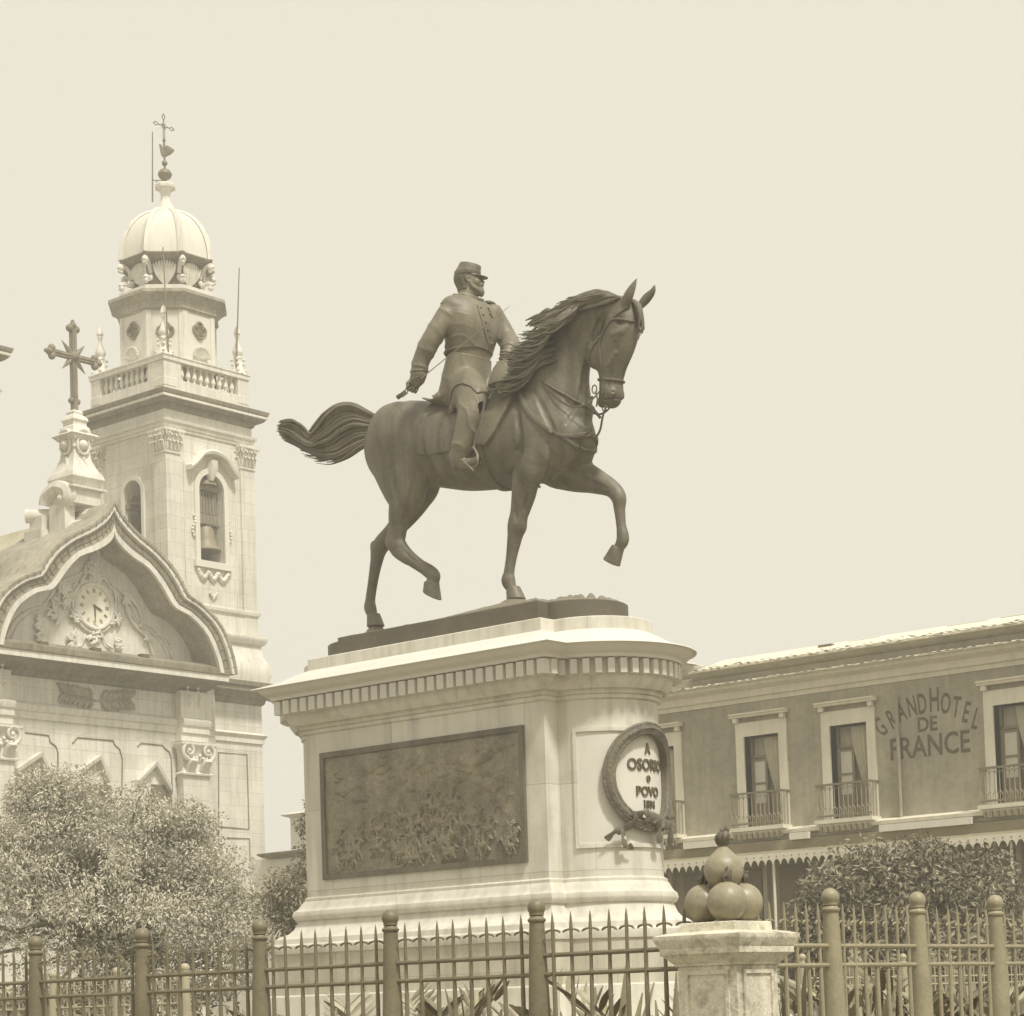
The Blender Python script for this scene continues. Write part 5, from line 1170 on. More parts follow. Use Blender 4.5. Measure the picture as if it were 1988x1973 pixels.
kc = MB(); zr_ = [(0, zt(1377)-.02)]; prt = [(.14, pr[0][1]-.02), (.22, pr[1][1]), (.26, pr[2][1]), (.40, pr[3][1]), (.48, pr[4][1]), (.52, pr[5][1]), (.74, pr[6][1]-.02), (.78, pr[7][1]-.02), (.78, pr[8][1]-.06), (.86, pr[9][1]-.06), (.88, pr[11][1]-.10), (.2, pr[11][1]-.02)]
kc.rect_prof(X0, X1, Ya, Yb, prt); kc.build('tower_base_cornice', M['church_dark'], tw)  # same dark stone, soffit shade included in its colour
kc = MB(); kc.rect_prof(X0, X1, Ya, Yb, [(.13, pr2[0][1]-.05), (.13, pr2[1][1]-.05), (.2, pr2[2][1]-.05), (.2, pr2[3][1]-.1), (.3, pr2[5][1]-.15), (.13, pr2[6][1]-.1)]); kc.build('tower_base_architrave', M['church_plain'], tw)
# giant pilasters with composite capitals
def big_pil(ya, yb, xf, name='giant_pilaster'):
    zc0 = fz(1500, xf, 380); zc1 = fz(1443, xf, 380)
    b = MB().box(xf-.35, xf, ya, yb, 0, zc0).build(name, M['church'], church); hh = zc1-zc0
    c = MB().loft([[(xf-.3, ya-d, z), (xf+d, ya-d, z), (xf+d, yb+d, z), (xf-.3, yb+d, z)] for d, z in ((.1, zc0-.12), (.12, zc0-.06), (.03, zc0), (.0, zc0+.05), (.02, zc0+hh*.6), (.1, zc0+hh*.8), (.2, zc0+hh*.9), (.22, zc0+hh*.92), (.22, zc1))])
    wd = yb-ya; r_ = np.random.default_rng(6)
    for sg in (-1, 1):
        cy = (ya+yb)/2+sg*wd*.36; pts = [(xf+.16, cy+sg*.30*math.cos(t)*(1-t/9), zc0+hh*.72+.30*math.sin(t)*(1-t/9)) for t in np.linspace(-1.5, 6.2, 22)]
        c.tube(pts, [.085-.002*k for k in range(22)], 6); c.sphere((xf+.16, cy, zc0+hh*.72), .09, 8, 6)
        for k in range(4): c.tube(catmull([(xf+.02, cy-sg*.15*k*.6, zc0+.02), (xf+.14, cy-sg*.14*k*.6, zc0+hh*.25), (xf+.28, cy-sg*.13*k*.6+.03, zc0+hh*.38), (xf+.26, cy-sg*.12*k*.6, zc0+hh*.30)], 3), [.06, .09, .1, .1, .1, .09, .08, .07, .06, .04], 6)
    for k in range(8): c.sphere((xf+.12, ya+wd*(k+.5)/8, zc0+hh*(.5+.06*math.sin(k*2))), .075, 8, 6)
    c.build('capital', M['church_plain'], b); return b
py0, py1 = float(on_plane(356, 1500, 0, TX+.95)[1]), float(on_plane(407, 1500, 0, TX+.95)[1]); PF = TX+.95
big_pil(py0, py1, PF); 
m1 = float(on_plane(-26, 1500, 0, PF)[1]); m2 = float(on_plane(28, 1480, 0, PF)[1]); big_pil(m1, m2, PF)
for (a, b) in ((py0, py1), (m1, m2)):
    fr = MB()
    fr.box(PF-.38, PF-.06, a+.02, b-.02, pr2[-1][1]-.1, pr[0][1]+.1)
    fr.loft([[(WX+d+.35, yy, z) for d, z in [(-.55, pr2[0][1]-.01)]+[(q[0], q[1]-.01) for q in pr2]+[(-.55, pr2[-1][1]-.012)]] for yy in (a-.02, b+.02)])
    for q in range(2):
        u = a+(b-a)*(.3+.4*q); 
        for k in range(8): fr.sphere((PF-.05, u+.05*math.sin(k), pr2[-1][1]+.45+.14*k), .07+.03*math.sin(k*1.3), 8, 6)
    fr.build('frieze_block', M['church_plain'], church)
# carved branch in the frieze
bn = MB(); zf = (pr2[-1][1]+pr[0][1])/2; yc_ = float(on_plane(186, 1350, 0, WX)[1]); hw = 1.75; r_ = np.random.default_rng(8)
for sg in (-1, 1):
    bn.tube(catmull([(WX+.03, yc_, zf-.15), (WX+.06, yc_+sg*.7, zf-.0), (WX+.06, yc_+sg*1.3, zf+.05), (WX+.03, yc_+sg*hw, zf+.32)], 5), .035, 6)
    for k in range(12):
        u = yc_+sg*(.2+1.45*k/12); 
        for s2 in (-1, 1):
            b0 = np.array([WX+.04, u, zf-.1+.012*k]); e = b0+np.array([.05, sg*(.16+.1*r_.random()), s2*(.34+.1*r_.random())]); bn.tube([b0, (b0+e)/2+np.array([.05, 0, 0]), e], [.03, .085, .02], 6)
bn.build('carved_branch', M['church_mid'], church)
# wall panels and window heads behind the tree
def rect_line(X, pts, w_=.03):
    pn = MB()
    P3 = [(X+.01, float(on_plane(x, y, 0, X)[1]), float(on_plane(x, y, 0, X)[2])) for x, y in pts]; pn.tube(P3, w_, 5); pn.build('wall_panel', M['church_dark'], wall)
rect_line(WX, [(112, 1560), (112, 1462), (108, 1449), (97, 1441), (94, 1428), (48, 1422)]); rect_line(WX, [(236, 1560), (237, 1474), (232, 1455), (222, 1446), (219, 1438), (150, 1432), (140, 1444)])
rect_line(WX, [(334, 1540), (332, 1473), (328, 1460), (318, 1452), (315, 1447), (274, 1443), (266, 1450)]); rect_line(TX+.12, [(424, 1660), (424, 1461), (479, 1465), (483, 1610), (424, 1605)]); rect_line(TX+.12, [(440, 1627), (484, 1628), (486, 1730)])
for (xl, xm, xr, yb_, yt) in ((34, 82, 100, 1490, 1462), (150, 196, 214, 1497, 1468), (270, 305, 333, 1512, 1480)):
    q = [on_plane(xl, yb_+4, 0, WX+.25), on_plane(xm, yt, 0, WX+.25), on_plane(xr, yb_+16, 0, WX+.25)]
    wh = MB().loft([[(WX-.05, p[1], p[2]-.12), (WX+.25, p[1], p[2]-.12), (WX+.3, p[1], p[2]+.04), (WX-.05, p[1], p[2]+.06)] for p in q]).build('window_pediment', M['church_plain'], wall)
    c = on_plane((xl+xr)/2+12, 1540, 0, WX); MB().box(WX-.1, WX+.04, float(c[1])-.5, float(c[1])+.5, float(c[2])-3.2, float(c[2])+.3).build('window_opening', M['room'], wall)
# clock
cc = on_plane(183.5, 1178, 0, TPX+.12); CY, CZ = float(cc[1]), float(cc[2])
def ringx(mb, r, t, X, sy=1., n=40, lo=0, hi=2*math.pi): mb.tube([(X, CY+sy*r*math.cos(a), CZ+r*math.sin(a)) for a in np.linspace(lo, hi, n)], t, 7)
ck = MB(); ringx(ck, .80, .09, TPX+.10); ringx(ck, .94, .06, TPX+.06); clock = ck.build('clock', M['church_plain'], church)
dl = MB().loft([[(X, CY+.73*math.cos(a), CZ+.73*math.sin(a)) for a in np.linspace(0, 2*math.pi, 41)[:-1]] for X in (TPX+.02, TPX+.11)]).build('clock_dial', M['dial'], clock)
for k in range(12):
    a = k*math.pi/6; c = np.array([math.cos(a), math.sin(a)]); n = np.array([-c[1], c[0]]); tk = MB()
    for off in ((-.035, 0, .035) if k % 3 else (-.05, -.015, .02, .05)):
        p = c*.50+n*off; q = c*.66+n*off; tk.tube([(TPX+.118, CY+p[0], CZ+p[1]), (TPX+.118, CY+q[0], CZ+q[1])], .009, 4)
    tk.build('hour_mark', M['church_dark'], dl)
MB().tube([(TPX+.13, CY, CZ+.08), (TPX+.13, CY+.02, CZ-.28), (TPX+.13, CY+.02, CZ-.50)], [.03, .035, .01], 5).build('clock_hand', M['letter'], dl)
MB().tube([(TPX+.14, CY-.06, CZ+.06), (TPX+.14, CY+.2, CZ-.06), (TPX+.14, CY+.36, CZ-.12)], [.03, .04, .01], 5).build('clock_hand', M['letter'], dl)
# carved scrollwork of the tympanum
sw_ = MB(); r_ = np.random.default_rng(12)
def TP(x, y, o=.08): p = on_plane(x, y, 0, TPX+o); return p
def scroll(pts, w0=.07, w1=.03): 
    q = catmull([TP(*p) for p in pts], 5); sw_.tube(q, [w0+(w1-w0)*i/(len(q)-1)+.02*math.sin(i*1.1) for i in range(len(q))], 6)
scroll([(156, 1195), (148, 1180), (147, 1158), (153, 1138), (164, 1128), (160, 1120)]); scroll([(214, 1205), (222, 1190), (225, 1165), (221, 1145), (210, 1135), (216, 1122)]); scroll([(150, 1190), (140, 1170), (141, 1145), (150, 1128)], .04); scroll([(220, 1198), (230, 1175), (226, 1148), (215, 1130)], .04)
for (x, y, n, s) in ((182, 1100, 26, 16), (182, 1120, 20, 14), (120, 1140, 14, 8), (126, 1158, 8, 6), (104, 1186, 12, 11), (140, 1196, 8, 7), (224, 1206, 8, 7), (244, 1160, 10, 5), (136, 1240, 8, 5), (226, 1254, 6, 6), (182, 1236, 8, 6), (76, 1206, 8, 4), (80, 1236, 10, 6), (286, 1240, 8, 5)):
    for k in range(int(n*1.6)):
        q = TP(x+r_.normal(0, s*.45), y+r_.normal(0, s*.8), .05); a = r_.uniform(0, 6.28); l = r_.uniform(.14, .3); b = a+r_.choice([-1, 1])*r_.uniform(1., 2.2)
        sw_.tube(catmull([q, q+np.array([.09, l*.6*math.cos(a), l*.6*math.sin(a)]), q+np.array([.07, l*math.cos(a)+l*.4*math.cos(b), l*math.sin(a)+l*.4*math.sin(b)])], 3), [.04, .06, .065, .06, .05, .035, .015], 6)
scroll([(118, 1130), (130, 1134), (136, 1150), (134, 1180), (146, 1192)]); scroll([(240, 1148), (252, 1160), (268, 1180), (276, 1206), (270, 1216), (256, 1206)], .07, .05); scroll([(244, 1150), (246, 1180), (254, 1202), (268, 1222), (284, 1236), (298, 1272)], .09, .05)
scroll([(168, 1240), (180, 1232), (184, 1250)], .05); scroll([(196, 1230), (206, 1250), (224, 1262), (236, 1262)], .04); scroll([(70, 1198), (80, 1216), (74, 1240), (88, 1252)], .06); scroll([(166, 1232), (160, 1250), (150, 1256)], .03); scroll([(296, 1230), (322, 1240), (332, 1256), (333, 1278)], .035)
for sx in (-1, 1):
    scroll([(182+sx*4, 1092), (182+sx*16, 1100), (182+sx*18, 1118), (182+sx*26, 1132)], .08, .05)
sw_.build('carved_scrollwork', M['church_plain'], tym)
lp = MB()
for x, y in ((82, 1252), (185, 1264), (279, 1276)): c = on_plane(x, y, 0, FXh-.3); MB().box(c[0]-.12, c[0]+.12, c[1]-.18, c[1]+.18, c[2]-.25, c[2]+.1).build('floodlight_box', M['letter'], church)

# pedestal and cross on the ridge
RX = float(on_plane(148, 950, 1, APY)[0])
def zx(y): return z_of(y, RX, APY)
def sq(mb, prof): return mb.loft([[(RX+h*sx, APY+h*sy, z) for sx, sy in ((1, -1), (1, 1), (-1, 1), (-1, -1))] for h, z in prof])
cpd = sq(MB(), [(.62, zx(985)), (.62, zx(958)), (.78, zx(956)), (.78, zx(952)), (.55, zx(949)), (.55, zx(947)), (.66, zx(942)), (.74, zx(934)), (.70, zx(926)), (.60, zx(918)), (.48, zx(905)), (.40, zx(893)), (.36, zx(876)), (.42, zx(873)), (.40, zx(860)), (.55, zx(852)), (.62, zx(849)), (.58, zx(846)), (.40, zx(842)), (.38, zx(832)), (.30, zx(828)), (.30, zx(822)), (.36, zx(818)), (.32, zx(812)), (.2, zx(806)), (.22, zx(802)), (.18, zx(798))]).build('cross_pedestal', M['church_plain'], church, ang=28)
md_ = MB(); cz_ = zx(868); 
for nn, uu in (((1, 0, 0), (0, 1, 0)), ((0, -1, 0), (1, 0, 0))):
    nn = np.array(nn, float); uu = np.array(uu, float); c = np.array([RX, APY, cz_])+nn*.46; 
    md_.tube([c+uu*.27*math.cos(a)+np.array([0, 0, .34*math.sin(a)]) for a in np.linspace(0, 6.3, 20)], .05, 6); md_.sphere(c-nn*.04, .2, 10, 8)
    md_.tube(catmull([c+uu*-.42+np.array([0, 0, .2]), c+uu*-.25+np.array([0, 0, .46]), c+np.array([0, 0, .55]), c+uu*.25+np.array([0, 0, .46]), c+uu*.42+np.array([0, 0, .2])], 4), .08, 6)
    md_.tube(catmull([c-nn*.05+uu*.0+np.array([0, 0, -.45]), c+nn*.02+uu*.12+np.array([0, 0, -.8]), c+nn*.22+np.array([0, 0, -1.25])], 5), .07, 6)
md_.build('carved_medallion', M['church_plain'], cpd)
xr_ = MB(); X_ = RX
ca = on_plane(142, 795, 0, X_); cb = on_plane(142, 628, 0, X_); cm = on_plane(143, 692, 0, X_); yb_ = float(cm[1])-.02
yb_ = APY; z0_, z1_, zm = zx(797), zx(638), zx(693)
sh_l, sh_r = APY-.98, APY+.98
xr_.box(X_-.10, X_+.10, yb_-.10, yb_+.10, z0_, z1_); xr_.box(X_-.098, X_+.098, sh_l, sh_r, zm-.098, zm+.098)
for c in ((sh_l, zm, -1, 0), (sh_r, zm, 1, 0), (yb_, z1_, 0, 1)):
    for a in (-1, 0, 1):
        dy_, dz_ = (c[2]*.12 if a == 0 else 0)+(a*.15 if c[3] else 0), (c[3]*.12 if a == 0 else 0)+(a*.15 if c[2] else 0); xr_.sphere((X_, c[0]+dy_, c[1]+dz_), .14, 12, 8)
    xr_.sphere((X_, c[0]+c[2]*.27, c[1]+c[3]*.27), .075, 10, 6)
for sg in (-1, 1): xr_.sphere((X_, yb_+sg*.14, z0_+.35), .12, 10, 8)
for k in range(4):
    a = math.pi/4+k*math.pi/2; e = np.array([X_, yb_+.75*math.cos(a), zm+.75*math.sin(a)]); xr_.tube([(X_, yb_, zm), (X_, yb_+.3*math.cos(a), zm+.3*math.sin(a)), e], [.12, .10, .008], 6)
xr_.sphere((X_+.05, yb_, zm), .2, 12, 8)
for a, b in (((yb_, z0_+.5), (yb_, zm-.2)), ((yb_, zm+.2), (yb_, z1_-.1)), ((sh_l+.1, zm), (yb_-.2, zm)), ((yb_+.2, zm), (sh_r-.1, zm))): xr_.tube([(X_+.10, a[0], a[1]), (X_+.10, b[0], b[1])], .035, 6)
xr_.build('stone_cross', M['church_dark'], cpd)
# broken volute further back on the ridge
RX2 = float(on_plane(84, 1000, 1, APY-.6)[0]); c = on_plane(84, 1000, 1, APY-.6)
def zx2(y): return z_of(y, RX2, APY-.6)
vb = MB(); vb.box(RX2-.5, RX2+.5, APY-1.1, APY-.1, zx2(1075), zx2(1034)); vb.box(RX2-.35, RX2+.35, APY-.95, APY-.25, zx2(1034)+.001, zx2(1006)); vb.tube([(RX2-.45, APY-1.05, zx2(1002)), (RX2+.45, APY-.15, zx2(1002))], .26, 12)
vb.tube(catmull([(RX2+.2, APY-.6, zx2(985)), (RX2+.35, APY-.6, zx2(968)), (RX2+.9, APY-.6, zx2(956)), (RX2+1.5, APY-.6, zx2(966)), (RX2+1.5, APY-.6, zx2(984)), (RX2+1.2, APY-.6, zx2(978))], 5), [.3]*26, 8)
vb.box(RX2+.6, RX2+1.5, APY-.8, APY-.35, zx2(1045), zx2(990)); vb.build('ridge_volute', M['church_plain'], church)
# ================================================================== the hotel
HY = float(at_depth(1480, 1500, 53.)[1])
def hx(x, y, Y=None): return float(on_plane(x, y, 1, HY if Y is None else Y)[0])
def hz(y, x=1480, Y=None): return float(on_plane(x, y, 1, HY if Y is None else Y)[2])
hotel = thing('hotel', (hx(1600, 1500), HY, 0), 'long two storey hotel with dark painted wall, white framed balcony doors and tiled roof', 'hotel')
HXL, HXR = hx(1215, 1500), -14.
zfl = hz(1606); zdt = hz(1427); zft = hz(1412); zcor0 = hz(1352); zcor1 = hz(1338); zpar0 = hz(1325); zeave = hz(1290)
wins = []
for (a, b) in ((1445, 1513), (1615, 1682)): wins.append(((hx(a, 1430)+hx(b, 1430))/2, abs(hx(b, 1430)-hx(a, 1430))/2))
hwn = .50; gap = wins[1][0]-wins[0][0]
cx0 = hx(1302, 1440)-.38; cx3 = hx(1908, 1360)+.26+hwn
wins = [(cx0, hwn), (wins[0][0], hwn), (wins[1][0], hwn), (cx3, hwn)]
edges = [HXL]
wl = MB()
xs = sorted(wins)
prev = HXL
for cx, h in xs:
    wl.box(prev, cx-h-.0, HY, HY+.35, 0 if False else zfl-.35, zcor0); wl.box(cx-h+.0005, cx+h-.0005, HY, HY+.35, zdt, zcor0); wl.box(cx-h+.0005, cx+h-.0005, HY, HY+.35, zfl-.35, zfl); prev = cx+h
wl.box(prev, HXR, HY, HY+.35, zfl-.35, zcor0)
hw = wl.build('wall', M['hotel'], hotel, smooth=False)
MB().box(HXL, HXR, HY+.6, HY+9, 0, zcor0-.01).build('building_core', M['room'], hotel, smooth=False)
# cornice, parapet, roof
MB().loft([[(x, HY+.3-0*d, zcor0-.02)]+[(x, HY-d, z) for d, z in [(0, zcor0-.1), (.03, zcor0-.1), (.05, zcor0), (.12, zcor0+.02), (.14, zcor0+.10), (.16, zcor1), (.26, zcor1+.04), (.36, zpar0-.08), (.38, zpar0)]]+[(x, HY+.3, zpar0)] for x in (HXL, HXR)]).build('cornice', M['hotel_trim'], hotel)
PXL = hx(1352, 1300)
MB().box(HXL, HXR, HY+.02, HY+.32, zpar0-.001, zeave-.12).build('parapet', M['hotel'], hotel, smooth=False)
MB().loft([[(x, HY+.3, zeave-.16), (x, HY+.02, zeave-.16), (x, HY-.04, zeave-.13), (x, HY-.14, zeave-.05), (x, HY-.16, zeave-.0), (x, HY+.3, zeave)] for x in (PXL-.1, HXR)]).build('parapet_moulding', M['hotel_trim'] if False else M['hotel'], hotel)
def tiles(name, x0, x1, y0, z0, rows, pitch, rise, parent, seed=1, wdt=.21):
    r_ = np.random.default_rng(seed); V = []; Fq = []; T = []; n = 5
    cols = int((x1-x0)/wdt)
    for r in range(rows):
        for c in range(cols):
            cx = x0+(c+.5)*wdt; yy = y0+r*pitch+r_.normal(0, .012); zz = z0+r*rise+r_.normal(0, .008); t = r_.uniform(.8, 1.12); up = (c % 2 == 0)
            b = len(V)
            for (f, yy_, zz_) in ((0, yy, zz), (1, yy+pitch*1.25, zz+rise*1.25-.02)):
                for k in range(n+1):
                    a = math.pi*k/n; rr = wdt*(.56 if f == 0 else .48)
                    V.append((cx-rr*math.cos(a), yy_, zz_+(rr*.42*math.sin(a) if up else .02-rr*.30*math.sin(a)))); T.append(t)
            for k in range(n): Fq.append((b+k, b+k+1, b+n+1+k+1, b+n+1+k))
    return np_mesh(name, np.array(V, float), np.array(Fq), M['tile'], parent, tone=np.array(T, np.float32), smooth=False)
tiles('roof', PXL-.1, -19, HY-.20, zeave+.02, 6, .26, .07, hotel, 1, .11)
MB().loft([[(x, HY-.22, zeave+.005), (x, HY+1.35, zeave+.50), (x, HY+1.35, zeave+.3), (x, HY+.2, zeave-.08)] for x in (PXL-.1, HXR)]).build('roof_deck', M['hotel_trim'], hotel)
MB().box(PXL-.1, -19, HY-.19, HY-.15, zeave-.01, zeave+.055).build('eave_board', M['hotel_trim'], hotel); MB().box(HXL, -19, HY-.48, HY-.38, zpar0+.002, zpar0+.04).build('eave_board', M['hotel_trim'], hotel)
rg = MB(); r_ = np.random.default_rng(5)
x = PXL
while x < -19:
    l = r_.uniform(.3, 1.2)
    if r_.random() < .55: MB().box(x, x+l, HY+1.2, HY+1.5, zeave+.36, zeave+.44+r_.uniform(0, .05)).build('ridge_tile', M['hotel'], hotel)
    x += l*1.3
MB().box(hx(1548, 1250), hx(1574, 1250), HY+.9, HY+1.2, zeave+.3, zeave+.42).build('ridge_tile', M['room'], hotel)
tiles('eave_tiles', HXL, -19, HY-.50, zpar0+.015, 1, .30, .07, hotel, 3, .11)
# balcony doors
def door(cx, hwn, first=False):
    fw_ = .23; f = MB()
    f.box(cx-hwn-fw_, cx-hwn, HY-.05, HY+.34, zfl, zdt); f.box(cx+hwn, cx+hwn+fw_, HY-.05, HY+.34, zfl, zdt); f.box(cx-hwn-fw_, cx+hwn+fw_, HY-.05, HY+.34, zdt, zdt+.34)
    wf = f.build('door_frame', M['hotel_trim'], hotel, smooth=False)
    MB().loft([[(x, HY-.049, z0), (x, HY-.049-o, z0+.0), (x, HY-.049-o, z0+.04), (x, HY-.049-o-.04, z0+.06), (x, HY-.049-o-.04, z0+.1), (x, HY-.049, z0+.12)] for x, z0, o in ((cx-hwn-fw_-.08, zdt+.46, .14), (cx+hwn+fw_+.08, zdt+.46, .14))]).build('door_hood', M['hotel_trim'], wf)
    for sg in (-1, 1): MB().box(cx+sg*(hwn+fw_-.06)-.06, cx+sg*(hwn+fw_-.06)+.06, HY-.16, HY-.051, zdt+.345, zdt+.459).build('hood_bracket', M['hotel_trim'], wf)
    d = MB(); yb = HY+.24
    d.box(cx-hwn, cx+hwn, yb, yb+.05, zdt-.52, zdt-.46); d.box(cx-hwn, cx-hwn+.06, yb, yb+.05, zfl, zdt); d.box(cx+hwn-.06, cx+hwn, yb, yb+.05, zfl, zdt); d.box(cx-.03, cx+.03, yb+.001, yb+.049, zdt-.46, zdt)
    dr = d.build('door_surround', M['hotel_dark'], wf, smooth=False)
    l = MB(); l.box(cx-hwn+.06, cx-hwn+.13, yb-.06, yb-.01, zfl, zdt-.52); l.box(cx-.06, cx+.0, yb-.06, yb-.01, zfl, zdt-.52)
    for z in (zfl+.55, zfl+1.05, zdt-.6): l.box(cx-hwn+.13, cx-.06, yb-.06, yb-.01, z, z+.05)
    l.box(cx-hwn+.13, cx-.06, yb-.05, yb-.02, zfl, zfl+.55); l.build('door_leaf', M['wood'], wf, smooth=False)
    MB().box(cx-hwn+.13, cx-.06, yb-.04, yb-.03, zfl+.60, zdt-.6).build('door_pane', M['glass'], wf, smooth=False)
    MB().box(cx-hwn+.001, cx+hwn-.001, yb+.12, yb+.13, zfl+.001, zdt-.001).build('dark_interior', M['interior'], wf, smooth=False)
    # swept lace curtain
    V = []; Q = []; nu, nv = 14, 16; ps = [(1.0, .42), (.98, .44), (.9, .52), (.72, .66), (.5, .74), (.42, .60)]
    for i in range(nv+1):
        t = i/nv; left = -.0+ .62*(t**1.6)*hwn*1.3; right = hwn*.86
        if t > .8: left = left
        for j in range(nu+1):
            s = j/nu; xx_ = left+(right-left)*s-.05; V.append((cx+xx_, yb+.02-.09+.02*math.sin(s*22), zdt-.0-.05-(zdt-zfl-.55)*t*(1-.15*s*t)))
    for i in range(nv):
        for j in range(nu): a = i*(nu+1)+j; Q.append((a, a+1, a+nu+2, a+nu+1))
    np_mesh('curtain', np.array(V), np.array(Q), M['curtain'], wf)
    V = []; Q = []
    for i in range(3):
        for j in range(nu+1): V.append((cx-hwn+.07+(2*hwn-.14)*j/nu, yb+.08+.02*math.sin(j*1.9), zdt-.01-.225*i))
    for i in range(2):
        for j in range(nu): a = i*(nu+1)+j; Q.append((a, a+1, a+nu+2, a+nu+1))
    np_mesh('valance', np.array(V), np.array(Q), M['curtain'], wf)
    # balcony
    bw_ = hwn+.25; ztop = hz(1548)-.0; ztop = zfl+.78; yo = HY-.36
    s = MB().loft([[(cx-bw_-.03+q, HY+.0, z), (cx-bw_-.03+q, yo-.05+q, z), (cx+bw_+.03-q, yo-.05+q, z), (cx+bw_+.03-q, HY+.0, z)] for q, z in ((.14, zfl-.28), (.08, zfl-.20), (.06, zfl-.12), (0, zfl-.10), (0, zfl-.01))]).build('balcony', M['hotel_trim'], hotel)
    for k in range(9): MB().loft([[(cx-bw_+.12+k*(2*bw_-.24)/8+sx*.035*w_, yo-.03+dy, z) for sx, dy in ((-1, 0), (1, 0), (1, .06), (-1, .06))] for w_, z in ((1, zfl-.16), (.8, zfl-.24), (.1, zfl-.31))]).build('pendant', M['hotel_dark'], s)
    r = MB(); r.box(cx-bw_, cx+bw_, yo-.02, yo+.03, ztop, ztop+.05); r.box(cx-bw_, cx-bw_+.05, yo+.031, HY, ztop, ztop+.049); r.box(cx+bw_-.05, cx+bw_, yo+.031, HY, ztop, ztop+.049)
    r.box(cx-bw_, cx+bw_, yo-.0, yo+.02, zfl+.06, zfl+.09); rail = r.build('handrail', M['iron'], s)
    bal = MB(); 
    def bar(x, y):
        if True:
            bal.tube([(x, y, zfl+.0), (x, y, ztop+.01)], .012, 5)
    N = 12
    for k in range(N+1):
        x = cx-bw_+.02+(2*bw_-.04)*k/N; bar(x, yo+.01)
        if k < N:
            st = (2*bw_-.04)/N; m = x+st/2
            bal.tube(catmull([(x, yo+.01, zfl+.30), (m, yo+.01, zfl+.20), (m, yo+.01, zfl+.09)], 3), .009, 4); bal.tube(catmull([(x+st, yo+.01, zfl+.30), (m, yo+.01, zfl+.20)], 3), .009, 4)
            bal.tube(catmull([(x, yo+.01, ztop-.12), (m, yo+.01, ztop-.04), (x+st, yo+.01, ztop-.12)], 3), .009, 4)
    for sg in (-1, 1):
        for k in range(4): bar(cx+sg*(bw_-.02), yo+.12+.13*k)
    for k in range(3): bal.box(cx-bw_+.02, cx+bw_-.02, yo+.004, yo+.016, zfl+.001+.045*k, zfl+.012+.045*k)
    bal.build('balusters', M['iron_light'], s)  # bars coloured pale to carry their highlights
for cx, h in wins: door(cx, h)
# string course, plain white ledges between balconies, fringe and awning
sc = MB(); sc.loft([[(x, HY+.2, zfl-.36)]+[(x, HY-d, z) for d, z in ((.02, zfl-.35), (.10, zfl-.34), (.12, zfl-.25), (.30, zfl-.22), (.32, zfl-.14), (.0, zfl-.06))]+[(x, HY+.2, zfl-.06)] for x in (HXL, HXR)]); sc.build('string_course', M['hotel_trim'], hotel)
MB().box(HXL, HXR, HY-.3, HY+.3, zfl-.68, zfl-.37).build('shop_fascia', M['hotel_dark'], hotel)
fz0 = zfl-.69
fr_ = MB(); step = .21; x = HXL; yv = HY-.75
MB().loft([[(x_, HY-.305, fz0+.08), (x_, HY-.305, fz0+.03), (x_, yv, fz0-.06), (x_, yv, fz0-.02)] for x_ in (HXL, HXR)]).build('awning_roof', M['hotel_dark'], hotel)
k = 0
pts_ = []
x = HXL
top = []; low = []
while x < -17:
    for a in np.linspace(0, 1, 7)[:-1]:
        s = abs(math.sin(math.pi*a)); low.append((x+step*a, fz0-.30+.0+.14*(s**.7)))
    x += step
outl = [(HXL, fz0-.02)]+low+[(low[-1][0], fz0-.02)]
for i in range(len(low)-1): fr_.poly([(low[i][0], low[i][1]), (low[i+1][0], low[i+1][1]), (low[i+1][0], fz0-.02), (low[i][0], fz0-.02)], 'y', yv-.012, yv)
fringe = fr_.build('awning_fringe', M['hotel_trim'], hotel, smooth=False)
hl = MB(); x = HXL+step/2
while x < -17: hl.tube([(x, yv-.0125, fz0-.1), (x, yv-.016, fz0-.1)], .022, 6); x += step
hl.build('fringe_holes', M['hotel_dark'], fringe)
# shop front behind the awning
sf = MB(); sf.box(HXL, HXR, HY+.1, HY+.3, 0, zfl-.69); shop = sf.build('shop_front', M['hotel_dark'], hotel, smooth=False)
r_ = np.random.default_rng(3); x = HXL+.4
while x < -17:
    w_ = r_.uniform(.7, 1.1); MB().box(x, x+w_, HY+.05, HY+.098, .2, zfl-1.0).build('shop_opening', M['room'], shop, smooth=False)
    MB().box(x+w_+.08, x+w_+.2, HY-.02, HY+.097, 0, zfl-.75).build('shop_pilaster', M['hotel'], shop, smooth=False); x += w_+.5
for px in (1503, 1966): xx_ = hx(px, 1700, yv+.1); MB().tube([(xx_, yv+.1, 0), (xx_, yv+.1, fz0-.03)], .035, 8).build('awning_post', M['hotel_trim'], hotel)
xx_ = hx(1749, 1500); dp = MB().tube([(xx_, HY-.07, zfl-.1), (xx_, HY-.07, zdt+.42)], .045, 8); dp.lathe((xx_, HY-.07, zdt+.4), [(.05, 0), (.06, .03), (.045, .09), (.02, .11)], 8); dp.build('drain_pipe', M['hotel'], hotel)
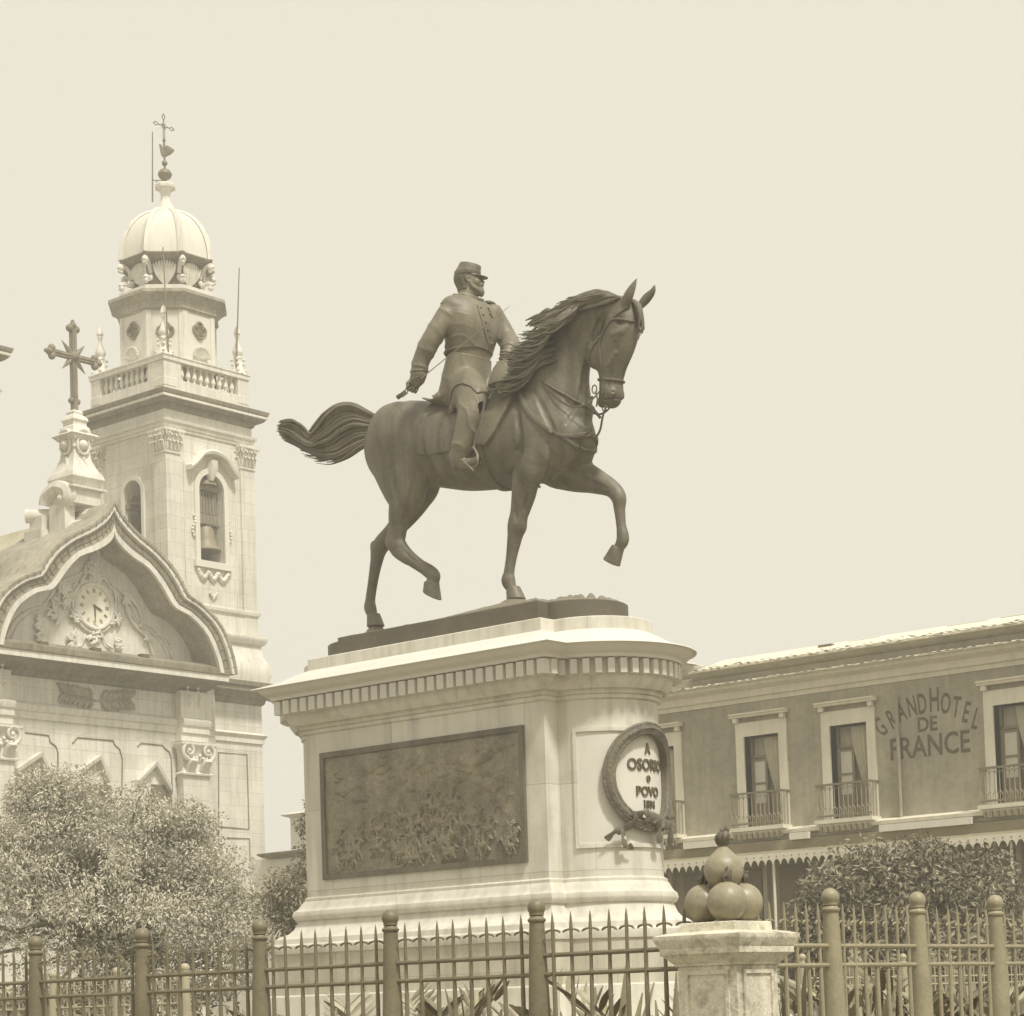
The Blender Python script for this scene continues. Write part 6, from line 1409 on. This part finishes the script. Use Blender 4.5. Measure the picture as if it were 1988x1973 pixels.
# painted name on the wall
def wtext(s, size, cx, cz, sx, bold): return text_mesh(s, size, M['sign'], 'painted_sign', hotel, lambda x, y, z: (cx+x, HY-.004+z*.1, cz+y), .004, sx, bold)
arc_c = (hx(1792, 1600)+.0); zz_b = hz(1440, 1792)
s_ = 'GRAND HOTEL'; L = len(s_); aw = {' ': .45, 'G': 1.05, 'R': .95, 'A': 1, 'N': 1.02, 'D': 1.02, 'H': 1.1, 'O': 1.05, 'T': .9, 'E': .85, 'L': .85}
pos = [(1712, 1421), (1735, 1410), (1758, 1395), (1783, 1384), (1806, 1377), None, (1829, 1372), (1852, 1378), (1873, 1386), (1893, 1394), (1908, 1404)]
px_l = [1709, 1731, 1749, 1770, 1790, None, 1814, 1836, 1857, 1876, 1895]; rot = [.72, .55, .38, .22, .10, 0, -.02, -.12, -.25, -.36, -.42]; py_ = [1411, 1396, 1381, 1371, 1366, 0, 1361, 1365, 1372, 1382, 1395]
for ch, X_, Y_, a in zip(s_, px_l, py_, rot):
    if X_ is None: continue
    c = on_plane(X_, Y_, 1, HY); ca, sa = math.cos(a*.8), math.sin(a*.8); sz = .66 if ch != 'H' else .78
    text_mesh(ch, sz, M['sign'], 'painted_sign', hotel, lambda x, y, z: (c[0]+x*ca-(y-.23)*sa, HY-.004+z*.1, c[2]+x*sa+(y-.23)*ca), .004, .50, .012)
for s, x, y, size, sx in (('DE', 1800, 1405, .46, .92), ('FRANCE', 1804, 1446, .70, .80)):
    c = on_plane(x, y, 1, HY); wtext(s, size, float(c[0]), float(c[2])-size*.36, sx, .012)
sc_ = sorted(c for c, h in wins)
for a, b in zip(sc_[:-1], sc_[1:]):
    MB().box(a+.95, b-.95, HY-.42, HY-.33, zfl-.40, zfl-.24).build('signboard', M['plaster'], hotel, smooth=False)

# ================================================================== buildings further back
wing_x0, wing_x1 = hx(1270, 1290, HY+4), hx(1372, 1290, HY+4)
wg = thing('side_building', (wing_x0, HY+6, 0), 'pale building with moulded eave just showing between the pedestal cornice and the hotel roof', 'building')
WY = HY+1.2; zz1 = float(on_plane(1340, 1294, 1, WY)[2])
bx0, bx1 = float(on_plane(1200, 1320, 1, WY)[0]), float(on_plane(1358, 1320, 1, WY)[0])
MB().box(bx0, bx1-.2, WY, WY+5, 0, zz1-.3).build('wall', M['hotel_trim'], wg, smooth=False)
MB().rect_prof(bx0, bx1-.2, WY, WY+5, [(0, zz1-.32), (.05, zz1-.3), (.18, zz1-.12), (.2, zz1-.02), (.2, zz1), (0, zz1+.06)]).build('eave', M['hotel_trim'], wg)
c = at_depth(575, 1640, 70.)
pv = thing('distant_pavilion', (float(c[0]), float(c[1]), 0), 'small pale distant building with urn on its corner pier, seen left of the pedestal', 'building')
DX, DY = float(c[0]), float(c[1])
def dz(y): return z_of(y, DX, DY)
MB().box(DX-2.2, DX+3.5, DY, DY+4, 0, dz(1662)).build('wall', M['plaster'], pv, smooth=False)
MB().rect_prof(DX-1.1, DX+3.5, DY, DY+4, [(0, dz(1664)), (.2, dz(1662)), (.35, dz(1656)), (.36, dz(1653)), (.0, dz(1650))]).build('eave', M['church_dark'], pv)
pr_ = MB(); pr_.rect_prof(DX-.22, DX+.9, DY-.02, DY+.9, [(0, dz(1652)), (0, dz(1588)), (.05, dz(1586)), (.2, dz(1583)), (.22, dz(1581)), (0, dz(1577))]); pr_.build('corner_pier', M['plaster'], pv)
MB().lathe((DX+.3, DY+.4, dz(1578)), [(.12, 0), (.1, .1), (.05, .14), (.05, .22), (.16, .34), (.18, .45), (.06, .5), (.03, .56), (.10, .62), (.05, .75), (.01, .8)], 12).build('urn', M['church_plain'], pv)
c = at_depth(540, 1735, 50.); lw = thing('low_wall', (float(c[0]), float(c[1]), 0), 'low pale wall with dark coping behind the trees, left of the pedestal', 'wall')
zz_ = float(c[2]); MB().box(c[0]-2.5, c[0]+3, c[1], c[1]+.4, 0, zz_-.07).build('wall', M['plaster'], lw, smooth=False); MB().box(c[0]-2.6, c[0]+3.1, c[1]-.12, c[1]+.5, zz_-.069, zz_+.06).build('coping', M['hotel_dark'], lw, smooth=False)

# ================================================================== foliage
def leaves(name, clumps, per, size, m, parent=None, seed=1, droop=.5, origin=None, spread=1., tone=(.45, 1.15), aspect=.34):
    """clumps: list of (centre, radius); every leaf is a bent four-point blade"""
    r_ = np.random.default_rng(seed); C = []
    for c, rad_ in clumps:
        k = max(6, int(per*(rad_**2)))
        d = r_.normal(size=(k, 3)); d /= np.linalg.norm(d, axis=1)[:, None]; rr = rad_*(r_.random(k)**.33)*spread
        p = np.array(c)+d*rr[:, None]*np.array([1, 1, .85]); C.append(np.concatenate([p, d, np.full((k, 1), r_.uniform(*tone))], 1))
    C = np.concatenate(C); n = len(C); p = C[:, :3]; out_ = C[:, 3:6]
    a = out_*.7+r_.normal(size=(n, 3))*.55; a[:, 2] -= droop*r_.random(n); a /= np.linalg.norm(a, axis=1)[:, None]
    b = r_.normal(size=(n, 3)); b -= a*(a*b).sum(1)[:, None]; b /= np.linalg.norm(b, axis=1)[:, None]; nrm = np.cross(a, b)
    L = size*r_.uniform(.6, 1.35, n)[:, None]; W = L*aspect
    V = np.stack([p, p+a*L*.45+b*W*.5+nrm*L*.06, p+a*L-nrm*L*.08, p+a*L*.45-b*W*.5+nrm*L*.06], 1).reshape(-1, 3)
    Q = np.arange(4*n).reshape(n, 4); T = np.repeat(C[:, 6]*r_.uniform(.8, 1.25, n), 4).astype(np.float32)
    return np_mesh(name, V, Q, m, parent, tone=T, smooth=False, origin=origin)
def tree(cx, cy, zc_, rx, rz, label, m, seed, n=70, per=900, size=.13, cr=(.35, .75), lobes=None, group=None, tone=(.45, 1.15), trunk=.16, droop=.5, name='leafy_tree'):
    r_ = np.random.default_rng(seed); t = thing(name, (cx, cy, 0), label, 'tree', group)
    tr = MB(); zb_ = max(.3, zc_-rz*.75); tr.tube(catmull([(cx, cy, 0), (cx+.05, cy, zb_*.5), (cx-.04, cy+.05, zb_), (cx, cy, zc_)], 4), [trunk*(1.25-.06*i) for i in range(13)], 10)
    cl = []; lobes = lobes or [(0, 0, 0, 1.)]
    for i in range(n):
        lx, ly, lz, ls = lobes[i % len(lobes)]
        d = r_.normal(size=3); d /= np.linalg.norm(d); q = r_.uniform(.55, .97)
        c = np.array([cx+lx+d[0]*rx*ls*q, cy+ly+d[1]*rx*ls*q, zc_+lz+d[2]*rz*ls*q]); 
        if c[2] < .9: c[2] = .9+r_.random()*.4
        cl.append((c, r_.uniform(*cr)))
        if i % 4 == 0: s0 = np.array([cx, cy, zc_-rz*.35+.3*r_.normal()]); tr.tube(catmull([s0, (s0+c)/2+np.array([0, 0, .15]), c], 4), [trunk*.45, trunk*.4, trunk*.34, trunk*.28, trunk*.24, trunk*.2, trunk*.16, trunk*.12, .015], 6)
    tr.build('trunk', M['bark'], t); leaves('crown', cl, per, size, m, t, seed+1, droop, tone=tone); return t
c = at_depth(190, 1800, 42.); u = _rt0
def L3(px, py, D, s): q = at_depth(px, py, D)-at_depth(190, 1800, 42.); return (float(q[0]), float(q[1]), float(q[2]), s)
tree(float(c[0]), float(c[1]), float(c[2]), 1.75, 1.55, 'broad pale leafy tree in front of the church behind the left fence', M['leaf'], 5, n=900, per=1500, size=.08, cr=(.2, .44), trunk=.2, droop=.9, tone=(.72, 1.15),
     lobes=[L3(190, 1740, 42, 1.3), L3(150, 1600, 42.5, .72), L3(260, 1640, 42.5, .8), L3(60, 1680, 43, .95), L3(370, 1740, 42, .75), L3(340, 1650, 42, .6), L3(420, 1800, 42, .6), L3(-40, 1760, 42, 1.1), L3(240, 1860, 41, 1.2), L3(90, 1560, 43, .4), L3(400, 1850, 41, .6)])
c = at_depth(575, 1745, 40.); tree(float(c[0]), float(c[1]), float(c[2]), .62, .72, 'small dark leafy tree close behind the left side of the pedestal', M['leaf_dark'], 15, n=80, per=1500, size=.085, cr=(.14, .3), trunk=.07, tone=(.5, 1.5), droop=.8)
c = at_depth(612, 1610, 45.); tree(float(c[0]), float(c[1]), float(c[2])-.2, .32, 1.1, 'tall narrow dark tree peeping out beside the pedestal die', M['leaf_dark'], 25, n=50, per=1500, size=.09, cr=(.12, .2), trunk=.06, name='slender_tree')
c = at_depth(1730, 1840, 38.)
def L4(px, py, D, s): q = at_depth(px, py, D)-at_depth(1730, 1840, 38.); return (float(q[0]), float(q[1]), float(q[2]), s)
tree(float(c[0]), float(c[1]), float(c[2]), 1.25, 1.15, 'wide dark shaggy tree in front of the hotel awning', M['leaf_dark'], 35, n=380, per=900, size=.115, cr=(.2, .42), trunk=.16, tone=(.65, 1.25), droop=1.2,
     lobes=[L4(1730, 1790, 38, 1.1), L4(1780, 1700, 38, .62), L4(1670, 1740, 38, .72), L4(1870, 1740, 38, .7), L4(1620, 1790, 38, .6), L4(1850, 1830, 37, 1.), L4(1960, 1800, 37, .8), L4(1580, 1850, 38, .5)])
c = at_depth(1900, 1900, 33.); tree(float(c[0]), float(c[1]), 1.9, 2.2, .9, 'low dark bushes along the far side of the right fence', M['leaf_dark'], 45, n=120, per=420, size=.14, cr=(.25, .42), trunk=.08, tone=(.65, 1.3), name='bush')

c = at_depth(150, 1930, 30.); tree(float(c[0]), float(c[1]), 1.5, 3.0, .75, 'low dark bushes behind the left fence under the broad tree', M['leaf_dark'], 55, n=150, per=420, size=.12, cr=(.22, .4), trunk=.08, tone=(.6, 1.3), name='bush', lobes=[(0, 0, 0, 1.), (-1.4, 1.2, .1, .6), (1.3, -1.1, 0, .4)])
# ================================================================== fences round the monument
YF = 9.0; XF = -6.24
def fzv(y, x, Y=YF): return float(on_plane(x, y, 1, Y)[2])
z_ball, z_r1, z_r2, z_tip, z_gd = 2.124, 1.89, 1.789, 2.115, 2.003
ZK = 1.18                       # top of the kerb wall the fence stands on
kw = MB(); kw.box(-22, XF+.22, YF-.16, YF+.16, 0, ZK); kw.box(XF-.16, XF+.22, YF+.161, 24, 0, ZK); 
kw.build('wall', M['pier'], None, origin=(XF, YF, 0)); kwo = bpy.data.objects['wall'] if False else None
kwo = [o for o in COL.objects if o.name.startswith('wall') and o.parent is None][0]; kwo.name = 'kerb_wall'; tag(kwo, 'low stone kerb wall carrying the iron fence round the monument', 'wall')
def post_mesh(nm='fence_post'):
    p = MB().lathe((0, 0, 0), [(.115, 0), (.115, .05), (.078, .07), (.070, .12), (.062, .3), (.053, .55), (.044, .80), (.040, .885), (.045, .888), (.049, .895), (.049, .903), (.041, .910), (.036, .918)], 20)
    return p
def ball_prof(): return MB().lathe((0, 0, 0), [(.036, 0), (.030, .012), (.040, .020)]+[(.048*math.sin(a), .060-.048*math.cos(a)) for a in np.linspace(.95, math.pi-.03, 12)], 20)
def picket_mesh():
    p = MB(); h = z_tip-ZK
    p.lathe((0, 0, 0), [(.0125, 0), (.0125, h*.55), (.0105, h-.32), (.0095, h-.16), (.0095, h-.12), (.0105, h-.09), (.006, h-.03), (.001, h)], 8)
    return p
def guard_pts(zg): 
    return [(math.cos(a)*.046, 0, zg+.018*math.sin(a)) for a in np.linspace(0, math.pi, 9)]
def fence(p0, dirv, nb, bay, npk, label, m, post_first=True, posts=True, name='iron_fence', start=0, far=False, group='iron fences'):
    d = np.array([dirv[0], dirv[1], 0.]); p0 = np.array([p0[0], p0[1], ZK]); t = thing(name, tuple(p0), label, 'fence')
    end = p0+d*bay*nb
    for zr_ in (z_r1, z_r2, ZK+.08): MB().tube([p0+np.array([0, 0, zr_-ZK]), end+np.array([0, 0, zr_-ZK])], .0125 if zr_ != z_r1 else .0125, 8).build('rail', m, t)
    pm = None; pkm = None; gdm = None
    for i in range(nb+1):
        c = p0+d*bay*i
        if posts and (i > 0 or post_first):
            if pm is None:
                o = MB(); o.v = []; po = link_mesh('post', post_mesh().v, post_mesh().f, m, None); pm = po.data; bm_ = link_mesh('ball', ball_prof().v, ball_prof().f, m, None); bm = bm_.data; bpy.data.objects.remove(po); bpy.data.objects.remove(bm_)
            po = bpy.data.objects.new('post', pm); COL.objects.link(po); po.parent = t; po.location = Vector(c-p0)
            bo = bpy.data.objects.new('ball', bm); COL.objects.link(bo); bo.parent = po; bo.location = (0, 0, .905+.0)
        if i < nb:
            for k in range(npk):
                s = (k+.5+.0)/npk*(bay-.10)+.05
                if pkm is None:
                    po = link_mesh('picket', picket_mesh().v, picket_mesh().f, m, None); pkm = po.data; bpy.data.objects.remove(po)
                    g = MB().tube([(q[0]*d[0], q[0]*d[1], q[2]-ZK) for q in guard_pts(z_gd)], [.003, .006, .007, .006, .005, .006, .007, .006, .003], 6); po = link_mesh('guard', g.v, g.f, m, None); gdm = po.data; bpy.data.objects.remove(po)
                q = c+d*s; po = bpy.data.objects.new('picket', pkm); COL.objects.link(po); po.parent = t; po.location = Vector(q-p0); po.rotation_euler = (random.gauss(0, .006), random.gauss(0, .006), random.uniform(0, .3))
                go = bpy.data.objects.new('guard', gdm); COL.objects.link(go); go.parent = po
    return t
xs_posts = [float(on_plane(px, 1850, 1, YF)[0]) for px in (1044, 759, 504, 276, 69)]; bay = (xs_posts[0]-xs_posts[4])/4
fence((xs_posts[0]+bay-.0, YF), (-1, 0), 7, bay, 8, 'spiked iron fence with ball topped posts running left from the stone pier', M['iron'], post_first=False)
ys_posts = [float(on_plane(px, 1850, 0, XF)[1]) for px in (1616, 1785, 1936)]; bay2 = (ys_posts[2]-ys_posts[0])/2
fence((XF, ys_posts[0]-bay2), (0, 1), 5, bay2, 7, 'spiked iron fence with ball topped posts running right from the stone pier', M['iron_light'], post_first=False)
fence((-17.05, 14.9), (-1, 0), 7, 1.067, 8, 'further iron fence with pale ball posts seen through the left end of the front fence', M['iron_pale'], post_first=True)
fence((-14.8, 22.8), (0, 1), 6, 1.19, 8, 'further iron fence with pale ball posts seen through the right hand fence', M['iron_pale'], post_first=True)
# ================================================================== stone pier with piled cannonballs
PCX, PCY = -6.28, 9.0
def pz(y, d=0.): return z_of(y, PCX+.18+d, PCY-.18-d)
pier = thing('stone_pier', (PCX, PCY, 0), 'square weathered stone pier with moulded cap at the fence corner', 'pier')
hwp = .175
def psq(prof): return MB().rect_prof(PCX-hwp, PCX+hwp, PCY-hwp, PCY+hwp, prof)
psq([(0, 0), (0, pz(1873, 0))]).build('shaft', M['pier'], pier)
for ax in (0, 1):
    q = MB(); zt_, zb_ = pz(1890), .4; a0, a1 = -.11, .11
    fr4 = [(a0-.02, zb_), (a1+.02, zb_), (a1+.02, zt_+.02), (a0-.02, zt_+.02)]; inn = [(a0, zb_+.02), (a1, zb_+.02), (a1, zt_), (a0, zt_)]
    for i in range(4):
        P4 = [fr4[i], fr4[(i+1) % 4], inn[(i+1) % 4], inn[i]]
        if ax == 0: q.poly([(PCX+u, z) for u, z in P4], 'y', PCY-hwp-.010, PCY-hwp+.002)
        else: q.poly([(PCY+u, z) for u, z in P4], 'x', PCX+hwp-.002, PCX+hwp+.010)
    q.build('panel_frame', M['pier'], pier)
ztp = pz(1787, -.02)
psq([(.002, pz(1874)), (.012, pz(1872)), (.012, pz(1868)), (.02, pz(1865, .02)), (.035, pz(1858, .03)), (.052, pz(1851, .04)), (.055, pz(1850, .05)), (.062, pz(1848, .06)), (.062, pz(1836, .06)), (.066, pz(1834, .06)), (.070, pz(1830, .06)), (.074, pz(1827, .07)), (.082, pz(1820, .08)), (.084, pz(1818, .08)), (.084, pz(1810, .08)), (.04, pz(1806, .04)), (-.012, pz(1804, 0)), (-.016, ztp-.004), (-.022, ztp)]).build('cap', M['pier'], pier)
bR = .098; d3 = bR*2/math.sqrt(3); up_dir = -_fw0
cb = []
pyr = thing('cannonball', (PCX, PCY, ztp), 'front cannonball of the three resting on the stone pier', 'cannonball', 'cannonballs piled on the pier'); bpy.data.objects.remove(pyr)
f2 = np.array([-_fw0[0], -_fw0[1]]); s2 = np.array([_rt0[0], _rt0[1]])
posb = [(f2*d3, 0, 'front cannonball of the bottom three on the stone pier'), (-f2*d3*.5-s2*bR, 0, 'left cannonball of the bottom three on the stone pier'), (-f2*d3*.5+s2*bR, 0, 'right cannonball of the bottom three on the stone pier'), (np.zeros(2), bR*2*math.sqrt(2/3), 'top cannonball resting on the other three on the stone pier')]
for i, (o, dzb, lab) in enumerate(posb):
    loc = (PCX+o[0]-.02*f2[0], PCY+o[1]-.02*f2[1], ztp+bR+dzb)
    t = thing('cannonball', (loc[0], loc[1], loc[2]-bR), lab, 'cannonball', 'cannonballs piled on the pier')
    if i < 3: MB().sphere(loc, bR, 36, 22).build('shell', M['ball'], t, ang=60)
    else: MB().lathe(loc, [(bR*math.sin(a), -bR*math.cos(a)) for a in np.linspace(.03, 2.05, 20)]+[(.074, .064), (.052, .086), (.034, .104), (.022, .118), (.014, .128)], 36).build('shell', M['ball'], t, ang=60)
    fl = MB(); r_ = np.random.default_rng(i); tp = np.array([loc[0], loc[1], loc[2]+(bR-.004 if i < 3 else .12)]); s_ = 1.15 if i == 3 else .8
    fl.tube([tp-[0, 0, .01], tp+[0, 0, .015]], .022*s_, 8)
    for k in range(6):
        a = k*1.05+r_.random(); e = np.array([math.cos(a), math.sin(a), 0]); fl.tube(catmull([tp+e*.008, tp+e*.024*s_+np.array([0, 0, .03*s_]), tp+e*.012*s_+np.array([.008, .004, .055*s_]), tp+e*.018*s_+np.array([.012, .01, r_.uniform(.07, .10)*s_])], 3), [.012*s_]*4+[.015*s_]*3+[.008*s_]*2+[.002], 6)
    fl.build('flame', M['bronze_dark'], t)
# ================================================================== garden and plants
tag(MB().box(-22, XF-.17, YF+.165, 34.8, .3, 1.0).build('garden_bed', M['soil'], None, smooth=False), kind='structure')
def spiky(x, y, z0, h, n, label, seed, kind=0, group='spiky garden plants'):
    r_ = np.random.default_rng(seed); t = thing('spiky_plant', (x, y, z0), label, 'plant', None); V = []; Q = []; T = []
    def blade(b, e, w_, curve):
        b = np.array(b); e = np.array(e); L = e-b; s = np.cross(L, (0, 0, 1.)); s = s/(np.linalg.norm(s)+1e-6); a = r_.uniform(0, 6.28)
        l_ = L/np.linalg.norm(L); s = s*math.cos(a)+np.cross(l_, s)*math.sin(a); base = len(V); tn = r_.uniform(.6, 1.3); N = 7; up = np.cross(s, l_)
        for i in range(N+1):
            t_ = i/N; c = b+L*t_+np.array([0, 0, -curve*t_*t_]); ww = w_*math.sin(math.pi*min(.97, .12+.88*t_))**.8
            for q in (-1, 0, 1): V.append(c+s*ww*q*.5-up*ww*.15*(1-abs(q))); T.append(tn)
        for i in range(N):
            for q in (0, 1): k = base+i*3+q; Q.append((k, k+1, k+4, k+3))
    if kind == 0:
        for k in range(n):
            a = r_.uniform(0, 6.28); sp = r_.uniform(.1, .75); l = h*r_.uniform(.6, 1.05); blade((x+.03*math.cos(a), y+.03*math.sin(a), z0), (x+l*sp*math.cos(a), y+l*sp*math.sin(a), z0+l*math.sqrt(1-sp*sp*.8)), r_.uniform(.045, .085), .05*l)
    else:       # arching fronds with two rows of leaflets
        for k in range(n):
            a = r_.uniform(0, 6.28); l = h*r_.uniform(.8, 1.1); sp = r_.uniform(.45, .95); P0 = np.array([x, y, z0]); P1 = np.array([x+l*sp*math.cos(a), y+l*sp*math.sin(a), z0+l*(1-.5*sp)]); 
            for i in range(9):
                t_ = .25+.75*i/8; c = P0+(P1-P0)*t_+np.array([0, 0, .12*l*math.sin(math.pi*t_)]); ax = (P1-P0)/np.linalg.norm(P1-P0); sd_ = np.cross(ax, (0, 0, 1)); sd_ /= np.linalg.norm(sd_)
                for sg in (-1, 1): blade(c, c+(ax*.55+sd_*sg*.75+np.array([0, 0, .25]))*(.30*l*(1.2-.5*t_)), .042, .012)
            blade(P0, P1, .012, -.02)
    np_mesh('leaves', np.array(V), np.array(Q), M['plant'], t, tone=np.array(T, np.float32), smooth=False); return t
zg = 1.0
spots = [(40, 9.9, .55, 0, 12), (130, 9.7, .45, 0, 10), (345, 10.0, .70, 0, 10), (455, 9.6, .55, 0, 8), (545, 9.9, .50, 0, 8), (640, 10.0, .78, 0, 14), (700, 10.2, .88, 1, 9), (830, 10.2, .90, 1, 9), (925, 9.9, .78, 0, 16), (1010, 10.1, .6, 0, 8), (1110, 9.9, .66, 0, 9), (1190, 9.8, .88, 0, 16), (1255, 10.1, .95, 1, 9), (1300, 9.8, .80, 0, 12)]
names_ = ['leftmost spiky plant behind the fence at the edge of the picture', 'second spiky plant from the left behind the fence', 'arching bladed plant between the second and third fence posts from the left', 'short bladed plant just left of the dark third fence post', 'small bladed plant just right of the dark third fence post', 'tall bladed plant left of the feathery plant below the relief', 'feathery plant just left of the fence post below the relief', 'feathery plant just right of the fence post below the relief', 'dense bladed plant between the relief and the tall fence post', 'sparse bladed plant just left of the tallest looking fence post', 'short bladed plant just right of the tallest looking fence post', 'dense bladed plant halfway from the tall post to the stone pier', 'feathery plant close to the left side of the stone pier', 'bladed plant half hidden by the left side of the stone pier']
for i, ((px, Y, h, kind, n), nm) in enumerate(zip(spots, names_)):
    c = on_plane(px, 1990, 1, Y); spiky(float(c[0]), Y, zg, h, n, nm, 50+i, kind)
spots = [(1535, -6.9, .95, 0, 14), (1585, -7.6, .8, 0, 10), (1650, -7.0, .7, 0, 8), (1700, -7.3, .95, 0, 14), (1745, -7.6, 1.05, 1, 9), (1835, -7.3, 1.0, 1, 8), (1880, -7.0, .85, 0, 16), (1925, -7.6, .8, 0, 12), (1970, -7.1, .75, 0, 10)]
names_ = ['bladed plant touching the right side of the stone pier', 'bladed plant just left of the first fence post right of the pier', 'short bladed plant just right of the first fence post right of the pier', 'dense pale bladed plant between the first and second posts right of the pier', 'feathery plant just left of the second post right of the pier', 'feathery plant just right of the second post right of the pier', 'dense bladed plant between the second and third posts right of the pier', 'bladed plant just left of the last fence post on the right', 'rightmost bladed plant at the edge of the picture']
for i, ((px, X_, h, kind, n), nm) in enumerate(zip(spots, names_)):
    c = on_plane(px, 1990, 0, X_); spiky(X_, float(c[1]), zg, h, n, nm, 80+i, kind)

# ================================================================== thin haze volume, added to lift darks and pale the distance
hz_ = MB().box(-92, 6, -6, 90, -1.2, 48).build('haze', M['haze'], None, smooth=False); tag(hz_, kind='stuff')
